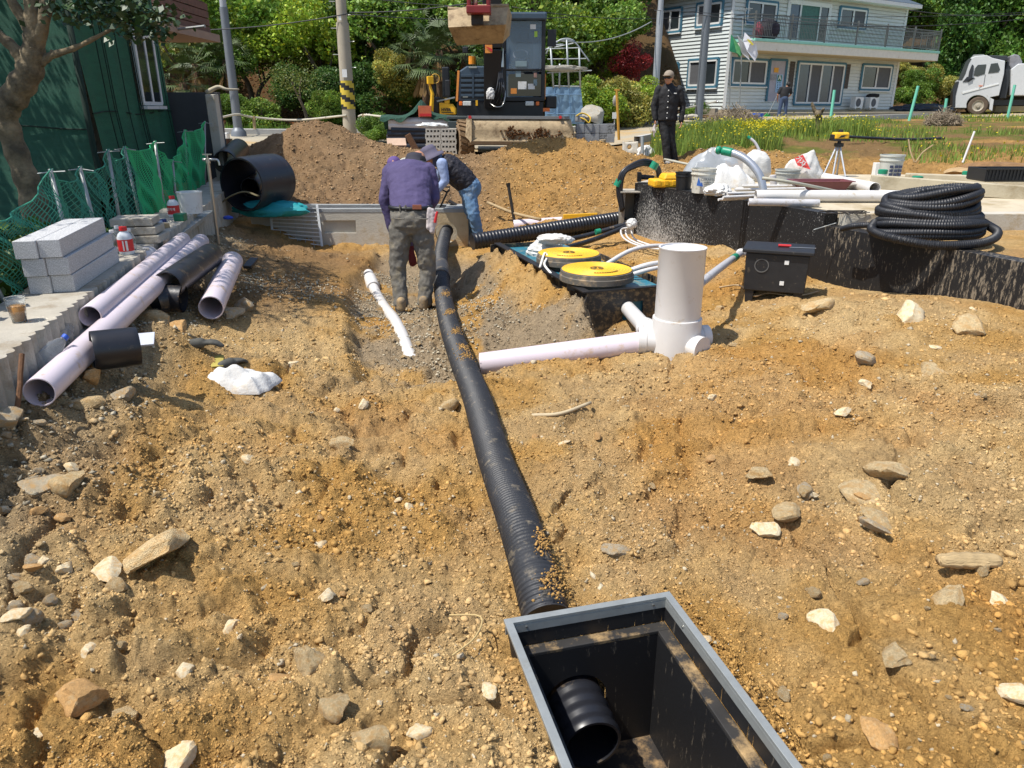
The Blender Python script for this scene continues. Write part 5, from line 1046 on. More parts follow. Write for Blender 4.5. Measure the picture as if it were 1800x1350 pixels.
blob('tucked_gloves',[('c',g_+Vector((-.02,0,.08)),g_+Vector((-.03,0,-.09)),.022,.03),('c',g_+Vector((.01,0,.07)),g_+Vector((.0,-.01,-.12)),.02,.03),('c',g_+Vector((.035,0,.04)),g_+Vector((.03,0,-.06)),.016,.02)],M('grey_glove',lin('#b4aaa8'),.9,var=.2,vs=20),t,.008,.01,.03)
MB().sweep([g_+Vector((.03,-.02,-.04)),g_+Vector((.055,-.02,.06))],[.014,.011],8).build('tool_handle',m_red,t)
gp2=[('c',P(726,420,7.7),P(722,437,7.7),.035,.04)];hand(gp2,P(722,437,7.68),(.1,0,-1),-1,(0,1,0),L=.2,curl=.25,r=.012);blob('red_glove',gp2,M('red_glove',lin('#5c1418'),.8,var=.1),t,.008)
m_navy=M('navy_hat',lin('#2c2b36'),.85,var=.1)
hat=P(730,290,7.95);Rhat=Rot(x=-.45)
MB().lathe(hat,Rhat@Vector((0,0,1)),[(.19,-.03),(.17,-.012),(.108,.01),(.105,.06),(.09,.1),(.05,.118),(.001,.12),(.001,.11),(.09,.08),(.1,.008),(.165,-.018),(.186,-.036)],36).build('bucket_hat',m_navy,t,True)
MB().ball(headc,.1,14,10,(.85,.95,.9)).build('hair',m_hair,t,True)
shoe(t,fl+Vector((-.005,.0,.012)),.25,m_boot);shoe(t,fr+Vector((.005,0,.012)),-.15,m_boot)
m_sky=M('pale_blue_shirt',lin('#8f9fc2'),.8,var=.06);m_vest=M('black_vest',lin('#1d1a22'),.7,var=.2,vs=30,bump=.5,bs=30);m_denim=M('blue_jeans',lin('#5f7f9f'),.85,var=.22,vs=9,bump=.3,bs=250,dirt=lin('#8c9aa6'),dirtamt=.3,ds=7)
Yv_=10.15;gz2=G(-.5,Yv_)
f1=P(843,433,10.1);f1.z=G(f1.x,f1.y)+.012;f2=Vector((f1.x-.14,f1.y+.45,G(f1.x-.14,f1.y+.45)+.012))
t=person(((f1.x+f2.x)/2,f1.y,f1.z),'person in black quilted vest, pale blue shirt and jeans bending over the concrete box')
hp_=P(824,325,10.2);k1=P(833,378,10.05);k2=P(825,380,10.35);s_=P(779,283,10.2);nk=P(767,278,10.2);hd=P(757,279,10.15)
e1=P(783,318,9.98);w1_=P(764,340,9.95);e2=P(770,315,10.45);w2_=P(752,338,10.4)
body=[('c',hp_,nk,.1,.06),('c',hp_+Vector((0,-.07,-.05)),k1,.07,.05),('c',k1,f1+Vector((0,0,.1)),.05,.035),('c',hp_+Vector((0,.08,-.05)),k2,.07,.05),('c',k2,f2+Vector((0,0,.1)),.05,.035),('c',e1,w1_,.035,.024),('c',e2,w2_,.035,.024),('c',nk,hd,.05,.05)]+head_parts(hd,Rot(x=.5,z=-math.pi/2-.3))
hand(body,w1_,(-.5,0,-1),1,(0,-1,0));hand(body,w2_,(-.5,.1,-1),1,(0,-1,0));blob('body',body,m_skin,t,.011)
ax_=(s_-hp_).normalized();ang=math.atan2(ax_.x,ax_.z)
Rv=Matrix.Rotation(ang,3,'Y')
blob('vest',[('l',[(mid(hp_,s_,-.03),.14,.185,Rv),(mid(hp_,s_,.15),.155,.195,Rv),(mid(hp_,s_,.45),.165,.205,Rv),(mid(hp_,s_,.8),.155,.215,Rv),(mid(hp_,s_,1.02),.12,.18,Rv),(mid(hp_,s_,1.1),.07,.09,Rv)])],m_vest,t,.012,.03,.05,1)
blob('shirt_sleeve',[('c',s_+Vector((0,-.19,-.02)),e1,.075,.055),('c',e1,w1_,.055,.04)],m_sky,t,.011,.015,.06)
blob('shirt_sleeve',[('c',s_+Vector((0,.19,-.02)),e2,.075,.055),('c',e2,w2_,.055,.04)],m_sky,t,.011,.015,.06)
blob('collar',[('c',nk+Vector((.03,0,.0)),nk+Vector((-.02,0,0)),.07,.06)],m_sky,t,.011)
blob('jeans',[('b',hp_+Vector((.01,0,-.04)),.165,16,12,(.95,1.15,1.0)),('c',hp_+Vector((0,-.07,-.08)),k1,.11,.08),('c',k1,f1+Vector((0,0,.1)),.08,.062),('c',hp_+Vector((0,.08,-.08)),k2,.11,.08),('c',k2,f2+Vector((0,0,.1)),.08,.062)],m_denim,t,.012,.026,.05,1)
m_greyhat=M('grey_purple_hat',lin('#5b5668'),.85,var=.1)
hc_=hd+Vector((-.01,0,.05));ra_=Rot(y=-.42)@Vector((0,0,1))
MB().lathe(hc_,ra_,[(.185,-.05),(.175,-.02),(.112,.0),(.108,.06),(.09,.105),(.04,.118),(.001,.12),(.001,.1),(.1,.05),(.104,-.004),(.17,-.028),(.18,-.056)],36).build('sun_hat',m_greyhat,t,True)
MB().quad(hd+Vector((.03,-.1,-.08)),hd+Vector((.12,-.06,-.12)),hd+Vector((.13,-.04,.03)),hd+Vector((.04,-.09,.04))).build('neck_flap',m_greyhat,t)
MB().ball(hd+Vector((-.075,-.0,-.05)),.055,12,8,(.6,1,.8)).build('face_mask',m_whitepl,t,True)
m_sneak=M('grey_sneaker',lin('#8d8678'),.8,var=.2,vs=20);shoe(t,f1,1.45,m_sneak);shoe(t,f2,1.6,m_sneak)
gz3=G(-2.2,11.5);c3=Vector((-1.75,11.4,gz3));t=person(c3,'person in pale grey shirt and purple cap crouching behind the purple shirt worker')
hd3=P(693,291,11.05);bk3=P(716,284,11.35)
hip3=Vector((bk3.x+.12,bk3.y+.25,gz3+.32));kn3=Vector((hd3.x+.1,hd3.y-.05,gz3+.45));kn4=kn3+Vector((.35,0,0));ft3=Vector((kn3.x+.05,kn3.y+.12,gz3+.02));ft4=ft3+Vector((.3,0,0));sh3=Vector((bk3.x,bk3.y,bk3.z-.12))
body=[('c',hip3,sh3,.1,.08),('c',sh3,hd3,.06,.05),('c',hip3,kn3,.08,.055),('c',kn3,ft3+Vector((0,0,.1)),.055,.04),('c',hip3,kn4,.08,.055),('c',kn4,ft4+Vector((0,0,.1)),.055,.04),('c',sh3+Vector((-.12,-.05,0)),hd3+Vector((-.05,-.25,-.35)),.045,.025),('c',sh3+Vector((.15,-.05,0)),sh3+Vector((.12,-.4,-.35)),.045,.025)]+head_parts(hd3,Rot(x=.8))
hand(body,hd3+Vector((-.05,-.25,-.35)),(0,-.3,-1),1,(1,0,0));hand(body,sh3+Vector((.12,-.4,-.35)),(0,-.3,-1),-1,(-1,0,0));blob('body',body,m_skin,t,.012)
m_palegrey=M('pale_grey_shirt',lin('#aaa99f'),.85,var=.08)
blob('shirt',[('c',hip3+Vector((0,0,.05)),sh3,.16,.19,1.0),('b',sh3+Vector((.03,.02,.01)),.2,16,10,(1.15,.8,.65)),('c',sh3+Vector((.15,-.05,0)),sh3+Vector((.14,-.3,-.25)),.07,.05),('c',sh3+Vector((-.13,-.05,0)),hd3+Vector((-.05,-.18,-.25)),.07,.05)],m_palegrey,t,.014,.02,.08)
blob('trousers',[('c',hip3,kn3,.11,.08),('c',kn3,ft3+Vector((0,0,.1)),.08,.06),('c',hip3,kn4,.11,.08),('c',kn4,ft4+Vector((0,0,.1)),.08,.06)],M('dark_trousers',lin('#2f3138'),.9),t,.014)
shoe(t,ft3+Vector((0,-.02,0)),math.pi,m_boot);shoe(t,ft4+Vector((0,-.02,0)),math.pi,m_boot)
mb=MB().ball(hd3+Vector((0,0,.035)),.112,18,12,(.9,1,.85));mb.build('cap',M('purple_cap',lin('#5c4680'),.8),t,True)
MB().ball(hd3+Vector((-.02,-.11,.02)),.08,14,6,(1,.9,.15)).build('cap_peak',M('purple_cap'),t,True)
m_black=M('black_cloth',lin('#17171a'),.8,var=.15,vs=8)
gb4=P(1166,299,14.9);gb4.z=G(gb4.x,gb4.y)+.01;B4=gb4
t=person(B4,'man in black shirt, black trousers, tan cap and sunglasses standing by the weeds')
k_=.98
def q4(x,y,z):return B4+Vector((x*k_,y*k_,z*k_))
lean=.0
hd4=q4(-.02,-.03,1.56)
ls,rs_=q4(-.19,0,1.36),q4(.2,0,1.36);le,re_=q4(-.27,-.02,1.07),q4(.29,0,1.07);lw,rw=q4(-.24,-.08,.83),q4(.27,-.06,.80)
kl4,kr4=q4(-.07,-.05,.48),q4(.1,-.02,.48);fl4,fr4=q4(.03,-.14,.0),q4(.2,-.02,.0)
kl4=q4(-.02,-.1,.47);
body=[('c',q4(0,0,.95),q4(0,0,1.42),.12,.07),('c',q4(0,0,1.42),hd4,.05,.05),('c',q4(-.09,0,.88),kl4,.07,.05),('c',kl4,fl4+Vector((0,0,.1)),.05,.035),('c',q4(.09,0,.88),kr4,.07,.05),('c',kr4,fr4+Vector((0,0,.1)),.05,.035),('c',ls,le,.045,.035),('c',le,lw,.035,.025),('c',rs_,re_,.045,.035),('c',re_,rw,.035,.025)]+head_parts(hd4,Rot(z=-.55))
hand(body,lw,(0,0,-1),1,(1,0,0),curl=.8);hand(body,rw,(0,0,-1),-1,(-1,0,0),curl=.8);blob('body',body,m_skin,t,.011)
Z0=Rot()
blob('shirt',[('l',[(q4(0,0,.80),.2,.15,Z0),(q4(0,0,.95),.195,.15,Z0),(q4(.0,0,1.12),.2,.15,Z0),(q4(0,0,1.28),.215,.14,Z0),(q4(0,0,1.37),.19,.12,Z0),(q4(0,0,1.43),.1,.08,Z0),(q4(0,0,1.47),.065,.065,Z0)]),('c',ls,le,.075,.06),('c',le,lw,.06,.048),('c',rs_,re_,.075,.06),('c',re_,rw,.06,.048)],m_black,t,.012,.025,.09,1)
blob('trousers',[('l',[(q4(0,0,.72),.15,.12,Z0),(q4(0,0,.86),.18,.13,Z0),(q4(0,0,.98),.17,.12,Z0)]),('c',q4(-.08,0,.84),kl4,.1,.08),('c',kl4,fl4+Vector((0,.0,.09)),.08,.068),('c',q4(.08,0,.84),kr4,.1,.08),('c',kr4,fr4+Vector((0,0,.09)),.08,.068)],M('black_trousers',lin('#121214'),.8,var=.15),t,.012,.02,.07,1)
for z in(1.34,1.24,1.14,1.04,.94,.85):MB().ball(q4(-.03,-.155,z),.011,8,6).build('button',m_whitepl,t)
MB().box(q4(.1,-.148,1.29),(.05,.006,.018)).build('chest_tag',m_whitepl,t)
shoe(t,fl4+Vector((0,0,.01)),math.pi+.2,M('grey_white_shoe',lin('#9a9a98'),.7));shoe(t,fr4+Vector((0,.0,.01)),math.pi-.5,M('grey_white_shoe'))
Rc=Rot(z=-.55);mb=MB().ball(hd4+Vector((0,0,.045)),.108,18,12,(.86,1.0,.85),R=Rc);mb.build('cap',M('tan_cap',lin('#8f8272'),.85),t,True)
MB().ball(hd4+Rc@Vector((0,-.12,.04)),.08,14,6,(.95,.9,.16),R=Rc).build('cap_peak',M('tan_cap'),t,True)
MB().box(hd4+Rc@Vector((0,-.096,.005)),(.13,.02,.04),Rc).box(hd4+Rc@Vector((.07,-.05,.01)),(.01,.09,.015),Rc).build('sunglasses',m_blackpl,t,bevel=.005)
gw=[('c',lw+Vector((.0,-.02,-.1)),lw+Vector((-.02,-.02,-.2)),.02,.03)];hand(gw,lw+Vector((-.0,-.02,-.16)),(-.1,0,-1),1,(1,0,0),curl=.2,r=.01);blob('held_gloves',gw,M('grey_glove'),t,.01)
g5=P(1374,210,35.0);g5.z=G(g5.x,g5.y)+.01;t=person(g5,'person in black T-shirt and blue jeans sweeping in front of the white house')
def q5(x,y,z):return g5+Vector((x,y,z))*1.0
hd5=q5(.16,.12,1.34)
body=[('c',q5(0,0,.85),q5(.05,.08,1.2),.1,.08),('c',q5(.05,.08,1.2),hd5,.05,.05),('c',q5(-.1,0,.8),q5(-.13,0,.42),.07,.05),('c',q5(-.13,0,.42),q5(-.16,0,.1),.05,.04),('c',q5(.1,0,.8),q5(.12,0,.42),.07,.05),('c',q5(.12,0,.42),q5(.13,0,.1),.05,.04),('c',q5(-.16,.06,1.2),q5(-.28,.05,.95),.045,.04),('c',q5(-.28,.05,.95),q5(-.2,.25,.75),.035,.025),('c',q5(.24,.06,1.2),q5(.3,.1,.95),.045,.04),('c',q5(.3,.1,.95),q5(.2,.3,.8),.035,.025)]+head_parts(hd5,Rot(x=.3,z=math.pi))
hand(body,q5(-.2,.25,.75),(.2,.3,-1),1,(1,0,0));hand(body,q5(.2,.3,.8),(-.2,.3,-1),1,(-1,0,0));blob('body',body,m_skin,t,.016)
blob('t_shirt',[('l',[(q5(0,0,.8),.18,.13,Z0),(q5(.0,.02,1.0),.19,.13,Z0),(q5(.04,.07,1.2),.22,.13,Z0),(q5(.05,.08,1.28),.12,.09,Z0)]),('c',q5(-.16,.06,1.2),q5(-.25,.05,1.02),.08,.07),('c',q5(.24,.06,1.2),q5(.3,.08,1.02),.08,.07)],m_black,t,.018)
blob('jeans',[('b',q5(0,0,.8),.18,14,10,(1,.8,.9)),('c',q5(-.09,0,.76),q5(-.13,0,.42),.1,.08),('c',q5(-.13,0,.42),q5(-.16,0,.06),.08,.07),('c',q5(.09,0,.76),q5(.12,0,.42),.1,.08),('c',q5(.12,0,.42),q5(.13,0,.06),.08,.07)],M('dark_denim',lin('#3a4a66'),.85),t,.018)
MB().ball(hd5+Vector((0,0,.03)),.108,14,10,(.9,1,1)).build('hair',m_hair,t,True)
for x in(-.16,.13):shoe(t,q5(x,.02,.01),.1,m_sneak)
a=q5(-.18,.3,1.0);b=q5(-.5,.4,.12);br=thing('broom','green broom held by the person sweeping at the white house','broom',b);MB().sweep([a,b],.014,8).build('handle',M('broom_handle',lin('#9aa0a0'),.5),br);MB().add([b+Vector(q_)for q_ in[(-.05,0,.06),(.05,0,.06),(.16,0,-.1),(-.2,0,-.1),(-.05,.05,.06),(.05,.05,.06),(.16,.06,-.1),(-.2,.06,-.1)]],[(0,1,2,3),(7,6,5,4),(0,4,5,1),(1,5,6,2),(2,6,7,3),(3,7,4,0)]).build('bristles',M('green_bristle',lin('#2fa04a'),.7),br)
def strip(name,offs0,offs1,dz,mat,kind='structure',i0=0,i1=None,n=8,thick=0):
 pts=bez([Vector((p[0],p[1],0))for p in RC[i0:i1]],n);V=[];Fq=[]
 for i,p in enumerate(pts):
  d=pts[min(i+1,len(pts)-1)]-pts[max(i-1,0)];nrm=Vector((-d.y,d.x,0)).normalized()
  for j in range(7):
   q_=p+nrm*(offs0+(offs1-offs0)*j/6);V.append((q_.x,q_.y,0))
 V=np.array(V);V[:,2]=H(V[:,0],V[:,1])+dz
 for i in range(len(pts)-1):
  for j in range(6):Fq.append((i*7+j,(i+1)*7+j,(i+1)*7+j+1,i*7+j+1))
 if thick:
  m_=len(V);V=np.concatenate([V,V-[0,0,thick]])
  for i in range(len(pts)-1):Fq+=[(i*7,m_+i*7,m_+(i+1)*7,(i+1)*7),((i+1)*7+6,m_+(i+1)*7+6,m_+i*7+6,i*7+6)]
 o=mk(name,V,[tuple(reversed(f))for f in Fq],mat,None,False,(0,0,0));o['kind']=kind;return o
m_road=M('road_surface',lin('#a39a86'),.95,var=.16,vs=1.2,bump=.3,bs=60,dirt=lin('#a98e62'),dirtamt=.5,ds=.6)
strip('road',-2.1,1.9,.05,m_road)
o=strip('road_kerb',1.9,2.1,.2,M('kerb_pale',lin('#b5b3ad'),.8,var=.12,vs=2),i1=6,thick=.3)
o=strip('road_kerb',-2.3,-2.1,.18,M('kerb_pale'),i0=3,i1=8,thick=.3)
m_leaf=M('foliage',attr='Col',rough=.5,var=.15,vs=3,spec=.35)
nt=m_leaf.node_tree;b_=nt.nodes['Principled BSDF'];tr2=nt.nodes.new('ShaderNodeBsdfTranslucent');mxs=nt.nodes.new('ShaderNodeMixShader');mxs.inputs[0].default_value=.3
cl_=[l for l in nt.links if l.to_node==b_ and l.to_socket.name=='Base Color'][0].from_socket
nt.links.new(cl_,tr2.inputs[0]);out_=nt.nodes['Material Output'];nt.links.new(b_.outputs[0],mxs.inputs[1]);nt.links.new(tr2.outputs[0],mxs.inputs[2]);nt.links.new(mxs.outputs[0],out_.inputs[0])
def crown_mesh(seed,base,n=7000,R=1.0,flatz=.8,leaf=.075,lobes=12,loose=.3,conic=False):
 r=np.random.default_rng(seed);pts=[];cs=[]
 for k in range(lobes):
  d=r.normal(size=3);d/=np.linalg.norm(d);c_=d*r.uniform(.35,.75)*[1,1,flatz]
  if conic:hh=r.uniform(-1.0,1.2);c_=np.array([*(r.normal(size=2)*.35*(1.3-hh)/2),hh])
  br=r.uniform(.26,.46);m_=n//lobes
  dd=r.normal(size=(m_,3));dd/=np.linalg.norm(dd,axis=1)[:,None];rad=br*(1-loose*r.random((m_,1))**1.4)*(1+.3*(fbm(dd[:,0]*3+k,dd[:,1]*3+dd[:,2]*2,seed,3)[:,None]-.5))
  q_=c_+dd*rad*[1,1,.8];pts.append(q_);tone=r.uniform(.75,1.3);cs.append(leafcol(m_,base,r,.35)*tone)
 pts=np.concatenate(pts);cs=np.concatenate(cs).clip(.003,.6);hue=r.random(len(pts))<.08;cs[hue]*=[1.5,1.15,.6]
 return pts*R,cs,leaf*r.uniform(.6,1.3,len(pts))
CR={}
def crown_lib(key,seed,colhex,**k):
 pts,cs,sz=crown_mesh(seed,lin(colhex),**k);o=leaves('crown',pts,sz,cs,None,None,None,m_leaf,seed=seed,asp=.6,up=.25,org=(0,0,0));me=o.data;bpy.data.objects.remove(o);CR.setdefault(key,[]).append(me)
for s_,h_ in((1,'#93ab3c'),(2,'#86a036')):crown_lib('bright',s_,h_)
for s_,h_ in((3,'#6b8936'),(4,'#628032'),(5,'#75903a')):crown_lib('mid',s_,h_)
for s_,h_ in((6,'#4a692e'),(7,'#53722e')):crown_lib('dark',s_,h_,loose=.4)
crown_lib('olive',8,'#98964a');crown_lib('red',9,'#8a2e30',leaf=.06);crown_lib('conifer',10,'#486b2c',n=12000,lobes=30,conic=True,leaf=.09,loose=.8);crown_lib('conifer',11,'#55782e',n=12000,lobes=30,conic=True,leaf=.09,loose=.8)
m_trunk=M('tree_trunk',lin('#5d5140'),.95,var=.35,vs=9,bump=.6,bs=25)
tm=[]
for k in range(3):
 mb=MB();rnd=random.Random(k);top=Vector((rnd.uniform(-.2,.2),rnd.uniform(-.2,.2),1.0));pts=bez([(0,0,-.06),(rnd.uniform(-.06,.06),0,.4),top*.75],5);mb.sweep(pts,list(np.linspace(.035,.022,len(pts))),8)
 for j in range(4):
  a_=j*1.6+k;e=top*.75+Vector((math.cos(a_)*.25,math.sin(a_)*.25,.3));mb.sweep(bez([pts[-3-j%2],pts[-3].lerp(e,.5)+Vector((0,0,-.03)),e],4),list(np.linspace(.018,.007,9)),6)
 o=mb.build('trunk',m_trunk,None,True,org=(0,0,0));tm.append(o.data);bpy.data.objects.remove(o)
def tree(x,y,h,r_,key,label_,name='tree',cat='tree',group=None,cz=None,trunk=True,zoff=0,fl=1.0):
 z=G(x,y)+zoff;t=thing(name,label_,cat,(x,y,z),group)
 if trunk:
  o=bpy.data.objects.new('trunk',random.choice(tm));scene.collection.objects.link(o);o.parent=t;o.scale=(h,h,h*.8);o.rotation_euler[2]=random.uniform(0,6)
 o=bpy.data.objects.new('crown',random.choice(CR[key]));scene.collection.objects.link(o);o.parent=t;o.scale=(r_,r_,r_*fl);o.location=(0,0,cz if cz is not None else h);o.rotation_euler=(random.uniform(-.4,.4),random.uniform(-.4,.4),random.uniform(0,6.28))
 if name=='shrub':
  for k in range(2):
   c=bpy.data.objects.new('crown',o.data);scene.collection.objects.link(c);c.parent=t;q=r_*random.uniform(.5,.75);c.scale=(q*1.2,q,q);c.location=o.location+Vector((random.uniform(-.8,.8)*r_,random.uniform(-.3,.3)*r_,random.uniform(-.5,.3)*r_));c.rotation_euler[2]=random.uniform(0,6)
 return t
GT='trees of the wooded bank behind the road'
tl_lab={'bright':'bright yellow-green leafy tree in the wooded bank behind the road','mid':'mid green leafy tree in the wooded bank behind the road','dark':'dark green tree in the wooded bank behind the road','olive':'olive-yellow leafy tree in the wooded bank behind the road'}
rnd=random.Random(21)
for Yr,n0,rr_,hh in((29.5,10,1.9,3.4),(33,10,2.2,3.2),(37,10,2.5,3.2),(41.5,9,2.8,3.0)):
 for i in range(n0):
  x=-Yr*.55+(i+.5+rnd.uniform(-.25,.25))*(Yr*.55+Yr*.125)/n0;y=Yr+rnd.uniform(-1,1)
  key=rnd.choice(['bright','mid','mid','dark','dark','olive'])if Yr>30 else rnd.choice(['mid','mid','dark','bright'])
  tree(x,y,hh*rnd.uniform(.85,1.2),rr_*rnd.uniform(.85,1.2),key,tl_lab[key],group=GT+', '+key)
for(u,v,y,r_,key,lab_)in[(450,70,28.6,1.7,'bright','bright green round tree just right of the left lamp post'),(570,60,28.2,2.0,'bright','large bright-leaved tree left of the utility pole'),(700,40,28.4,1.9,'mid','broad green tree right of the utility pole'),(1030,60,30,2.1,'bright','glossy bright green tree above the greenhouse frame'),(1085,45,33,1.5,'mid','green tree left of the white house'),(500,20,31,2.2,'bright','yellow-green tree at the top left of the wooded bank'),(340,60,28.8,2.0,'olive','olive tree beside the brown upper storey'),(400,120,27.4,1.3,'mid','mid green bush behind the left lamp post')]:
 c_=P(u,v,y);h=c_.z-G(c_.x,c_.y);tree(c_.x,y,max(h,1.0),r_,key,lab_,cz=h)
for(u,v,y,r_,l_)in[(1135,60,47,3.2,'dark tree seen between the red-leaved tree and the white house'),(1120,20,50,3.5,'tree crown above the red-leaved tree, behind the house')]:
 c_=P(u,v,y);tree(c_.x,y,max(c_.z-G(c_.x,y),1.5),r_,'mid',l_,cz=c_.z-G(c_.x,y))
c_=P(1112,108,29.3);tree(c_.x,29.3,c_.z-G(c_.x,29.3),1.05,'red','dark red-leaved tree left of the white house',name='red_leaved_tree')
for(u,v,y,r_,key,lab_)in[(455,198,25.2,.85,'mid','rounded green shrub behind the rope left of the small bare tree'),(580,188,25.4,.8,'mid','dense round shrub left of the striped utility pole'),(700,130,26.5,1.1,'olive','loose olive shrub right of the utility pole'),(410,190,25.6,.7,'mid','low shrub behind the left lamp post'),(1050,170,25.6,1.3,'bright','yellow-green hedge bush right of the blue sheet'),(1100,180,26,1.15,'olive','hedge bush left of the man in black'),(1020,180,27,1.0,'mid','green bush behind the blue sheet'),(1140,175,27,.9,'bright','small bright bush behind the man in black'),(650,225,21.2,.55,'mid','leafy shrub at the foot of the striped utility pole'),(665,235,20.4,.45,'mid','low leafy shrub left of the stacked pipes'),(640,150,26.5,1.2,'dark','shrub darkened to stand for shade under the trees, behind the striped utility pole'),(520,150,27,1.1,'dark','shrub darkened to stand for shade under the trees, behind the small bare tree'),(760,160,27,1.2,'dark','shrub darkened to stand for shade under the trees, behind the yellow digger'),(1225,190,29.5,.5,'mid','low green plant in front of the white house wall'),(860,130,28,1.6,'dark','shrub darkened to stand for shade under the trees, behind the big excavator'),(950,120,29,1.7,'mid','green shrub right behind the excavator cab')]:  # dark shrubs: deep shade under the tree crowns put into the leaf colour
 c_=P(u,v,y);tree(c_.x,y,.8,r_,key,lab_,name='shrub',cat='shrub',cz=c_.z-G(c_.x,y),trunk=y>22)
a=P(545,228,24.4);t=thing('small_tree','thin small tree with a bare forked stem behind the rope','tree',a);mb=MB()
mb.sweep(bez([a,P(534,190,24.4),P(522,165,24.4),P(512,140,24.4)],5),list(np.linspace(.06,.02,16)),8);mb.sweep(bez([P(528,178,24.4),P(527,155,24.5),P(530,135,24.5)],4),list(np.linspace(.035,.012,9)),6);mb.build('trunk',m_trunk,t,True)
r=np.random.default_rng(3);c_=np.array(P(515,140,24.4));pts=c_+r.normal(size=(1300,3))*[.42,.35,.26];leaves('crown',pts,.04+.04*r.random(1300),leafcol(1300,lin('#6b7434'),r),None,None,t,m_leaf,seed=2)
for(u,y,h,r_,lab_)in[(1672,53,4.4,2.6,'dark conifer left of the lorry cab'),(1720,56,5.0,3.0,'tall dark conifer directly behind the lorry cab'),(1770,54,4.8,2.8,'dark conifer behind the lorry tipper'),(1820,57,5,3.0,'dark conifer at the right edge of the picture'),(1860,53,4.6,2.6,'conifer just past the right edge'),(1745,61,6.5,3.2,'back conifer between two dark conifers'),(1690,62,6.5,3.2,'back conifer above the tarpaulin')]:
 x=(u-900)/1310*y/1.08;tree(x,y,h*1.0,r_,'conifer',lab_,name='conifer',fl=1.25,cz=h*.95)
for i in range(13):
 x=20+i*2.4;y=58+rnd.uniform(-1,2);key=rnd.choice(['bright','mid','dark']);tree(x,y,4.5,3.0,key,'leafy tree on the slope behind the white house and lorry',group='trees on the slope behind the house')
 tree(x+1,y+6,4.5,3.6,rnd.choice(['bright','mid']),'leafy tree on the slope behind the white house and lorry',group='trees on the slope behind the house')
for(u,v,y,key)in[(1600,130,51,'olive'),(1625,150,50,'mid'),(1650,140,50.5,'olive'),(1610,165,49,'mid')]:
 c_=P(u,v,y);tree(c_.x,y,1,1.3,key,{1600:'olive shrub just right of the white house',1625:'green shrub behind the black tarpaulin',1650:'olive shrub left of the lorry cab',1610:'low green shrub beside the house corner'}[u],name='shrub',cat='shrub',cz=c_.z-G(c_.x,y),trunk=False)
m_frond=M('palm_frond',lin('#455628'),.55,var=.3,vs=4);m_dead=M('dead_frond',lin('#8a6c40'),.8,var=.3)
mb=MB();rp=random.Random(4);V_=[];F_=[]
for k in range(26):
 az=rp.uniform(0,6.28);el_=rp.uniform(-.5,1.25);L0=rp.uniform(.45,.62);d=Vector((math.cos(az)*math.cos(el_),math.sin(az)*math.cos(el_),math.sin(el_)));c_=d*L0;s_=d.cross(Vector((0,0,1))).normalized();up_=s_.cross(d)
 mb.sweep([(0,0,0),c_],.008,4,mi=0)
 for j in range(13):
  a_=(j-6)/6*1.25;dd=(d*math.cos(a_)+s_*math.sin(a_)).normalized();e=c_+dd*.42+Vector((0,0,-.08*abs(a_)-.06));w_=dd.cross(up_)*.017;mb.add([c_,c_+dd*.2+w_,e,c_+dd*.2-w_],[(0,1,2,3)],0)
for k in range(14):
 az=rp.uniform(0,6.28);d=Vector((math.cos(az)*.35,math.sin(az)*.35,-1));mb.add([(0,0,-.05),d*.7+Vector((.05,0,0)),d*.8,d*.7-Vector((.05,0,0))],[(0,1,2,3)],1)
fo=mb.build('fronds',[m_frond,m_dead],None,org=(0,0,0));fme=fo.data;bpy.data.objects.remove(fo)
for(u,v,y,s_,lab_)in[(340,112,26,1.25,'windmill palm nearest the brown upper storey'),(365,98,27,1.2,'windmill palm left of the lamp post, higher crown'),(320,145,25.5,1.15,'low windmill palm above the grey board wall'),(395,105,26.5,1.15,'windmill palm behind the left lamp post'),(745,110,25.5,1.3,'windmill palm left of the yellow digger'),(770,88,26,1.3,'windmill palm behind the excavator bucket'),(815,92,26.5,1.2,'windmill palm behind the excavator hood'),(725,65,28,1.2,'shaded windmill palm in the wooded bank')]:
 c_=P(u,v,y);g=G(c_.x,y);t=thing('palm_tree',lab_,'palm tree',(c_.x,y,g));h=c_.z-g
 MB().sweep([(c_.x,y,g-.1),(c_.x+.03,y,g+h)],[.1,.12],10).build('trunk',M('palm_trunk',lin('#5b4632'),.95,var=.4,vs=20,bump=.8),t,True)
 o=bpy.data.objects.new('fronds',fme);scene.collection.objects.link(o);o.parent=t;o.location=(0,0,h);o.scale=(s_,)*3;o.rotation_euler[2]=u
def blades(name,X_,Y_,h,w,cols,label_,cat,seed,lean=.35):
 r=np.random.default_rng(seed);n=len(X_);z=H(X_,Y_);a=r.uniform(0,6.28,n);dx=np.cos(a);dy=np.sin(a);l=lean*r.random(n)*h;b=r.uniform(0,6.28,n)
 p=np.stack([X_,Y_,z],-1);wv=np.stack([dx*w,dy*w,0*w],-1)/2;m_=p+np.stack([np.cos(b)*l*.4,np.sin(b)*l*.4,h*.55],-1);e=p+np.stack([np.cos(b)*l,np.sin(b)*l,h],-1)
 V=np.stack([p-wv,p+wv,m_+wv*.8,m_-wv*.8,e],1).reshape(-1,3);i=np.arange(n)*5;Fa=np.concatenate([np.stack([i,i+1,i+2],-1),np.stack([i,i+2,i+3],-1),np.stack([i+3,i+2,i+4],-1)])
 o=mk(name,V,Fa,m_leaf,None,org=(0,0,0));set_col(o,np.repeat(cols,5,0));o['kind']='stuff';return setp(o,label_,cat),e
def pixpts(poly,n,seed,dens=None):
 r=np.random.default_rng(seed);P_=[poly];xs=[];
 x=r.uniform(poly[0],poly[1],n);y=r.uniform(poly[2],poly[3],n);return x,y
def field(x,y,seed,lo,hi,sc_=.5):return sstep(lo,hi,fbm(x*sc_,y*sc_,seed,3))
r=np.random.default_rng(31)
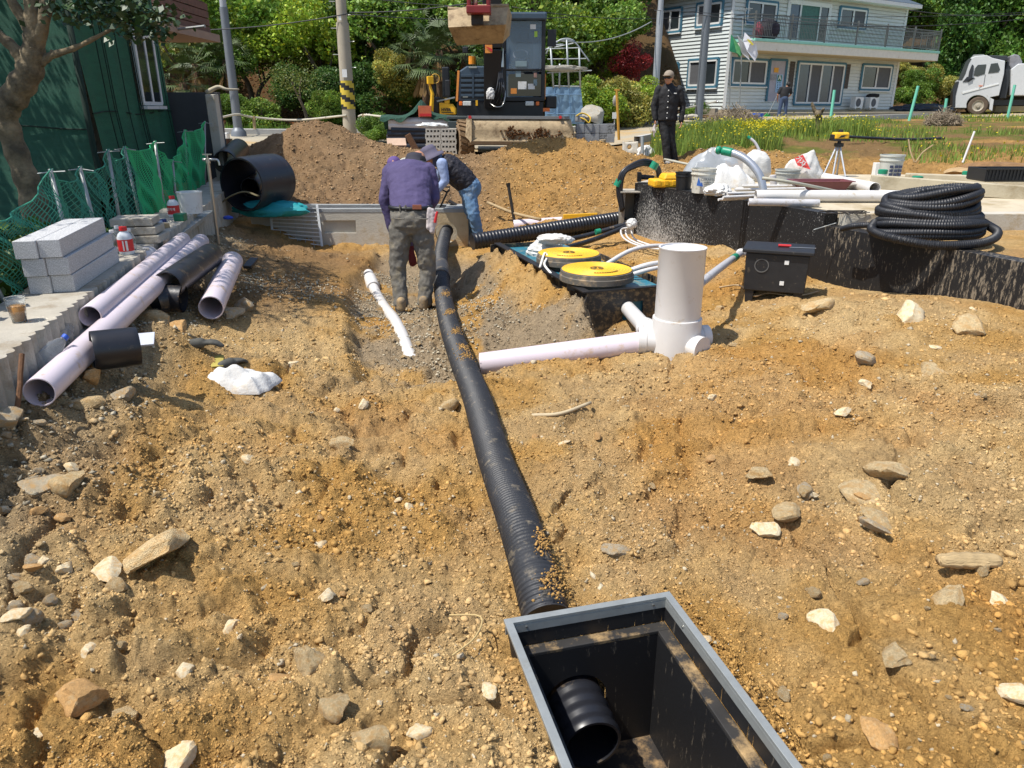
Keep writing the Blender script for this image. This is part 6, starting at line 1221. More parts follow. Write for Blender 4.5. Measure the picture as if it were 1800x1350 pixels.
x=r.uniform(2.8,9.0,26000);y=r.uniform(16.3,24,26000);ok=(x>2.9+(y-16)*.18)&(x<8.0+(y-17)*.35)&(r.random(26000)<.35+.65*field(x,y,1,.35,.5))&(road_mask(x,y)>2.6);ok=ok&((x/y<.335+.05*(fbm(x,y,5,2)-.5))|(y>17.6+2.4*fbm(x*.7,y*.7,6,3)));x,y=np.repeat(x[ok],2)[:30000],np.repeat(y[ok],2)[:30000];n_=len(x);x=x+r.normal(size=n_)*.05;y=y+r.normal(size=n_)*.05
hh_=r.uniform(.22,.55,n_)*(1-.4*field(x,y,5,.5,.7))*(1.1-.5*sstep(18,24,y));o,tops=blades('weeds',x,y,hh_,r.uniform(.008,.024,n_),leafcol(n_,lin('#7d9040'),r,.5),'tall green weeds growing behind the man in black','weeds',1)
fl_=(r.random(n_)<.03+.25*sstep(4.6,6.4,x)*field(x,y,9,.45,.6));fp=tops[fl_];fp=np.concatenate([fp,fp+r.normal(size=fp.shape)*.04]);leaves('yellow_flowers',fp,np.full(len(fp),.04),np.tile(np.array(lin('#d8c822')),(len(fp),1))*r.uniform(.7,1.1,(len(fp),1)),'yellow mustard flowers on top of the weeds','flowers',None,m_leaf,kind='stuff',seed=2,asp=.9)
x=r.uniform(6.5,26,60000);y=r.uniform(13.5,36,60000);ok=(x>4.2+(y-14)*.45)&(x<y*.72)&(r.random(60000)<.75*field(x,y,12,.46,.62,.45))&(road_mask(x,y)>2.4)&((x/y>.5)|(y>18));x,y=x[ok][:20000],y[ok][:20000];n_=len(x)
o,tops=blades('grass',x,y,r.uniform(.05,.22,n_),r.uniform(.012,.03,n_),leafcol(n_,lin('#7d9040'),r,.5),'patchy green grass on the rough plot at the right','grass',2)
fl_=r.random(n_)<.05;fp=tops[fl_];leaves('yellow_flowers',fp,np.full(len(fp),.05),np.tile(np.array(lin('#d8c822')),(len(fp),1)),'scattered yellow flowers in the rough grass at the right','flowers',None,m_leaf,kind='stuff',seed=5,asp=.9)
x=r.uniform(-13,4,26000);y=r.uniform(22.5,28,26000);rm=road_mask(x,y);ok=(rm>2.2)&(rm<4.6)&(r.random(26000)<np.where(rm<3.4,.9,.25));x,y=x[ok][:9000],y[ok][:9000];n_=len(x)
blades('grass',x,y,r.uniform(.08,.28,n_),r.uniform(.02,.05,n_),leafcol(n_,lin('#61802c'),r),'bright grass verge along the far side of the road','grass',3)
x=r.uniform(-15,7,9000);y=r.uniform(25.5,33,9000);z=H(x,y)+.03;leaves('leaf_litter',np.column_stack([x,y,z]),r.uniform(.06,.14,9000),leafcol(9000,lin('#8a5c38'),r,.4),'brown fallen leaves on the shaded bank','leaves',None,m_leaf,kind='stuff',seed=9,up=2)
m_pole=M('grey_pole',lin('#70757a'),.5,.3,var=.06);m_pole_l=M('grey_pole_light',lin('#a3a6aa'),.5,.3,var=.06);m_upole=M('concrete_pole',lin('#a39a88'),.85,var=.1,vs=4)
def pole(u,v,y,r0,r1,h,zsplit,name,lab_,mats,collar=None):
 b=P(u,v,y);b.z=G(b.x,b.y);t=thing(name,lab_,'pole',b);rs=lambda z:r0+(r1-r0)*z/h
 MB().cyl(b+Vector((0,0,-.3)),b+Vector((0,0,zsplit)),r0,rs(zsplit),20).build('lower_pole',mats[0],t,auto=40)
 MB().cyl(b+Vector((0,0,zsplit)),b+Vector((0,0,h)),rs(zsplit)*.82,r1,20).build('upper_pole',mats[1],t,auto=40)
 if collar:MB().lathe(b+Vector((0,0,-.2)),(0,0,1),[(r0*1.7,0),(r0*1.7,.36),(r0*1.3,.42),(r0,.48)],20).build('base_collar',mats[0],t,auto=40)
 return t,b
pole(421,246,22.4,.125,.08,9,3.35,'lamp_post','grey lamp post at the left, standing on the road kerb',(m_pole,m_pole_l),True)
t,b=pole(617,252,21.9,.185,.13,9,3.0,'utility_pole','concrete utility pole with a yellow and black striped band',(m_upole,m_upole))
z0_,z1_=1.0,1.62
m_sy=M('band_yellow',lin('#c9b03a'),.6,var=.1);m_sb=M('band_black',lin('#1c1c1a'),.6)
vs=[];fs=[];fm=[]
for k in range(13):
 for j in range(24):a_=2*math.pi*j/24;vs.append((b.x+.19*math.cos(a_),b.y+.19*math.sin(a_),b.z+.85+.72*k/12))
for k in range(12):
 for j in range(24):fs.append((k*24+j,k*24+(j+1)%24,(k+1)*24+(j+1)%24,(k+1)*24+j));fm.append(int(((j/12+k/5.0)%1)<.45))
mk('striped_band',vs,fs,[m_sy,m_sb],t,True,fm=fm)
for k in range(10):z=1.9+k*.32;MB().cyl(b+Vector((.15*(-1)**k,-.05,z)),b+Vector((.3*(-1)**k,-.08,z)),.012,seg=6).build('climbing_peg',m_galv,t)
MB().box(b+Vector((.0,-.19,1.75)),(.13,.01,.2)).build('number_plate',m_whitepl,t);MB().box(b+Vector((-.02,-.185,3.1)),(.07,.01,.12)).build('number_plate',m_whitepl,t)
pole(1227,216,29,.15,.12,9.5,4.75,'lamp_post','dark grey lamp post standing in front of the white house wall',(m_pole,m_pole_l))
pole(1148,225,27.5,.12,.1,9.5,3.6,'steel_pole','slim pale grey pole behind the man in black',(m_pole_l,m_pole_l))
def wire(a,b,sag,r_,lab_,mat=None,grp='overhead wires',name='wire'):
 a=Vector(a);b=Vector(b);pts=[a.lerp(b,k/16)+Vector((0,0,-sag*4*(k/16)*(1-k/16)))for k in range(17)]
 return one(name,MB().sweep(pts,r_,6),mat or M('wire_black',lin('#2a2c30'),.6),lab_,name,grp,smooth=True)
wire(P(240,52,22),P(612,24,21.7),.15,.014,'overhead wire running left from the utility pole');wire(P(614,22,21.7),P(900,-8,21),.1,.014,'upper overhead wire running right from the utility pole');wire(P(614,25,21.7),P(1000,30,24),.1,.012,'lower overhead wire running right from the utility pole')
wire(P(640,-4,22),P(860,12,22),.05,.01,'thin wire crossing above the excavator bucket')
wire(P(900,12,26),P(1228,28,28.8),.2,.012,'wire between excavator and the house lamp post');wire(P(1229,26,28.8),P(1830,30,32),.35,.014,'thick wire crossing in front of the house balcony');wire(P(1150,18,27.3),P(1830,20,34),.2,.01,'thin wire crossing above the balcony');wire(P(1600,18,40),P(1830,22,44),.2,.02,'wire at the top right above the lorry')
wire(P(985,72,25),P(1145,38,27.4),.25,.018,'pale cable from the greenhouse frame to the slim pole',m_galv)
m_rope=M('rope_pale',lin('#b9b2a0'),.85)
rp_=[P(386,207,21.5),P(418,201,22.2),P(445,206,23),P(520,211,23.2),P(608,203,21.7)]
one('rope',MB().sweep(bez(rp_,6),.028,8),m_rope,'pale rope strung between concrete post, lamp post and utility pole','rope',smooth=True)
one('rope',MB().sweep(bez([P(630,205,21.7),P(640,202,21.6),P(672,205,20.4)],5),.028,8),m_rope,'pale rope between utility pole and the stacked pipes','rope',smooth=True)
one('rope',MB().sweep(bez([P(1175,193,26),P(1215,188,28.5),P(1262,178,31)],6),.03,8),m_rope,'pale rope sloping up to the house wall behind the man in black','rope',smooth=True)
for(u,v0,v1,y,l_)in[(447,206,235,23,'short wooden stake holding the rope left of the small tree'),(640,202,232,21.6,'thin stake beside the striped utility pole')]:
 one('stake',MB().beam(P(u+2,v1+4,y),P(u-1,v0-2,y),.07,.07),m_wood,l_,'stake')
one('small_sign',MB().box(P(638,216,21.5),(.27,.02,.24)),M('sign_white',lin('#c5cbd6'),.5),'small blank white plate on a stake beside the utility pole','sign')
lump('rock',P(648,218,21.6),(.3,.3,.3),m_conc_l,'pale rock on the verge right of the utility pole','rock',13)
b=P(391,262,20.5);b.z=G(b.x,b.y);t=thing('marker_post','faded pink and white bollard by the concrete post','bollard',b)
MB().lathe(b,(0,0,1),[(.16,0),(.16,.25),(.12,.28),(.12,.55),(.1,.62),(.06,.68),(.001,.69)],18).build('body',M('faded_pink',lin('#b58a86'),.6,var=.15),t,auto=40);MB().box(b+Vector((.1,-.05,.15)),(.26,.2,.3)).build('foot',m_whitepl,t,bevel=.02)
b=P(400,270,19.4);b.z=G(b.x,b.y);one('plant_pot',MB().lathe(b,(0,0,1),[(.001,0),(.11,0),(.16,.24),(.17,.25),(.15,.25),(.1,.02),(.001,.02)],18),m_blackpl,'small black pot beside the concrete post','pot',auto=40)
pts=[P(u,v,19.2)for u,v in[(405,259),(440,261),(475,260),(505,257),(520,259)]]
for q_ in pts:q_.z=G(q_.x,q_.y)+.06
one('red_hose',MB().sweep(bez(pts,6),.05,10),M('red_orange',lin('#d0513f'),.5),'orange-red flat hose lying along the near edge of the road','hose',smooth=True)
Yp=19.6;gz_=G(P(720,245,Yp).x,Yp)
def xw(u,v,Y):return P(u,v,Y).x
x0,x1=xw(682,240,Yp),xw(802,240,Yp)
zr=[P(700,v,Yp).z for v in(258,244,236,229,221,214)]
for i,z in enumerate(zr[:4]):
 for j in range(2):
  yy=Yp+.25*j;o=one('stored_pipe',MB().pipe((x0+.1*(i%2)-.12*(i==1),yy,z),(x1,yy+.05,z),.13,.012,24),M('pipe_navy',lin('#20242c'),.35,var=.1),['lowest dark pipe','second dark pipe','third dark pipe','top dark pipe'][i]+' of the stored stack, '+['front','back'][j]+' row','pipe','stored dark pipes under the green net',auto=40)
for i,z in enumerate(zr[4:]):
 for j in range(2):one('stored_pipe',MB().pipe((x0+.04,Yp+.25*j,z),(x1,Yp+.25*j,z),.11,.008,24),m_white,['lower','upper'][i]+' white pipe of the stored stack, '+['front','back'][j]+' row','pipe','stored white pipes under the green net',auto=40)
nn=40;V=[];Fq=[]
prof=lambda s:.36*math.exp(-(abs(s-.48)/.1)**1.5)
for i in range(nn+1):
 s=i/nn;x=x0-.15+(x1-x0+.4)*s;top=P(700,206,Yp).z+prof(s)+.012*math.sin(s*20)
 for j,(dy,dz)in enumerate([(-.19,-.08-.04*math.sin(s*33)),(-.15,-.01),(.1,.05),(.35,.02),(.5,-.3)]):V.append((x,Yp+dy,top+dz))
for i in range(nn):
 for j in range(4):Fq.append((i*5+j,(i+1)*5+j,(i+1)*5+j+1,i*5+j+1))
o=mk('net_cover',V,Fq,M('net_cover_green',lin('#1f4435'),.85,var=.5,vs=14,bump=1),None,False);setp(o,'dark green net thrown over the stored pipes','net');sm_=o.modifiers.new('thick','SOLIDIFY');sm_.thickness=.01
t=thing('warning_board','orange-red framed board standing under the green net peak','board',P(747,205,Yp-.2));MB().box(P(747,196,Yp-.19),(.32,.03,.26)).build('board',M('board_orange',lin('#b5603e'),.6,var=.2),t,bevel=.004);MB().box(P(748,202,Yp-.22),(.28,.02,.06)).build('stripe',m_red,t)
m_block=M('perforated_block',lin('#b9b5aa'),.8,var=.12,dirt=lin('#8f836c'),dirtamt=.2)
Yb=18.4;first=None
for k in range(6):
 z=G(xw(758,250,Yb),Yb)+.06+k*.115
 for j in range(2):
  x=xw(749,240,Yb)+j*.36+.17+.015*(k%2);mb=MB();
  mb.box((x,Yb,z+.04),(.35,.3,.034)).box((x,Yb,z-.04),(.35,.3,.034))
  for q_ in range(5):mb.box((x-.16+q_*.08,Yb,z),(.032,.3,.05))
  o=one('perforated_block',mb,m_block,('left' if j==0 else 'right')+' hollow block, %s layer of the pale stack before the wheels'%['lowest','second','third','fourth','fifth','top'][k],'block','pale hollow blocks stacked before the excavator wheels')
lump('plastic_film',Vector((xw(760,222,Yb),Yb,G(xw(760,222,Yb),Yb)+.72)),(.7,.3,.12),M('film',lin('#c8cac8'),.25,var=.1),'crumpled pale plastic film on top of the hollow blocks','film',23)
one('plywood_sheet',MB().box(P(697,250,17.6),(.42,.3,.03),Rot(x=.5,z=.2)),M('plywood',lin('#b59a84'),.8),'pinkish offcut of board on the dark earth pile','board',bevel=.003)
one('glass_sheet',MB().box(P(655,262,16.6),(.3,.3,.03),Rot(x=.7,z=-.2)).box(P(650,272,16.4),(.3,.25,.04),Rot(x=.3)),M('grey_sheet',lin('#8f9896'),.3),'grey glass-like sheets dumped on the dark earth pile','sheet',bevel=.003)
q_=P(630,263,16.3);one('white_tub',MB().lathe(q_,(.2,-.5,1),[(.001,0),(.09,0),(.13,.12),(.12,.12),(.08,.01),(.001,.01)],18),m_whitepl,'small white tub tipped on the dark earth pile','tub',auto=40)
one('black_tube',MB().sweep(bez([P(655,272,16.2),P(668,262,16.4),P(682,262,16.6),P(694,268,16.7)],5),.04,10),m_hdpe,'bent piece of black tube on the dark earth pile','tube',smooth=True)
one('wood_block',MB().box(P(725,252,16.2),(.12,.12,.4),Rot(y=-.5)),m_rust,'rusty brown post stub leaning on the dark earth pile','post',bevel=.01)
m_nav=M('excavator_navy',lin('#41515f'),.4,.2,var=.1,vs=5,dirt=lin('#5f5f58'),dirtamt=.15);m_exb=M('excavator_black',lin('#15171a'),.45,var=.15,vs=6);m_or=M('orange_paint',lin('#d98a3a'),.5,var=.1)
m_sand=M('sandy_steel',lin('#a39071'),.85,.1,var=.22,vs=9,bump=.3,bs=40,dirt=lin('#6d5a42'),dirtamt=.35,ds=5);m_tyre=M('muddy_tyre',lin('#7d6548'),.95,var=.3,vs=10,bump=.4,bs=50);m_hub=M('wheel_hub',lin('#3f3a30'),.8,var=.3,dirt=lin('#8a7052'),dirtamt=.5)
m_cabgl=M('cab_glass',lin('#44586e'),.08,var=.1,spec=.9)
ex=thing('excavator','wheeled excavator with navy hood, glass cab and raised muddy bucket','excavator',(0,19.5,.4))
fwd=Vector((.18,-1,0)).normalized();side=Vector((fwd.y,-fwd.x,0))*-1
gw=P(816,283,18.2).z
def wheel(c_,r_,w_,ax):
 ax=Vector(ax).normalized();t2=MB().lathe(c_-ax*w_/2,ax,[(r_*.55,.0),(r_*.86,0),(r_*.97,.03),(r_,.06),(r_,w_-.06),(r_*.97,w_-.03),(r_*.86,w_),(r_*.55,w_)],36).build('wheel',m_tyre,ex,auto=35)
 x,y=frame(ax);lg=MB()
 for k in range(22):
  a_=2*math.pi*k/22;o_=(x*math.cos(a_)+y*math.sin(a_));tg=(-x*math.sin(a_)+y*math.cos(a_));R=Matrix((tg,ax,o_)).transposed()
  for s in(-1,1):lg.box(c_+ax*s*w_*.25+o_*(r_+.008)+tg*(.025*s),(.07,w_*.5,.045),R@Matrix.Rotation(.35*s,3,'Z'))
 lg.build('tread',m_tyre,t2)
 MB().lathe(c_-ax*(w_/2-.05),ax,[(.001,.03),(r_*.2,.0),(r_*.22,.04),(r_*.5,.05),(r_*.56,-.03),(r_*.58,.0)],24).build('hub',m_hub,t2,auto=35)
wc1=Vector((P(818,251,18.3).x,18.3,gw+.44));wheel(wc1,.44,.34,side);wc2=Vector((P(783,253,20.3).x,20.3,gw+.46));wheel(wc2,.42,.32,side)
wheel(Vector((P(972,251,18.4).x,18.6,gw+.44)),.44,.34,side);wheel(Vector((P(945,251,20.5).x,20.9,gw+.46)),.42,.32,side)
MB().box((wc1.x+1.0,19.6,gw+.62),(1.5,3.0,.35),Matrix.Rotation(.18,3,'Z')).box((wc1.x+1.05,18.6,gw+.45),(1.9,.25,.22)).box((wc2.x+1.0,20.7,gw+.45),(1.9,.25,.22)).build('chassis',m_exb,ex,bevel=.02)
MB().box((wc1.x-.22,19.3,gw+.95),(.5,.9,.08)).box((wc1.x-.25,19.0,gw+.7),(.4,.3,.35)).build('step_plate',M('dusty_dark',lin('#3c4443'),.7,var=.2),ex,bevel=.02)
Yd=17.3;bl_=[];
for v,dy in((208,.16),(218,.04),(230,0),(242,.03),(250,-.05)):bl_.append((P(826,v,Yd+dy),P(1003+(v-208)*.28,v+1,Yd+dy)))
vs=[];fs=[]
for a,b in bl_:vs+=[a,b]
m_=len(vs);vs+=[v+Vector((0,.05,0))for v in vs]
for k in range(4):fs+=[(2*k,2*k+2,2*k+3,2*k+1),(m_+2*k,m_+2*k+1,m_+2*k+3,m_+2*k+2),(2*k,m_+2*k,m_+2*k+2,2*k+2),(2*k+1,2*k+3,m_+2*k+3,m_+2*k+1)]
fs+=[(0,1,m_+1,m_),(8,m_+8,m_+9,9)];bo=MB().add(vs,fs).build('blade',m_sand,ex,auto=60)
MB().beam(P(828,251,Yd-.06),P(1016,252,Yd-.06),.05,.07).build('cutting_edge',M('edge_steel',lin('#6a563e'),.6,.4),bo)
MB().beam(P(822,206,Yd+.25),P(1000,207,Yd+.25),.3,.06).build('blade_top',M('grey_top',lin('#76797a'),.6),bo)
MB().prism([P(820,208,Yd+.2),P(829,209,Yd-.02),P(829,251,Yd-.05),P(818,240,Yd+.1)],(0,.04,0)).build('blade_cheek',m_sand,bo)
for u in(826,985):MB().cyl(P(u,206,Yd+.1),P(u,206,Yd+.02),.035,seg=12).build('reflector',m_red,bo)
r=np.random.default_rng(8);mu=[]
for(u,v,su_,sv_,n_)in[(905,236,10,5,160),(955,240,16,5,260),(948,228,5,3,60),(975,246,12,2,100),(900,226,3,2,30)]:
 for k in range(n_//2):q_=P(u+r.normal()*su_,min(v+r.normal()*sv_,250),Yd-.01);mu.append(q_[:])
mu=np.array(mu);scatter_o=scatter('mud',mu,.02+.045*r.random(len(mu)),np.tile(np.array(lin('#5e4129')),(len(mu),1))*r.uniform(.7,1.2,(len(mu),1)),I1,.5,mclod,4);setp(scatter_o,'wet brown earth sticking to the excavator blade','mud')
one('timber_beam',MB().beam(P(985,262,16.6),P(1062,250,17.4),.12,.12),m_wood,'old timber beam lying below the right end of the excavator blade','timber',bevel=.01)
Yu=18.9
def pbox(u0,v0,u1,v1,Y,dep,name,mat,par=ex,bev=.02,mb=None):
 a=P(u0,v0,Y);b=P(u1,v1,Y);m2=MB().box(((a.x+b.x)/2,Y+dep/2,(a.z+b.z)/2),(abs(b.x-a.x),dep,abs(a.z-b.z)));return m2.build(name,mat,par,bevel=bev)
pbox(803,178,955,207,Yu,2.4,'lower_body',m_exb)
a0,a1=P(805,178,Yu),P(854,178,Yu);zt_=P(820,116,Yu).z;zm=P(806,132,Yu).z
MB().prism([(a0.x,Yu,a0.z),(a1.x,Yu,a0.z),(a1.x,Yu,zt_),(a0.x+.22,Yu,zt_),(a0.x+.06,Yu,zt_-.1),(a0.x,Yu,zm)],(0,2.0,0)).build('hood',m_nav,ex,bevel=.03)
for k in range(5):
 v=133+k*8.6
 for(ua,ub)in((810,830),(833,853)):
  a=P(ua,v,Yu-.02);b=P(ub,v,Yu-.02);MB().beam(a,b,.03,.055).build('louvre',m_nav,ex,bevel=.004)
  MB().beam(a+Vector((0,.015,-.055)),b+Vector((0,.015,-.055)),.03,.045).build('grille_gap',m_exb,ex)
MB().beam(P(831.5,128,Yu-.03),P(831.5,172,Yu-.03),.04,.03).build('grille_post',m_nav,ex)
MB().beam(P(803,178,Yu-.01),P(806,124,Yu-.01),.05,.05).build('orange_edge',m_or,ex)
MB().beam(P(824,118,Yu-.02),P(838,118,Yu-.02),.03,.04).build('hood_handle',m_steel,ex)
MB().box(P(818,170,Yu-.015),(.12,.02,.03)).build('vent_slot',m_steel,ex)
for(u,lite)in((810,0),(821,1),(931,1),(945,0)):
 q_=P(u,182,Yu-.03);MB().box(q_,(.2 if lite else.08,.05,.1 if lite else.09)).build('headlight' if lite else 'indicator',M('lamp_glass',lin('#c9ccc8'),.15,var=.25,vs=40)if lite else M('indicator_orange',lin('#e0702a'),.3),ex,bevel=.015)
MB().box(P(838,181,Yu-.02),(.05,.03,.12)).build('yellow_plate',m_yellow,ex)
cu0,cu1=884,958;zb,ztp=P(900,176,Yu).z,P(900,34,Yu).z;cx0,cx1=P(886,110,Yu).x,P(955,110,Yu).x;W3=cx1-cx0
cab=MB()
for(x,y)in((cx0,Yu),(cx1,Yu),(cx0,Yu+1.5),(cx1,Yu+1.5)):cab.box((x,y+.03,(zb+ztp)/2),(.09,.09,ztp-zb))
cab.box(((cx0+cx1)/2,Yu+.76,zb+.02),(W3+.08,1.6,.1));cab.box(((cx0+cx1)/2,Yu+.02,zb+.85*.78),(W3,.06,.05));cb_=cab.build('cab',m_exb,ex,bevel=.015)
MB().box(((cx0+cx1)/2,Yu+.78,ztp+.06),(W3+.14,1.75,.17)).build('cab_roof',m_nav,cb_,bevel=.04)
MB().box(((cx0+cx1)/2+.05,Yu+.025,(zb+ztp)/2+.3),(W3-.12,.012,(ztp-zb)*.62)).build('windscreen',M('windscreen_glass',lin('#5a7086'),.06,var=.1,spec=.9,alpha=.5),cb_)
MB().box(((cx0+cx1)/2+.02,Yu+.95,zb+.95),(.42,.14,.75)).box(((cx0+cx1)/2+.02,Yu+.8,zb+.55),(.45,.4,.14)).box(((cx0+cx1)/2+.02,Yu+.95,zb+1.45),(.24,.1,.18)).build('seat',M('seat_grey',lin('#2f3336'),.8),cb_,bevel=.03)
MB().box(((cx0+cx1)/2+.05,Yu+.03,zb+.33),(W3-.1,.012,.48)).build('lower_window',M('cab_glass_low',lin('#12171a'),.1,spec=.8),cb_)
MB().box(((cx0+cx1)/2,Yu+1.5,(zb+ztp)/2),(W3,.02,ztp-zb)).box((cx1,Yu+.78,(zb+ztp)/2),(.02,1.4,ztp-zb)).build('cab_side',m_cabgl,cb_)
q_=Vector(((cx0+cx1)/2-.06,Yu+.3,zb+1.0));MB().lathe(q_,(0,-.8,.9),[(.17,0),(.19,.015),(.17,.03),(.15,.015)],24,True).build('steering_wheel',m_steel,cb_)
for(u,v,w_,h_,m3)in[(937,47,.13,.1,m_whitepl),(942,60,.07,.12,M('sticker_green',lin('#a7c94a'),.6)),(916,112,.26,.12,M('pale_seat',lin('#7c9096'),.6)),(918,150,.2,.17,m_whitepl),(934,152,.16,.12,m_whitepl),(911,128,.12,.18,M('pale_seat')),(941,132,.07,.1,M('sticker_red',lin('#c99a86'),.6)),(941,145,.08,.14,M('pale_seat')),(903,160,.14,.12,m_or)]:
 MB().box(P(u,v,Yu+.008),(w_,.006,h_)).build('sticker',m3,cb_)
MB().box(P(946,29,Yu-.03),(.12,.05,.12)).build('work_lamp',M('lamp_glass'),cb_,bevel=.01);MB().cyl(P(953,37,Yu+.1),P(953,25,Yu+.1),.04,seg=12).build('beacon',m_or,cb_)
mb=MB().box(P(970,67,Yu+.1),(.2,.08,.36));mb.sweep([P(955,53,Yu+.1),P(970,52,Yu+.1),P(970,60,Yu+.1)],.012,6);mb.build('mirror',m_blackpl,ex,bevel=.02)
MB().box(P(787,155,Yu),(.11,.08,.36)).build('mirror',m_blackpl,ex,bevel=.02);MB().box(P(818,88,Yu),(.13,.06,.14)).build('mirror',m_blackpl,ex,bevel=.02)
MB().cyl(P(830,113,Yu+1.0),P(830,99,Yu+1.0),.09,seg=14).build('beacon',M('beacon_orange',lin('#e08a20'),.3),ex)
MB().box(P(968,180,Yu+.4),(.25,.7,.28)).build('side_box',m_exb,ex,bevel=.03);MB().box(P(959,193,Yu+.02),(.2,.03,.08)).build('tail_light',M('indicator_orange'),ex)
MB().beam(P(957,175,Yu+.1),P(958,130,Yu+.1),.05,.05).build('orange_edge',m_or,ex)
bt=Vector((P(866,100,18.6).x,18.2,4.9));
MB().beam(P(866,188,18.75),P(866,84,18.45),.34,.4).beam(P(866,84,18.45),bt,.34,.42).build('boom',m_exb,ex,bevel=.02)
pv=bt+Vector((0,-.3,.1));hq=P(842,4,13.6)
MB().beam(bt+Vector((0,.1,-.1)),Vector((hq.x+.05,15.4,5.6)),.32,.4).build('boom',m_or,ex,bevel=.02)
MB().beam(Vector((hq.x+.05,15.6,5.75)),hq+Vector((.02,.1,.35)),.24,.3).build('stick',m_or,ex,bevel=.02)
MB().box(P(859,86,18.2),(.16,.02,.17)).build('reflector_plate',m_or,ex);MB().prism([P(853,81,18.18),P(865,86,18.18),P(865,92,18.18)],(0,-.005,0)).build('reflector_stripe',m_red,ex)
for k in range(4):MB().sweep(bez([P(880+k*3,90,18.5),P(877+k*2,130,18.4),P(872+k*5,160,18.3),P(860+k*6,185,18.5)],5),.018,6).build('hydraulic_hose',m_blackpl,ex,True)
MB().sweep(bez([P(862,182,18.3),P(872,188,18.2),P(884,184,18.3),P(888,160,18.4),P(880,145,18.5)],5),.012,6).build('hydraulic_hose',m_steel,ex,True)
MB().sweep([P(883,118,18.4),P(884,85,18.4)],[.04,.012],10).build('cylinder_rod',m_steel,ex)
o=lump('cloth',P(862,166,18.3)+Vector((0,0,-.1)),(.2,.15,.3),m_sack,None,None,31,parent=ex)
Yk=13.9
B={}
for k_,(u,v,y)in dict(tl=(787,15,Yk+.25),tr=(894,10,Yk+.25),ml=(788,48,Yk-.05),mr=(889,43,Yk-.05),bl=(803,80,Yk+.35),br=(884,76,Yk+.35),rtr=(900,28,Yk+.75),rbr=(896,62,Yk+.7),rtl=(797,22,Yk+.75),rbl=(806,62,Yk+.7)).items():B[k_]=P(u,v,y)
mb=MB();ks=list(B);vs=[B[k_]for k_ in ks];ix_={k_:i for i,k_ in enumerate(ks)}
f_=lambda*a:tuple(ix_[q_]for q_ in a)
mb.add(vs,[f_('tl','ml','mr','tr'),f_('ml','bl','br','mr'),f_('tr','mr','br','rbr','rtr'),f_('tl','rtl','rbl','bl','ml'),f_('bl','rbl','rbr','br')]);bko=mb.build('bucket',m_sand,ex);so=bko.modifiers.new('thick','SOLIDIFY');so.thickness=.035
MB().sweep([B['tl'],P(812,17,Yk+.27),P(838,11,Yk+.25),B['tr']],.03,8).build('bucket_lip',m_sand,bko)
hit=MB();hc_=P(842,12,13.75)
hit.box(hc_+Vector((-.16,0,.06)),(.06,.4,.32)).box(hc_+Vector((.16,0,.06)),(.06,.4,.32)).box(hc_+Vector((0,-.05,-.06)),(.4,.36,.12));hit.build('quick_hitch',M('hitch_red',lin('#7c1d1c'),.5,var=.2,dirt=lin('#5a4038'),dirtamt=.2),ex,bevel=.015)
MB().cyl(hc_+Vector((-.06,-.16,.2)),hc_+Vector((-.06,-.1,.02)),.045,seg=14).build('hitch_cylinder',m_steel,ex);MB().box(P(839,33,13.78),(.2,.14,.2)).build('hitch_hook',m_iron,ex,bevel=.01)
md_=thing('mini_digger','small yellow digger partly hidden behind the big excavator','digger',P(785,215,22.5))
YM=22.5
MB().prism([P(772,180,YM),P(794,183,YM),P(800,191,YM),P(801,201,YM),P(773,201,YM)],(0,.5,0)).build('side_panel',m_yellow,md_,bevel=.02)
text('HV5R',.11,m_blackpl,md_,P(784,193,YM-.01),(1,0,0),(0,0,1),.003,'lettering',bold=.004);MB().beam(P(776,198,YM-.01),P(797,198,YM-.01),.02,.02).build('stripe',m_blackpl,md_)
MB().box(P(786,177,YM+.1),(.13,.2,.14)).build('filler_box',m_yellow,md_,bevel=.01)
mb=MB().box(P(766,190,YM+.8),(.3,.7,.6)).box(P(785,205,YM+.6),(1.2,.9,.12));mb.build('body',m_exb,md_,bevel=.04)
MB().sweep([P(758,197,YM-.1),P(760,165,YM-.1),P(755,148,YM-.1)],[.06,.05,.03],8).build('arm',m_yellow,md_);mb=MB().box(P(756,141,YM-.1),(.16,.2,.2),Rot(z=.3));mb.lathe(P(765,138,YM-.1),(0,1,0),[(.12,0),(.13,.02),(.12,.04),(.11,.02)],18,True);mb.build('arm_head',m_yellow,md_,bevel=.02)
MB().box(P(762,158,YM),(.14,.1,.34)).build('cylinder_guard',m_blackpl,md_,bevel=.03);MB().box(P(784,145,YM+.1),(.2,.2,.8)).build('cab_post',m_exb,md_,bevel=.03);MB().beam(P(768,178,YM),P(800,171,YM),.08,.04).build('canopy_rail',m_galv,md_)
gf=thing('greenhouse_frame','bare pipe greenhouse frame with a pale blue sheet round its foot','greenhouse',P(992,215,24));YG=24.0
def gp(u,v,dy=0):return P(u,v,YG+dy)
m_tube=M('grey_tube',lin('#9ea3a4'),.5,.4)
for(a,b)in[((968,85),(973,155)),((996,70),(1000,155)),((1018,85),(1020,155)),((984,112),(983,155))]:MB().sweep([gp(*a),gp(*b)],.028,8).build('upright',m_tube,gf,True)
for pts in[[(960,95),(968,80),(982,72),(997,70),(1012,76),(1024,92),(1036,108)],[(958,88),(975,80),(990,78)],[(977,76),(985,70),(998,68),(1010,72)]]:MB().sweep(bez([gp(*q_,.1)for q_ in pts],4),.022,8).build('hoop',m_tube,gf,True)
for(a,b)in[((960,86),(1018,84)),((962,104),(1030,103)),((962,128),(1040,124)),((972,151),(1020,152)),((975,83),(1008,76))]:MB().sweep([gp(*a),gp(*b)],.018,6).build('rail',m_tube,gf)
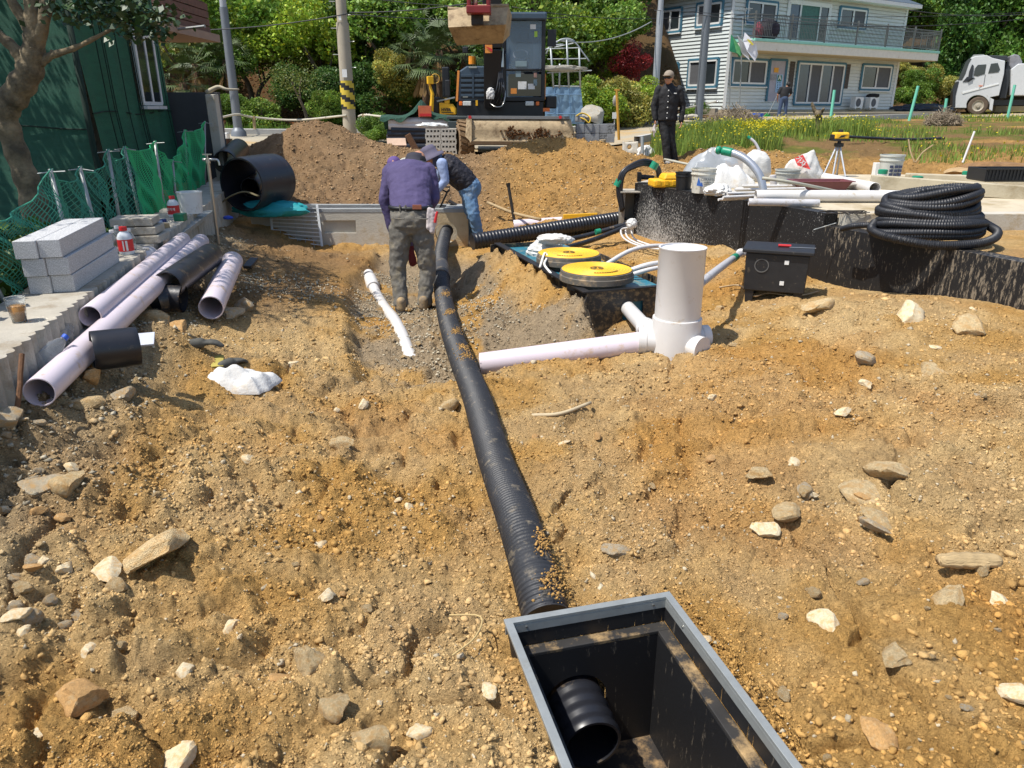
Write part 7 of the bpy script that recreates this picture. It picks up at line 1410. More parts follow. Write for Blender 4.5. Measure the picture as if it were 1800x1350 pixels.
o=lump('rolled_film',gp(995,114,-.05)+Vector((0,0,-.1)),(1.3,.12,.15),M('dirty_film',lin('#9c978a'),.7,var=.2),None,None,41,parent=gf,flatb=False,fold=.5)
V=[];Fq=[];nx_,nz_=40,16
for k in range(nz_+1):
 for i in range(nx_+1):
  s=i/nx_;h=k/nz_;a=gp(958,218).lerp(gp(1027,218),s);b=gp(958,153).lerp(gp(1021,153),s);q_=a.lerp(b,h);q_.y+=.006*math.sin(s*40+h*9)+.008*math.sin(s*23-h*12);V.append(q_[:])
Fq=[(k*(nx_+1)+i,k*(nx_+1)+i+1,(k+1)*(nx_+1)+i+1,(k+1)*(nx_+1)+i)for k in range(nz_)for i in range(nx_)]
o=mk('blue_sheet',V,Fq,M('blue_sheet',lin('#6f8da6'),.4,var=.15,vs=2),gf,True)
for(a,b)in[((958,166),(1022,166)),((958,200),(1026,200)),((975,155),(978,216)),((1000,155),(1004,216))]:MB().sweep([gp(*a,-.06),gp(*b,-.06)],.015,6).build('batten',M('blue_tube',lin('#5b7c9c'),.5),gf)
m_cmu=M('grey_block',lin('#8b8d8e'),.9,var=.2,vs=9,bump=.4,bs=60);m_split=M('split_block',lin('#7c7e7e'),.9,var=.6,vs=30,bump=1,bs=30)
YB=18.7;zB=P(1040,252,YB).z
for r_ in range(3):
 for c in range(5):
  u0=1013+c*13.4;a=P(u0+6.7,240,YB);x=a.x;z=zB+.12+r_*.215
  if r_==2 and c>0:continue
  nm=['bottom','upper','loose top'][r_];pl=['first','second','third','fourth','fifth'][c]
  one('concrete_block',MB().box((x,YB+.15+.01*(c%2),z),(.183,.36,.205 if r_<2 else.15),Rot(z=.1 if r_==2 else 0)),m_split if(r_,c)in((1,4),(0,3))else m_cmu,'%s grey concrete block of the %s course, counted from the excavator blade'%(pl,nm),'block','grey concrete blocks right of the blade',bevel=.006)
one('yellow_rope',MB().sweep(bez([P(1013,204,YB-.05),P(1022,199,YB),P(1032,202,YB+.02),P(1038,208,YB-.06),P(1035,216,YB-.08),P(1028,210,YB-.07),P(1018,206,YB)],5),.018,7),M('yellow_cord',lin('#c9a83a'),.8),'yellow cord thrown over the concrete blocks','rope',smooth=True)
def rock_thing(c_,s_,seed,lab_,mat,name='rock',R=None):
 me=rock_mesh(name,seed,3);me.materials.append(mat);o=bpy.data.objects.new(name,me);scene.collection.objects.link(o);o.location=c_;o.scale=s_
 if R:o.rotation_euler=R
 return setp(o,lab_,'rock')
rock_thing(P(1043,203,YB+.2),(.36,.25,.3),51,'broken pointed piece of concrete on top of the grey blocks',m_conc_l,'broken_concrete',(0,.5,0))
o=plate_hole((P(1094,272,16.9).x,16.9,P(1094,272,16.9).z),(.95,.1,.05),(.05,.3,.95),.36,.26,.16,.15,.045,.12,(0,1,0));one('broken_block',o,m_conc_l,'broken pale concrete lump with a round hole beside the earth pile','rock',bevel=.03)
lump('white_sack',P(1135,268,16.9)+Vector((0,0,-.12)),(.38,.3,.32),m_sack,'white sack on the ground left of the man in black','sack',61)
one('grey_pipe_post',MB().sweep([P(1129,285,16.6),P(1129,240,16.7)],.035,10),m_galv,'short grey pipe standing upright in front of the white sack','pipe')
t=thing('yellow_post','slim yellow T-topped post right of the concrete blocks','post',P(1088,244,20));MB().sweep([P(1088,246,20),P(1084,158,20)],.035,10).build('shaft',M('post_yellow',lin('#c9963a'),.6),t);MB().beam(P(1080,158,20),P(1089,158,20),.05,.04).build('cross_bar',M('post_yellow'),t)
one('meter_box',MB().box(P(1080,203,21),(.1,.08,.16)).sweep([P(1080,210,21),P(1080,240,21)],.015,6),m_whitepl,'small white box on a stand behind the yellow post','box');one('grey_float',MB().ball(P(1081,177,21),.09,12,8,(.7,.7,1.5)),M('grey_plastic',lin('#9a978e'),.6),'pale grey oval hanging behind the yellow post','float',smooth=True)
rock_thing(P(1205,205,28),(.5,.4,.2),53,'low stone beside the kerb in front of the white house',m_conc)
HC=Vector((10.1,38.0,0));HF=Vector((11.6,7.6,0)).normalized();HS=Vector((-.548,.836,0)).normalized();HZ=1.55
NF=Vector((HF.y,-HF.x,0));NS=Vector((-HS.y,HS.x,0))*1.0;NS=NS if NS.x<0 else-NS;LF,LS=13.9,5.2
def onplane(u,v,D,N):
 a=(v-675)/F_PX;d=Vector(((u-900)/F_PX,CP-a*SP,-SP-a*CP));o_=Vector((0,0,CAMZ));t_=(HC-o_).dot(N)/d.dot(N);q_=o_+d*t_;return(q_-Vector((HC.x,HC.y,0))).dot(D),q_.z
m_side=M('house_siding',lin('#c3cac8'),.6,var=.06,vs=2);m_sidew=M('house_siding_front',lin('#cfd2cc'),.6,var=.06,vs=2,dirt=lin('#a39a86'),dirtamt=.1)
m_bt=M('blue_trim',lin('#3d6f84'),.6,var=.08);m_wt=M('white_trim',lin('#dadbd8'),.5,var=.04);m_mint=M('mint_edge',lin('#8fc9b8'),.6,var=.1);m_cream=M('cream_fascia',lin('#d9d3c6'),.7,var=.08,dirt=lin('#b09a78'),dirtamt=.15);m_soff=M('cream_soffit',lin('#cdbb95'),.7,var=.06)
m_hg=M('house_glass',lin('#2b3236'),.12,var=.25,vs=1.5,spec=.7);m_hg2=M('house_glass_blue',lin('#22364c'),.1,var=.2,spec=.8);m_scr=M('insect_screen',lin('#56575a'),.7,var=.1)
hs=thing('white_house','two-storey white weatherboard house with blue window trim and a long balcony','house',(HC.x,HC.y,HZ))
def hp(D,N,s,z,o_=0):q_=Vector((HC.x,HC.y,0))+D*s+N*o_;return Vector((q_.x,q_.y,z))
ZT=7.0
MB().prism([hp(HF,NF,0,HZ-.02),hp(HF,NF,LF,HZ-.02),hp(HF,NF,LF,HZ-.02)+HS*LS,hp(HF,NF,0,HZ-.02)+HS*LS],(0,0,ZT-HZ)).build('wall',m_side,hs)
def siding(D,N,L,mat,z0=HZ,z1=ZT,step=.165):
 mb=MB();z=z0
 while z<z1-.01:
  a,b=hp(D,N,.02,z,.05),hp(D,N,L-.02,z,.05);mb.prism([a,b,hp(D,N,L-.02,z+step-.022,.012),hp(D,N,.02,z+step-.022,.012)],-N*.006);
  mb.prism([a-Vector((0,0,.0)),b,b-N*.03,a-N*.03],(0,0,.004));z+=step
 o=mb.build('siding',mat,hs);o['kind']='stuff'
siding(HF,NF,LF,m_sidew);siding(HS,NS,LS,m_side)
for s,D,N in((0,HF,NF),(LF,HF,NF),(LS,HS,NS)):MB().beam(hp(D,N,s,HZ,.03),hp(D,N,s,ZT,.03),.12,.12).build('corner_board',m_wt,hs)
def win(D,N,box,mode='slide',trim=m_bt,panes=2,split=None):
 (u0,v0,u1,v1)=box;sa,za=onplane(u0,(v0+v1)/2,D,N);sb,zb_=onplane(u1,(v0+v1)/2,D,N);_,zt2=onplane((u0+u1)/2,v0,D,N);_,zb2=onplane((u0+u1)/2,v1,D,N)
 if sa>sb:sa,sb=sb,sa
 def bar(nm,s0,z0,s1,z1,w_,d_,m_,par,off=.07):return MB().beam(hp(D,N,s0,z0,off),hp(D,N,s1,z1,off),w_,d_).build(nm,m_,par)
 w=MB();
 for(p_,q2)in(((sa,zb2),(sb,zb2)),((sa,zt2),(sb,zt2)),((sa,zb2),(sa,zt2)),((sb,zb2),(sb,zt2))):w.beam(hp(D,N,p_[0],p_[1],.06),hp(D,N,q2[0],q2[1],.06),.12,.1)
 wo=w.build('door' if mode=='door' else 'window',trim,hs)
 ia,ib,iz0,iz1=sa+.09,sb-.09,zb2+.09,zt2-.09
 fr=MB()
 for(p_,q2)in(((ia,iz0),(ib,iz0)),((ia,iz1),(ib,iz1)),((ia,iz0),(ia,iz1)),((ib,iz0),(ib,iz1))):fr.beam(hp(D,N,p_[0],p_[1],.075),hp(D,N,q2[0],q2[1],.075),.08,.08)
 for k in range(1,panes):s=ia+(ib-ia)*(split[k-1]if split else k/panes);fr.beam(hp(D,N,s,iz0,.08),hp(D,N,s,iz1,.08),.08,.08)
 fr.build('frame',m_wt,wo)
 ed=[ia]+[ia+(ib-ia)*(split[k-1]if split else k/panes)for k in range(1,panes)]+[ib]
 for k in range(panes):
  pm=(m_hg if k%2==0 else m_scr)if mode=='slide' else(m_hg2 if k%2==0 else m_scr)
  if mode=='mid':pm=(m_hg2,M('green_curtain',lin('#3f6a60'),.6,var=.3,vs=9),m_hg)[k]
  MB().add([hp(D,N,ed[k],iz0,.055),hp(D,N,ed[k+1],iz0,.055),hp(D,N,ed[k+1],iz1,.055),hp(D,N,ed[k],iz1,.055)],[(0,1,2,3)]).build('pane',pm,wo)
 if mode=='slide':MB().beam(hp(D,N,sa-.05,zb2-.08,.09),hp(D,N,sb+.05,zb2-.08,.09),.14,.05).build('sill',m_wt,wo)
 return(sa,sb,zb2,zt2)
for b_ in[(1310,2,1364,42),(1473,14,1521,50)]:win(HF,NF,b_)
win(HF,NF,(1381,5,1455,77),'mid',m_wt,3,(.27,.76));win(HF,NF,(1284,104,1346,150));win(HF,NF,(1512,114,1564,158));win(HF,NF,(1397,110,1480,184),'door',m_bt,4)
win(HS,NS,(1161,16,1199,57));win(HS,NS,(1226,4,1271,46));win(HS,NS,(1157,112,1193,157));win(HS,NS,(1211,104,1263,153))
sa,za=onplane(1349,140,HF,NF);sb,_=onplane(1378,140,HF,NF);_,zt2=onplane(1365,105,HF,NF);_,zb2=onplane(1363,178,HF,NF)
dr=MB();
for(p_,q2)in(((sa,zb2),(sa,zt2)),((sb,zb2),(sb,zt2)),((sa,zt2),(sb,zt2))):dr.beam(hp(HF,NF,p_[0],p_[1],.06),hp(HF,NF,q2[0],q2[1],.06),.12,.1)
do=dr.build('door_frame',m_bt,hs);MB().add([hp(HF,NF,sa,zb2,.055),hp(HF,NF,sb,zb2,.055),hp(HF,NF,sb,zt2,.055),hp(HF,NF,sa,zt2,.055)],[(0,1,2,3)]).build('door_leaf',M('grey_lilac',lin('#a9a4ae'),.6,var=.12),do)
def hpan(u0,v0,u1,v1,off,mat,nm,par):
 s0,_=onplane(u0,(v0+v1)/2,HF,NF);s1,_=onplane(u1,(v0+v1)/2,HF,NF);_,z1_=onplane((u0+u1)/2,v0,HF,NF);_,z0_=onplane((u0+u1)/2,v1,HF,NF)
 return MB().prism([hp(HF,NF,s0,z0_,off),hp(HF,NF,s1,z0_,off),hp(HF,NF,s1,z1_,off),hp(HF,NF,s0,z1_,off)],NF*.01).build(nm,mat,par)
hpan(1358.5,119,1366.5,127.5,.07,M('poster_orange',lin('#e0a030'),.6),'poster',do);hpan(1353,131,1362.5,141,.07,M('poster_grey',lin('#8e8f96'),.6,var=.3,vs=20),'poster',do);hpan(1362,131,1372,162.5,.07,M('poster_blue',lin('#9fc4e4'),.6),'poster',do);hpan(1364.3,132.5,1371.3,143,.085,M('poster_green',lin('#1f6a48'),.6),'emblem_panel',do)
s0,z0_=onplane(1367.6,136.5,HF,NF);text('A',.32,m_wt,do,hp(HF,NF,s0,z0_,.1),HF,(0,0,1),.004,'emblem',bold=.01)
for v in(145.5,149.5,153.5):
 for u in(1363.5,1367.5):hpan(u+.3,v-.9,u+1.8,v+.9,.085,M('print_navy',lin('#27476e'),.6),'print',do)
for v in(157,160):hpan(1362.6,v-.5,1369,v+.5,.085,M('print_navy'),'print',do)
for u in(1385.5,1482.5):hpan(u,108+(u-1385)*.05,u+9,154+(u-1385)*.02,.04,M('brown_board_sign',lin('#4c443e'),.8,var=.15),'brown_panel',hs)
zs=4.58;zl=zs-.50;bd=1.35;s0,s1=.15,LF+1.6
MB().prism([hp(HF,NF,s0,zl,.06),hp(HF,NF,s1,zl,.06),hp(HF,NF,s1,zl,bd),hp(HF,NF,s0,zl,bd)],(0,0,zs-zl-.12)).build('balcony_slab',m_cream,hs,bevel=.01)
MB().prism([hp(HF,NF,s0-.02,zs-.12,.06),hp(HF,NF,s1+.03,zs-.12,.06),hp(HF,NF,s1+.03,zs-.12,bd+.04),hp(HF,NF,s0-.02,zs-.12,bd+.04)],(0,0,.12)).build('balcony_edge',m_mint,hs,bevel=.01)
MB().prism([hp(HF,NF,s0+.1,zl-.02,.06),hp(HF,NF,s1-.1,zl-.02,.06),hp(HF,NF,s1-.1,zl-.02,bd-.1),hp(HF,NF,s0+.1,zl-.02,bd-.1)],(0,0,.018)).build('soffit',m_soff,hs)
m_rail=M('railing_grey',lin('#6f716e'),.5,.4);rl=MB()
zr0,zr1=zs+.1,zs+1.0;off=bd-.08
for z in(zr0,zr1,zr1-.14):rl.beam(hp(HF,NF,s0,z,off),hp(HF,NF,s1,z,off),.04,.04);rl.beam(hp(HF,NF,s1,z,off),hp(HF,NF,s1,z,.1),.04,.04);rl.beam(hp(HF,NF,s0,z,off),hp(HF,NF,s0,z,.1),.04,.04)
rl.build('railing_rails',m_rail,hs)
bal=MB();s=s0
while s<s1:bal.beam(hp(HF,NF,s,zr0,off),hp(HF,NF,s,zr1,off),.022,.022);s+=.115
y_=.2
while y_<off:bal.beam(hp(HF,NF,s1,zr0,y_),hp(HF,NF,s1,zr1,y_),.022,.022);y_+=.115
for z in(zs+.4,zs+.6):bal.beam(hp(HF,NF,s0,z,off),hp(HF,NF,s1,z,off),.015,.015)
o=bal.build('balusters',m_rail,hs);o['kind']='stuff'
for k in range(7):s=s0+(s1-s0)*k/6;MB().beam(hp(HF,NF,s,zs,off),hp(HF,NF,s,zr1+.12,off),.07,.07).build('railing_post',m_rail,hs)
ov=.55;rz=6.72
rp4=[hp(HF,NF,-ov,rz,ov),hp(HF,NF,LF+ov,rz,ov),hp(HF,NF,LF+ov,rz,0)+HS*(LS+ov),hp(HF,NF,-ov,rz,0)+HS*(LS+ov)+NS*0]
rp4[3]=rp4[3];MB().prism(rp4,(0,0,.18)).build('eaves',m_wt,hs,bevel=.01)
c_=(rp4[0]+rp4[1]+rp4[2]+rp4[3])/4+Vector((0,0,1.9));r1_=c_-HF*3.5;r2_=c_+HF*3.5;up_=Vector((0,0,.19))
MB().add([rp4[0]+up_,rp4[1]+up_,rp4[2]+up_,rp4[3]+up_,r1_,r2_],[(0,1,5,4),(1,2,5),(2,3,4,5),(3,0,4)]).build('roof',M('roof_tile',lin('#4c5862'),.7,var=.15),hs)
MB().prism([hp(HF,NF,-.1,.7,.3),hp(HF,NF,LF+.2,.7,.3),hp(HF,NF,LF+.2,.7,.3)+HS*LS,hp(HF,NF,-.1,.7,.3)+HS*LS],(0,0,HZ-.72)).build('plinth',M('plinth_stone',lin('#a3957c'),.9,var=.2,vs=2,bump=.3),hs)
MB().prism([hp(HF,NF,-.3,.6,.3),hp(HF,NF,LF+3,.6,.3),hp(HF,NF,LF+3,.6,1.9),hp(HF,NF,-.3,.6,1.9)],(0,0,.82)).build('terrace',M('terrace_concrete',lin('#b3a68c'),.9,var=.12,vs=1.5),hs,bevel=.02)
MB().beam(hp(HS,NS,-.5,.6,1.0)+Vector((0,0,.3)),hp(HS,NS,LS,.6,1.0)+Vector((0,0,.3)),.2,1.4).build('side_retaining_wall',M('old_concrete',lin('#8d8474'),.9,var=.25,vs=2,bump=.3),hs)
for(u,v,w_,l_)in[(1490,180,.72,'left outdoor air-conditioning unit by the glass doors'),(1517,178,.8,'right outdoor air-conditioning unit with a dark cloth on top')]:
 s,z=onplane(u,v,HF,NF);c_=hp(HF,NF,s,HZ+.34,.55);t=thing('air_conditioner',l_,'air conditioner',c_+Vector((0,0,-.3)));R=Matrix((HF,-NF,Vector((0,0,1)))).transposed()
 MB().box(c_,(w_,.3,.56),R).build('casing',m_whitepl,t,bevel=.02);MB().lathe(c_+NF*.155+HF*-.1,NF,[(.2,0),(.21,.01),(.2,.02),(.12,.015),(.11,.02),(.03,.015),(.001,.02)],24).build('fan_grille',m_scr,t)
 for k in(-1,1):MB().box(c_+HF*k*w_*.35+Vector((0,0,-.3)),(.06,.3,.08),R).build('foot',m_whitepl,t)
 if u>1500:lump('dark_cloth',c_+Vector((0,0,.26)),(.7,.4,.25),m_black,'dark cloth draped on the right air-conditioning unit','cloth',71)
s,z=onplane(1317,60,HF,NF);o=lump('dark_bundle',hp(HF,NF,s,zs,1.0),(1.1,.5,1.05),M('dark_quilt',lin('#231f2c'),.8,var=.2),'dark quilt hanging inside the balcony railing','quilt',73)
s,z=onplane(1303,52,HF,NF);o=lump('red_bundle',hp(HF,NF,s,zs,1.0),(.45,.4,.8),M('maroon_cloth',lin('#7c3040'),.8,var=.4,vs=9),'dark red bundle at the left end of the balcony','cloth',74)
def flag(pts,mat,lab_,extra=None):
 c_=sum((Vector(p)for p in pts),Vector())/len(pts);mb=MB().add(list(pts),[tuple(range(len(pts)))]);o=one('flag',mb,mat,lab_,'flag');s_=o.modifiers.new('thick','SOLIDIFY');s_.thickness=.02;return o
YF=35.6
flag([P(1285,60,YF),P(1292,70,YF-.1),P(1300,82,YF),P(1304,96,YF+.1),P(1299,101,YF),P(1295,94,YF-.1),P(1282,90,YF)],M('flag_green',lin('#1f7a55'),.7,var=.2),'dark green flag hanging at the house corner')
flag([P(1288,65,YF-.12),P(1301,84,YF-.15),P(1302,99,YF-.12),P(1294,92,YF-.13)],M('flag_lime',lin('#5fa86a'),.7,var=.3),'pale green fold of flag in front of the dark green flag')
flag([P(1296,62,YF),P(1306,73,YF-.1),P(1314,88,YF),P(1318,106,YF),P(1303,92,YF+.1)],M('flag_white',lin('#d8d8de'),.7,var=.08),'left white flag hanging at the house corner')
o=flag([P(1309,57,YF),P(1322,70,YF-.1),P(1329,78,YF),P(1332,95,YF+.1),P(1327,108,YF),P(1313,90,YF-.1),P(1306,72,YF)],M('flag_white'),'right white flag with a yellow mark hanging at the house corner')
one('flag_print',MB().add([P(1313,68,YF-.14),P(1318,70,YF-.14),P(1325,78,YF-.14),P(1323,80,YF-.14),P(1315,73,YF-.14)],[(0,1,2,3,4)]),M('flag_yellow',lin('#d9c84a'),.7),'yellow printed mark on the right white flag','print')
for u in(1282,1300):one('flag_pole',MB().sweep([P(u,185,YF+.2),P(u+6,30,YF+.2)],.03,8),m_galv,{1282:'left flag pole at the house corner',1300:'right flag pole in front of the lower window'}[u],'pole')
t=thing('aerial','old television aerial on the balcony rail','aerial',P(1316,45,36));mb=MB().beam(P(1296,17,36),P(1323,15,36),.03,.03);[mb.beam(P(1300+k*6,13,36),P(1300+k*6,20,36),.02,.02)for k in range(4)];mb.build('aerial_bars',m_galv,t);MB().sweep([P(1310,16,36),P(1311,45,36)],.02,6).build('mast',m_galv,t)
c_=P(1328,222,27);c_.z=G(c_.x,c_.y);t=thing('blue_barrel','bright blue plastic tub standing in the weeds before the house','tub',c_);MB().lathe(c_,(0,0,1),[(.001,0),(.17,0),(.21,.34),(.225,.34),(.225,.38),(.2,.38),(.16,.02),(.001,.02)],24).build('tub',M('bright_blue',lin('#2a62c4'),.4,var=.08),t,auto=40)
MB().lathe(c_+Vector((0,0,.3)),(0,0,1),[(.212,0),(.225,.015),(.212,.03)],24).build('band',M('bright_blue'),t)
m_teal2=M('teal_post',lin('#6fc0a6'),.5,var=.08)
for(u1,v1,u0,v0,y,l_)in[(1467,158,1461,203,30,'leftmost teal pipe post, before the air-conditioning units'),(1614,151,1599,205,31,'second teal post, leaning, right of the white house'),(1664,173,1660,202,33,'short teal post in front of the lorry cab'),(1784,149,1773,198,33,'rightmost teal post, leaning, beside the lorry wheel')]:
 a=P(u0,v0,y);a.z=min(a.z,G(a.x,a.y))-.05;b=P(u1,v1,y);one('teal_post',MB().cyl(a,b,.055,seg=14),m_teal2,l_,'post','teal posts along the road',smooth=False,auto=40)
a=P(1443,248,19.5);a.z=G(a.x,a.y)-.05;mb=MB();mb.sweep(bez([a,P(1440,222,19.5),P(1439,200,19.5)],5),list(np.linspace(.085,.075,11)),12)
mb.sweep(bez([P(1439,205,19.5),P(1431,192,19.5),P(1427,180,19.5)],4),list(np.linspace(.065,.03,9)),8);mb.sweep(bez([P(1439,205,19.5),P(1444,197,19.5),P(1448,191,19.4)],4),list(np.linspace(.06,.03,9)),8);mb.ball(P(1438,200,19.45),.09,10,8)
one('cut_tree',mb,m_bark,'bare pollarded tree stump with two short stubs in the weeds','tree stump',smooth=True)
def twigs(name,c_,size,n,col,lab_,seed):
 rn=random.Random(seed);mb=MB();c_=Vector(c_)
 for k in range(n):
  a_=rn.uniform(0,6.28);r_=rn.random()**.5;p_=c_+Vector((math.cos(a_)*r_*size[0],math.sin(a_)*r_*size[1],rn.random()*size[2]*(1-r_*.7)));d=Vector((rn.gauss(0,1),rn.gauss(0,1),rn.gauss(.3,.6))).normalized()*rn.uniform(.15,.4);mb.beam(p_-d/2,p_+d/2,.014,.014)
 o=mb.build(name,M(name+'_mat',lin(col),.9,var=.3,vs=4));setp(o,lab_,'brushwood');o['kind']='stuff';return o
c_=P(1290,222,26);c_.z=G(c_.x,c_.y);twigs('brush_pile',c_,(1.0,.7,.75),900,'#8a7c68','grey pile of dry twigs left of the blue tub',3)
c_=P(1655,230,26);c_.z=G(c_.x,c_.y);twigs('brush_pile',c_,(.55,.5,.6),700,'#7c6c54','dry grassy mound beside the short teal post',4)
o=lump('tarpaulin_roll',P(1622,190,45.5)+Vector((0,0,-.3)),(3.6,.9,.6),M('tarp_navy',lin('#1b2530'),.5,var=.2),'long dark tarpaulin heap lying left of the lorry','tarpaulin',81,fold=.3)
a=P(1692,286,12.8);b=P(1713,231,12.9);one('white_rod',MB().cyl(a,b,.016,seg=10),m_white,'thin white rod leaning upright in the grass at the right','rod')
a=P(1520,250,17);one('dry_branch',MB().sweep(bez([P(1607,285,13.4),P(1600,265,13.5),P(1597,245,13.6)],4),.012,6).sweep(bez([P(1609,286,13.4),P(1622,268,13.5),P(1640,255,13.6)],4),.012,6),m_wood,'forked dry branch on the bare soil behind the slab','branch')
t=thing('black_tubing','long black hose lying across the rough plot behind the laser level','hose',P(1560,245,18));MB().sweep(bez([P(1485,240,17.5),P(1540,243,17.8),P(1600,245,17.8),P(1660,243,17.8)],6),.03,8).build('hose',m_hdpe,t,True)
rock_thing(P(1760,290,11.9)+Vector((.1,0,-.15)),(1.0,.6,.5),57,'brown soil-covered sheet heaped behind the black crate',M('brown_sheet',lin('#80613f'),.9,var=.3,bump=.6,bs=12),'covered_heap');rock_thing(P(1700,290,11.9)+Vector((0,0,-.1)),(.5,.35,.22),58,'low tan heap left of the black crate',M('tan_sheet',lin('#a58a62'),.9,var=.3,bump=.6,bs=12),'covered_heap')
YL=46.5;lo=thing('lorry','silver-grey tipper lorry with its cab facing left on the road','lorry',P(1740,203,YL))
m_lor=M('lorry_silver',lin('#c6c8c8'),.4,.1,var=.04,dirt=lin('#8f8878'),dirtamt=.1,ds=3);m_lord=M('lorry_dark',lin('#2a2e33'),.5,var=.15);zl0=P(1740,203,YL).z
LN=Vector((.44,.9,0)).normalized();LO=P(1719,187,YL)
def PL(u,v,off):
 p=P(u,v,YL);o_=Vector((0,0,CAMZ));d=p-o_;return o_+d*((LO-o_).dot(LN)+(off-YL))*(1/d.dot(LN))
def pp(pts,Y,dep,nm,mat,par=lo,bev=.0):return MB().prism([PL(u,v,Y)for u,v in pts],LN*dep).build(nm,mat,par,bevel=bev)
arch=[(1719+20.5*math.cos(a_),187-19.5*math.sin(a_))for a_ in np.linspace(0.15,math.pi-.2,12)]
cabo=pp([(1676,190),(1678,165),(1683,143),(1690,128),(1699,109),(1707,102),(1715,98.5),(1735,97),(1745,102),(1767,107),(1765,130),(1756,168),(1741,171)]+arch+[(1699,190)],YL,2.4,'cab',m_lor,bev=.03)
pp([(1674,189),(1675,160),(1683,143),(1686,143),(1680,168),(1679,189)],YL-.02,2.44,'bumper',m_lord,cabo)
pp([(1684,141),(1697,110),(1703,103),(1708,103),(1703,112),(1697,130),(1691,141)],YL-.015,2.43,'windscreen',m_hg,cabo,.0)
pp([(1712,133),(1714,120),(1719,114),(1734,113),(1731,130),(1718,134)],YL-.02,.05,'side_window',m_hg,cabo);pp([(1737,129),(1742,112),(1754,110.5),(1758,122),(1755,127)],YL-.02,.05,'side_window',m_hg,cabo)
pp([(1701,141),(1709,137),(1712,116),(1709,113),(1704,125)],YL-.12,.1,'mirror',m_lord,cabo);pp([(1692,144),(1700,135),(1714,137),(1703,144)],YL-.03,.04,'trim',m_lord,cabo)
pp([(1691,162),(1756,146),(1756,148),(1692,165)],YL-.03,.04,'door_crease',m_wt,cabo);MB().beam(PL(1732,131,YL-.01),PL(1729,152,YL-.01),.015,.02).build('door_gap',m_lord,cabo);MB().box(PL(1724,151,YL-.03),(.22,.04,.05)).build('handle',M('indicator_orange'),cabo)
pp([(1739,97),(1771,98),(1772,106),(1745,106)],YL+.2,2.0,'roof_deflector',m_lord,cabo,.03);pp([(1706,102),(1712,96),(1729,95.5),(1733,98)],YL+.3,.4,'roof_lamps',m_steel,cabo)
for(u,y_)in((1719,.02),(1719,2.0)):
 c_=PL(u,187.5,YL)+LN*y_;c_.z=zl0+.53;w_=MB().lathe(c_,LN,[(.3,.0),(.46,0),(.525,.05),(.53,.25),(.5,.3),(.3,.3)],32).build('wheel',M('lorry_tyre',lin('#5e5042'),.9,var=.2),lo,auto=35)
 MB().lathe(c_,LN,[(.001,-.02),(.09,-.02),(.1,.03),(.22,.05),(.29,.0),(.31,.0)],28).build('rim',M('lorry_rim',lin('#a39a88'),.6,var=.3,vs=12),w_,auto=35)
pp([(1741,172),(1747,175),(1744,195),(1739,192)],YL-.02,.5,'mudguard',m_lor)
MB().beam(PL(1745,180,YL)+LN*1.2,PL(1880,180,YL)+LN*1.2,.9,.3).build('chassis',m_lord,lo)
pp([(1776,168),(1777,122),(1790,112),(1860,108),(1870,168)],YL+.05,2.3,'tipper_body',m_lor,bev=.04);pp([(1775,98),(1783,95),(1792,97),(1797,108),(1798,125),(1780,127),(1774,115)],YL+.3,1.7,'cover_roller',M('grey_cover',lin('#7c7c80'),.6,var=.2),bev=.06)
MB().box(PL(1771,140,YL)+LN*1.1,(.35,1.4,2.0),Rot(z=-.45)).build('air_intake',m_lord,lo,bevel=.04)
c_=PL(1728,127,YL+.1);dv=MB().ball(c_+Vector((0,.25,.06)),.11,12,8).ball(c_+Vector((.06,.3,-.2)),.2,12,8,(.8,1,1));
o=one('low_wall',MB().beam(P(1745,198,48.6),P(1880,198,50.5),.3,.75),M('tan_wall',lin('#b8a27c'),.9,var=.15),'low tan wall beyond the road, seen below the lorry chassis','wall')
S=SL+.002
def bucket(p,r_,h,mat,label_,name='bucket',handle=False,rimc=None):
 p=Vector(p);t=thing(name,label_,'bucket',p);MB().lathe(p,(0,0,1),[(.001,0),(r_*.86,0),(r_*.98,h*.74),(r_*1.05,h*.75),(r_*1.05,h*.79),(r_*1.0,h*.8),(r_*1.0,h*.92),(r_*1.07,h*.93),(r_*1.07,h),(r_*1.0,h),(r_*.97,h*.7),(r_*.84,.01),(.001,.01)],32).build('tub',mat,t,auto=35);return t,p
q_=PZ(1235,341,S);t,p=bucket(q_+Vector((.03,.15,0)),.135,.27,M('bucket_white',lin('#c9c6ba'),.5,var=.08,dirt=lin('#8f8468'),dirtamt=.35,ds=14),'mortar-stained white bucket lettered CERAFIX at the edge of the slab')
yf=p.y-.14;text('CERAFIX',.042,M('print_grey',lin('#55585c'),.6),t,(p.x+.02,yf,p.z+.155),(1,0,0),(0,0,1),.001)
MB().prism([(p.x-.1,yf+.02,p.z+.09),(p.x-.085,yf+.012,p.z+.18),(p.x-.045,yf,p.z+.08)],(0,-.004,0)).build('blue_peak',M('print_blue',lin('#3563ad'),.6),t);MB().prism([(p.x-.07,yf+.008,p.z+.085),(p.x-.05,yf+.0,p.z+.13),(p.x-.03,yf,p.z+.08)],(0,-.008,0)).build('blue_peak',M('print_blue'),t)
for k in range(2):MB().beam((p.x-.02,yf+.001,p.z+.125-k*.02),(p.x+.06,yf+.001,p.z+.125-k*.02),.004,.006).build('print_line',M('print_grey'),t)
bucket(PZ(1210,337,S)+Vector((0,.28,0)),.1,.2,m_blackpl,'small black bucket squeezed behind the CERAFIX bucket')
c_=PZ(1177,330,S)+Vector((0,.16,.065));R=Rot(z=.1);t=thing('tool_case','yellow plastic tool case lying on the corner of the slab','tool case',c_+Vector((0,0,-.065)))
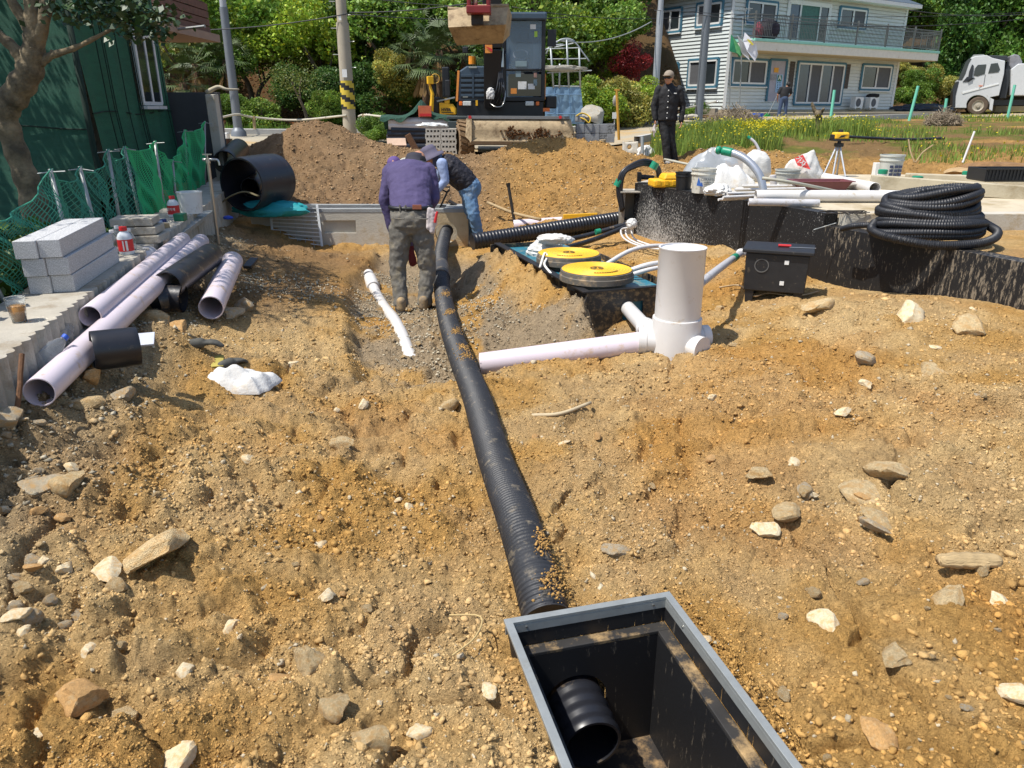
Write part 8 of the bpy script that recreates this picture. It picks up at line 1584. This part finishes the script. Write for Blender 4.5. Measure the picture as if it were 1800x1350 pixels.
MB().box(c_+Vector((0,0,-.02)),(.42,.28,.09),R).build('lower_shell',m_yellow,t,bevel=.02);MB().box(c_+Vector((.06,0,.06)),(.3,.26,.07),R,taper=.8).build('upper_shell',m_yellow,t,bevel=.02)
for k in range(4):MB().box(c_+R@Vector((-.15+k*.1,-.142,-.01)),(.05,.01,.05),R).build('rib',m_yellow,t,bevel=.003)
c_=PZ(1140,322,S)+Vector((0,.1,.05));t=thing('drill','black and yellow cordless drill lying left of the yellow case','drill',c_+Vector((0,0,-.05)))
MB().sweep([c_+Vector((-.1,0,.02)),c_+Vector((.08,.02,.01))],[.032,.028],12).build('body',m_blackpl,t);MB().box(c_+Vector((-.11,0,.02)),(.05,.09,.12)).build('battery',m_blackpl,t,bevel=.008);MB().sweep([c_+Vector((.08,.02,.01)),c_+Vector((.13,.02,.01))],[.018,.008],10).build('chuck',m_yellow,t)
m_film2=M('clear_sheet',lin('#93979a'),.3,var=.15,vs=5,dirt=lin('#b59a78'),dirtamt=.3)
cloth_heap('plastic_sheet',PZ(1262,318,S)+Vector((.15,.7,0)),(1.1,.6,.38),m_film2,'grey translucent plastic sheet heaped behind the CERAFIX bucket','plastic sheet',91)
lump('brown_sack',PZ(1300,310,S)+Vector((.0,.75,0)),(.7,.5,.38),M('beige_paper',lin('#a88f70'),.8,var=.2),'beige paper sacks under the white sheet behind the bucket','sack',92,fold=.3)
cloth_heap('white_sack',PZ(1290,333,S)+Vector((.0,.4,0)),(.75,.5,.27),m_sack,'large crumpled white sack right of the CERAFIX bucket','sack',93)
lump('white_sack',PZ(1262,345,S)+Vector((.02,.12,0)),(.3,.3,.14),m_sack,'low fold of white sack at the slab edge by the bucket','sack',94)
lump('white_sack',PZ(1357,327,S)+Vector((0,.7,0)),(.36,.28,.48),m_sack,'upright white sack left of the red lettered sack','sack',95,fold=.16,crease=1.3)
a=PZ(1432,325,S)+Vector((0,.5,0));q5_=[P(1373,305,a.y),P(1386,283,a.y),P(1431,262,a.y+.02),P(1446,300,a.y),P(1444,330,a.y),P(1400,325,a.y)]
t=thing('printed_sack','white sack with a red printed band leaning on the grey bucket','sack',a);n_=len(q5_);cc=sum(q5_,Vector())/n_
vs=[v for v in q5_]+[cc+Vector((0,-.1,0))]+[cc+Vector((.02,.12,0))];fs=[(i,(i+1)%n_,n_)for i in range(n_)]+[((i+1)%n_,i,n_+1)for i in range(n_)]
o=MB().add(vs,fs).build('bag',m_sack,t,True);sb_=o.modifiers.new('sub','SUBSURF');sb_.levels=sb_.render_levels=3;sb_.subdivision_type='SIMPLE';tx=bpy.data.textures.new('crumple','CLOUDS');tx.noise_scale=.07;dmm=o.modifiers.new('crumple','DISPLACE');dmm.texture=tx;dmm.strength=.05;dmm.texture_coords='LOCAL'
bd_=MB().add([P(1396,278,a.y-.13),P(1411,272,a.y-.13),P(1424,298,a.y-.15),P(1402,291,a.y-.16)],[(0,1,2,3)]);bdd=bd_.build('red_band',M('print_red',lin('#dd4a44'),.7),t);bdd.modifiers.new('thick','SOLIDIFY').thickness=.012
text('가자',.085,m_whitepl,t,P(1407,284,a.y-.17),(.75,0,-.65),(.65,0,.75),.001,bold=.002)
t,p=bucket(PZ(1394,331,S)+Vector((.02,.3,0)),.145,.2,M('bucket_grey',lin('#a9aaa2'),.5,var=.15,dirt=lin('#7d7866'),dirtamt=.3),'grey bucket with blue print in front of the red lettered sack');
for k in range(2):MB().box((p.x+.0+.07*k-.05,p.y-.138,p.z+.07),(.06,.006,.03)).build('blue_print',M('print_blue'),t)
c_=PZ(1452,338,S)+Vector((0,.2,0));L2,W2=.52,.3;mb=MB();vs=[]
for(l_,w_,z)in((L2*.8,W2*.75,0),(L2,W2,.11),(L2+.05,W2+.05,.112),(L2+.05,W2+.05,.12),(L2-.02,W2-.02,.12),(L2*.78,W2*.73,.012)):vs+=[c_+Vector((sx*l_/2*1.2,sy*w_/2,z))for sx,sy in((-1,-1),(1,-1),(1,1),(-1,1))]
fs=[(3,2,1,0),(20,21,22,23)]+[(4*k+j,4*k+(j+1)%4,4*k+4+(j+1)%4,4*k+4+j)for k in range(5)for j in range(4)]
one('mixing_tray',mb.add(vs,fs),M('maroon_plastic',lin('#6b3a3c'),.45,var=.1),'dark red plastic mixing tray behind the long white pipe','tray',bevel=.004)
pipe_thing(PZ(1328,344,S+.064),PZ(1612,345,S+.064),.058,.005,m_white,'long thick white pipe lying along the front of the slab behind the coil','slab_pipe')
pipe_thing(PZ(1316,355,S+.04),PZ(1440,357,S+.04),.036,.012,m_grey_pvc,'silver insulated pipe lying in front of the long white pipe','slab_pipe')
a=P(1442,311,10.4);b=PZ(1538,331,S+.08);pipe_thing(a,b,.062,.005,m_white,'thick white pipe sloping down behind the dark red tray','slab_pipe')
q_=PZ(1553,311,S+.03);one('pipe_ring',MB().lathe(q_+Vector((-.02,0,0)),(0,1,.3),[(.06,0),(.065,.02),(.06,.04),(.05,.02)],20,True),m_white,'small white pipe ring on the slab near the far buckets','ring')
rn=random.Random(3)
for k in range(13):
 a=PZ(1266+k*3.5+rn.uniform(-6,6),351-k*2.2,S+.018+.016*(k%3));b=PZ(1424-k*1.2,343-k*1.5,S+.018+.016*(k%3));one('thin_pipe',MB().cyl(a,b,.014,seg=10),m_white,'thin white pipe in the loose bundle before the sacks','pipe','thin white pipes bundled on the slab',smooth=False,auto=40)
hose('plastic_pole',[P(1168,280,12.0),P(1260,300,10.9),P(1325,318,9.9)],.018,M('grey_strip',lin('#a9a695'),.6),'long grey strip sloping from the man in black down to the sacks','pole',n=4)
hose('plastic_pole',[PZ(1340,313,S+.25),PZ(1400,322,S+.2),PZ(1478,338,S+.06)],.016,M('grey_strip'),'thin pale pole sloping over the white pipe bundle','pole',n=4)
hose('blue_strip',[PZ(1480,344,S+.01),PZ(1540,338,S+.02),PZ(1575,337,S+.01)],.012,M('pale_blue',lin('#8ea2c8'),.5),'pale blue strip lying on the slab behind the long white pipe','strip',n=4)
g0=PZ(1340,345,S);y_=g0.y;pts=bez([g0,P(1341,330,y_),P(1334,306,y_+.05),P(1316,284,y_+.15),P(1294,271,y_+.25),P(1270,265,y_+.35),P(1256,264,y_+.4)],8)
t=thing('bent_tube','fat silver tube rising from the slab and bending left, green tape at its tip','tube',g0);MB().sweep(pts[:-14],.042,18).build('tube',M('silver_tube',lin('#a7abb2'),.3,.5,var=.08),t,auto=60);MB().sweep(pts[-15:-8],.047,18).build('green_wrap',m_greenpl,t,True);MB().sweep(pts[-8:-2],[.03,.042,.046,.046,.043,.035],18).build('green_wrap',m_greenpl,t,True);MB().sweep(pts[-3:],[.036,.028,.012],14).build('tip',m_whitepl,t,True)
g0=PZ(1342,300,S)+Vector((0,.0,0));pts=bez([g0,P(1338,275,g0.y),P(1328,252,g0.y+.05),P(1314,240,g0.y+.1)],6);t=thing('thin_bent_tube','thin grey tube curving up behind the white sacks','tube',g0);MB().sweep(pts,.022,12).build('tube',m_grey_pvc,t,True);MB().sweep(pts[-3:],.025,12).build('green_tip',m_greenpl,t)
q_=PZ(1370,332,S);one('pipe_stub',MB().cyl(q_+Vector((0,.2,0)),q_+Vector((-.03,.2,.14)),.04,seg=16),m_grey_pvc,'short grey pipe stub sticking up left of the grey bucket','stub',auto=40)
tp_=P(1475,252,10.9);t=thing('laser_level','yellow rotating laser level on an aluminium tripod at the back of the slab','laser level',Vector((tp_.x,tp_.y,S)))
for k,(u,v,dy)in enumerate([(1447,300,-.15),(1464,307,-.3),(1487,312,-.3),(1471,304,.25)]):
 f_=P(u,v,tp_.y+dy);f_.z=S+.0;MB().sweep([tp_+Vector(((k-1.3)*.02,0,-.03)),f_],[.013,.011],8).build('leg',m_pole_l,t);MB().cyl(f_,f_+Vector((0,0,.03)),.018,seg=8).build('foot',m_blackpl,t)
MB().box(tp_+Vector((0,0,-.02)),(.1,.1,.05)).cyl(tp_,tp_+Vector((0,0,.06)),.025).build('tripod_head',m_blackpl,t,bevel=.006)
c_=P(1477,239,10.9);MB().box(c_,(.2,.16,.1)).build('level_body',m_yellow,t,bevel=.025);MB().box(c_+Vector((-.0,0,-.05)),(.23,.18,.03)).build('base',m_blackpl,t,bevel=.008);MB().cyl(c_+Vector((0,0,.045)),c_+Vector((0,0,.085)),.035,.03,16).build('rotor_head',m_blackpl,t);MB().box(c_+Vector((-.1,0,-.01)),(.04,.12,.06)).build('bumper',m_blackpl,t,bevel=.01)
MB().prism([c_+Vector(q_)for q_ in[(-.055,-.081,-.025),(-.02,-.081,.01),(.07,-.081,.022),(.02,-.081,-.0),(.035,-.081,-.01)]],(0,-.003,0)).build('logo',m_blackpl,t)
t,p=bucket(PZ(1566,316,S)+Vector((.03,.12,0)),.15,.32,M('bucket_dirty',lin('#b4b5ad'),.5,var=.12,dirt=lin('#7d7866'),dirtamt=.25),'grey-white bucket with dark printed label at the back of the slab')
for r_ in range(3):
 for c in range(3):MB().box((p.x-.06+c*.06,p.y-.152+.01*abs(c-1),p.z+.07+r_*.05),(.045,.006,.035)).build('print',M('print_dark',lin('#3a4058'),.6),t)
q_=PZ(1547,310,S)+Vector((0,.1,.09));one('white_box',MB().box(q_,(.12,.1,.18)),m_whitepl,'small white carton left of the far bucket','carton',bevel=.005)
for i,(u,v,r_,h_,l_)in enumerate([(1549,320,.055,.15,'capped white pipe stub in front of the white carton'),(1569,322,.05,.07,'low green cap in front of the far bucket'),(1609,334,.057,.15,'capped white pipe stub rising from the slab channel left of the coil top'),(1695,322,.045,.14,'slim white pipe stub on the rear upstand, right part'),(1744,340,.05,.1,'capped pipe stub in the channel above the coil'),(1797,320,.06,.13,'capped pipe stub at the right edge')]):
 q_=PZ(u,v,S);t=thing('capped_pipe',l_,'pipe stub',q_);MB().cyl(q_,q_+Vector((0,0,h_)),r_,seg=20).build('pipe',m_white,t,auto=40);MB().lathe(q_+Vector((0,0,h_-.045)),(0,0,1),[(r_+.003,0),(r_+.005,.05),(r_*.8,.056),(.001,.058)],20).build('green_cap',m_greenpl,t,auto=40)
c_=PZ(1763,318,S+.14);c_=Vector((c_.x,c_.y,S+.22));t=thing('black_crate','ribbed black plastic crate standing at the back right of the slab','crate',c_+Vector((0,0,-.08)));
mb=MB();w_,d_,h_=.62,.36,.13
for(x,y,sx,sy)in((0,-d_/2,w_,.02),(0,d_/2,w_,.02),(-w_/2,0,.02,d_),(w_/2,0,.02,d_)):mb.box(c_+Vector((x,y,0)),(sx,sy,h_))
mb.box(c_+Vector((0,0,-h_/2)),(w_,d_,.02));mb.build('shell',m_blackpl,t,bevel=.004)
for k in range(16):MB().box(c_+Vector((-w_/2+.02+k*.0386,-d_/2-.014,0)),(.012,.012,h_-.02)).build('rib',m_blackpl,t)
MB().box(c_+Vector((0,-d_/2-.01,h_/2)),(w_+.03,.035,.02)).build('rim',m_blackpl,t)
one('white_bag',MB().ball(PZ(1796,306,S+.1),.12,12,8,(1,.8,.6)),m_sack,'white bag at the right edge beside the black crate','bag',smooth=True)
rn=random.Random(5);mb=MB();c_=PZ(1485,374,S+.01)
for k in range(7):pts=[c_+Vector((rn.uniform(-.22,.22),rn.uniform(-.1,.1),rn.uniform(0,.015)))for _ in range(4)];mb.sweep(bez(pts,5),.004,5)
one('wire_scraps',mb,m_iron,'tangle of thin dark wire scraps on the slab behind the step','wire')
hose('twig',[PZ(1430,404,.57),PZ(1450,398,.6),PZ(1470,392,.64)],.004,m_galv,'thin wire sticking out over the lower wall','wire',n=4)
p=PZ(415,672,.04);g=G(p.x,p.y);cloth_heap('white_sack',(p.x,p.y,g+.01),(.52,.30,.13),m_sack,'crumpled white sack lying on the ochre ground below the pink pipes','sack',101,rotz=-.1)
m_gl=M('glove_rubber',lin('#4d4c46'),.8,var=.25,vs=20)
for(u,v,rz,l_)in[(357,632,.4,'left dusty work glove above the white sack'),(404,632,1.1,'right dusty work glove above the white sack')]:
 p=PZ(u,v,.1);p.z=G(p.x,p.y)+.045;R=Rot(z=rz);d=R@Vector((1,0,0));gp_l=[('c',p-d*.07,p,.03,.035)];hand(gp_l,p-d*.02,d,1,(0,0,-1),L=.17,curl=.5,r=.012);o=blob('work_glove',gp_l,m_gl,None,.008,.0,.03,1);setp(o,l_,'glove')
p=PZ(382,640,.08);p.z=G(p.x,p.y)+.02;one('cardboard_scrap',MB().box(p,(.08,.14,.01),Rot(z=.3,x=.2)),M('card_yellow',lin('#a39548'),.8,var=.2),'yellowish scrap between the two work gloves','scrap',bevel=.002)
p=PZ(440,560-110,.2);
p=PZ(440,455,.2);p.z=G(p.x,p.y)+.04;one('old_sole',MB().prism([p+Vector(q_)for q_ in[(-.04,-.12,0),(.04,-.12,0),(.045,.0,.02),(.04,.12,.04),(-.04,.12,.04),(-.045,0,.02)]],(0,0,.03)),m_blackpl,'old shoe sole lying on the grey gravel heap','sole',bevel=.005)
a=PZ(1650,985,.16);b=PZ(1757,985,.16);rl_=[];path=[a.lerp(b,k/14)for k in range(15)];rr=[.034*(1-.35*abs(k/7-1)**3)*(1+.08*math.sin(k*2.1))for k in range(15)]
one('split_log',MB().sweep(path,rr,14,flat=.75),M('log_wood',lin('#b39a70'),.9,var=.4,vs=30,stretch=(.15,1,1),bump=.8,bs=60),'short split piece of dry wood on the bank at the right','log',smooth=True)
hose('bent_twig',[PZ(790,1081,.02),PZ(845,1084,.03),PZ(835,1120,.02),PZ(795,1152,.02)],.003,M('straw',lin('#b39a68'),.8),'thin bent straw on the ground left of the pipe','twig',n=4)
hose('bone_stick',[PZ(935,730,-.08),PZ(985,727,-.06),PZ(1038,708,-.06)],.011,M('pale_stick',lin('#b9a888'),.8),'pale curved stick lying on the ochre ground right of the pipe','stick',n=5)
a=P(424,322,9.7);d=Vector((.33,.9,.02)).normalized();R_=.33
prof=[(R_,0)]+[(R_+(.008 if k%2 else 0),.06+k*.055)for k in range(11)]+[(R_,.68),(R_-.02,.68),(R_-.02,0)]
o=MB().lathe(a-Vector((0,0,.02)),d,prof,56,True);one('culvert_pipe',o,m_hdpe_c,'very large black pipe section standing open end out at the left','culvert pipe',auto=40)
pipe_thing(P(440,330,10.0),P(489,298,11.4),.125,.01,m_hdpe_c,'smaller black pipe passing behind the very large pipe','drain_pipe')
pipe_thing(P(395,285,11.2),P(420,262,12.4),.16,.012,m_hdpe_c,'black pipe lying behind the very large pipe, left side','drain_pipe')
pipe_thing(P(470,352,10.0),P(494,332,10.7),.05,.005,m_grey_pvc,'short pale grey pipe between the teal bag and the earth pit','drain_pipe')
c_=P(465,358,9.75);c_.z=.32;lump('teal_bag',c_+Vector((0,.25,-.05)),(.95,.42,.24),M('teal_cloth',lin('#1f8f94'),.6,var=.15),'teal cloth bag lying in front of the very large black pipe','bag',111,fold=.2)
mb=MB();pts=bez([P(385,360,9.6),P(405,345,9.62),P(430,337,9.65),P(455,345,9.62)],6);mb.sweep(pts,.035,8,flat=.3);one('strap',mb,M('olive_strap',lin('#6d6448'),.8,var=.2),'olive webbing strap curving over the teal bag','strap',smooth=True)
lump('blue_rag',P(400,378,9.3)+Vector((0,0,-.05)),(.12,.08,.05),M('blue_rag',lin('#2748b0'),.6),'small bright blue scrap left of the concrete box','rag',112)
for k in range(5):a=P(472+k*4,332-k*2,10.4+k*.05);b=a+Vector((.22,.25,.03));one('reed_stick',MB().cyl(a,b,.008,seg=6),m_wood,'thin dry stick in the little bundle right of the very large pipe','stick','dry sticks right of the very large pipe')
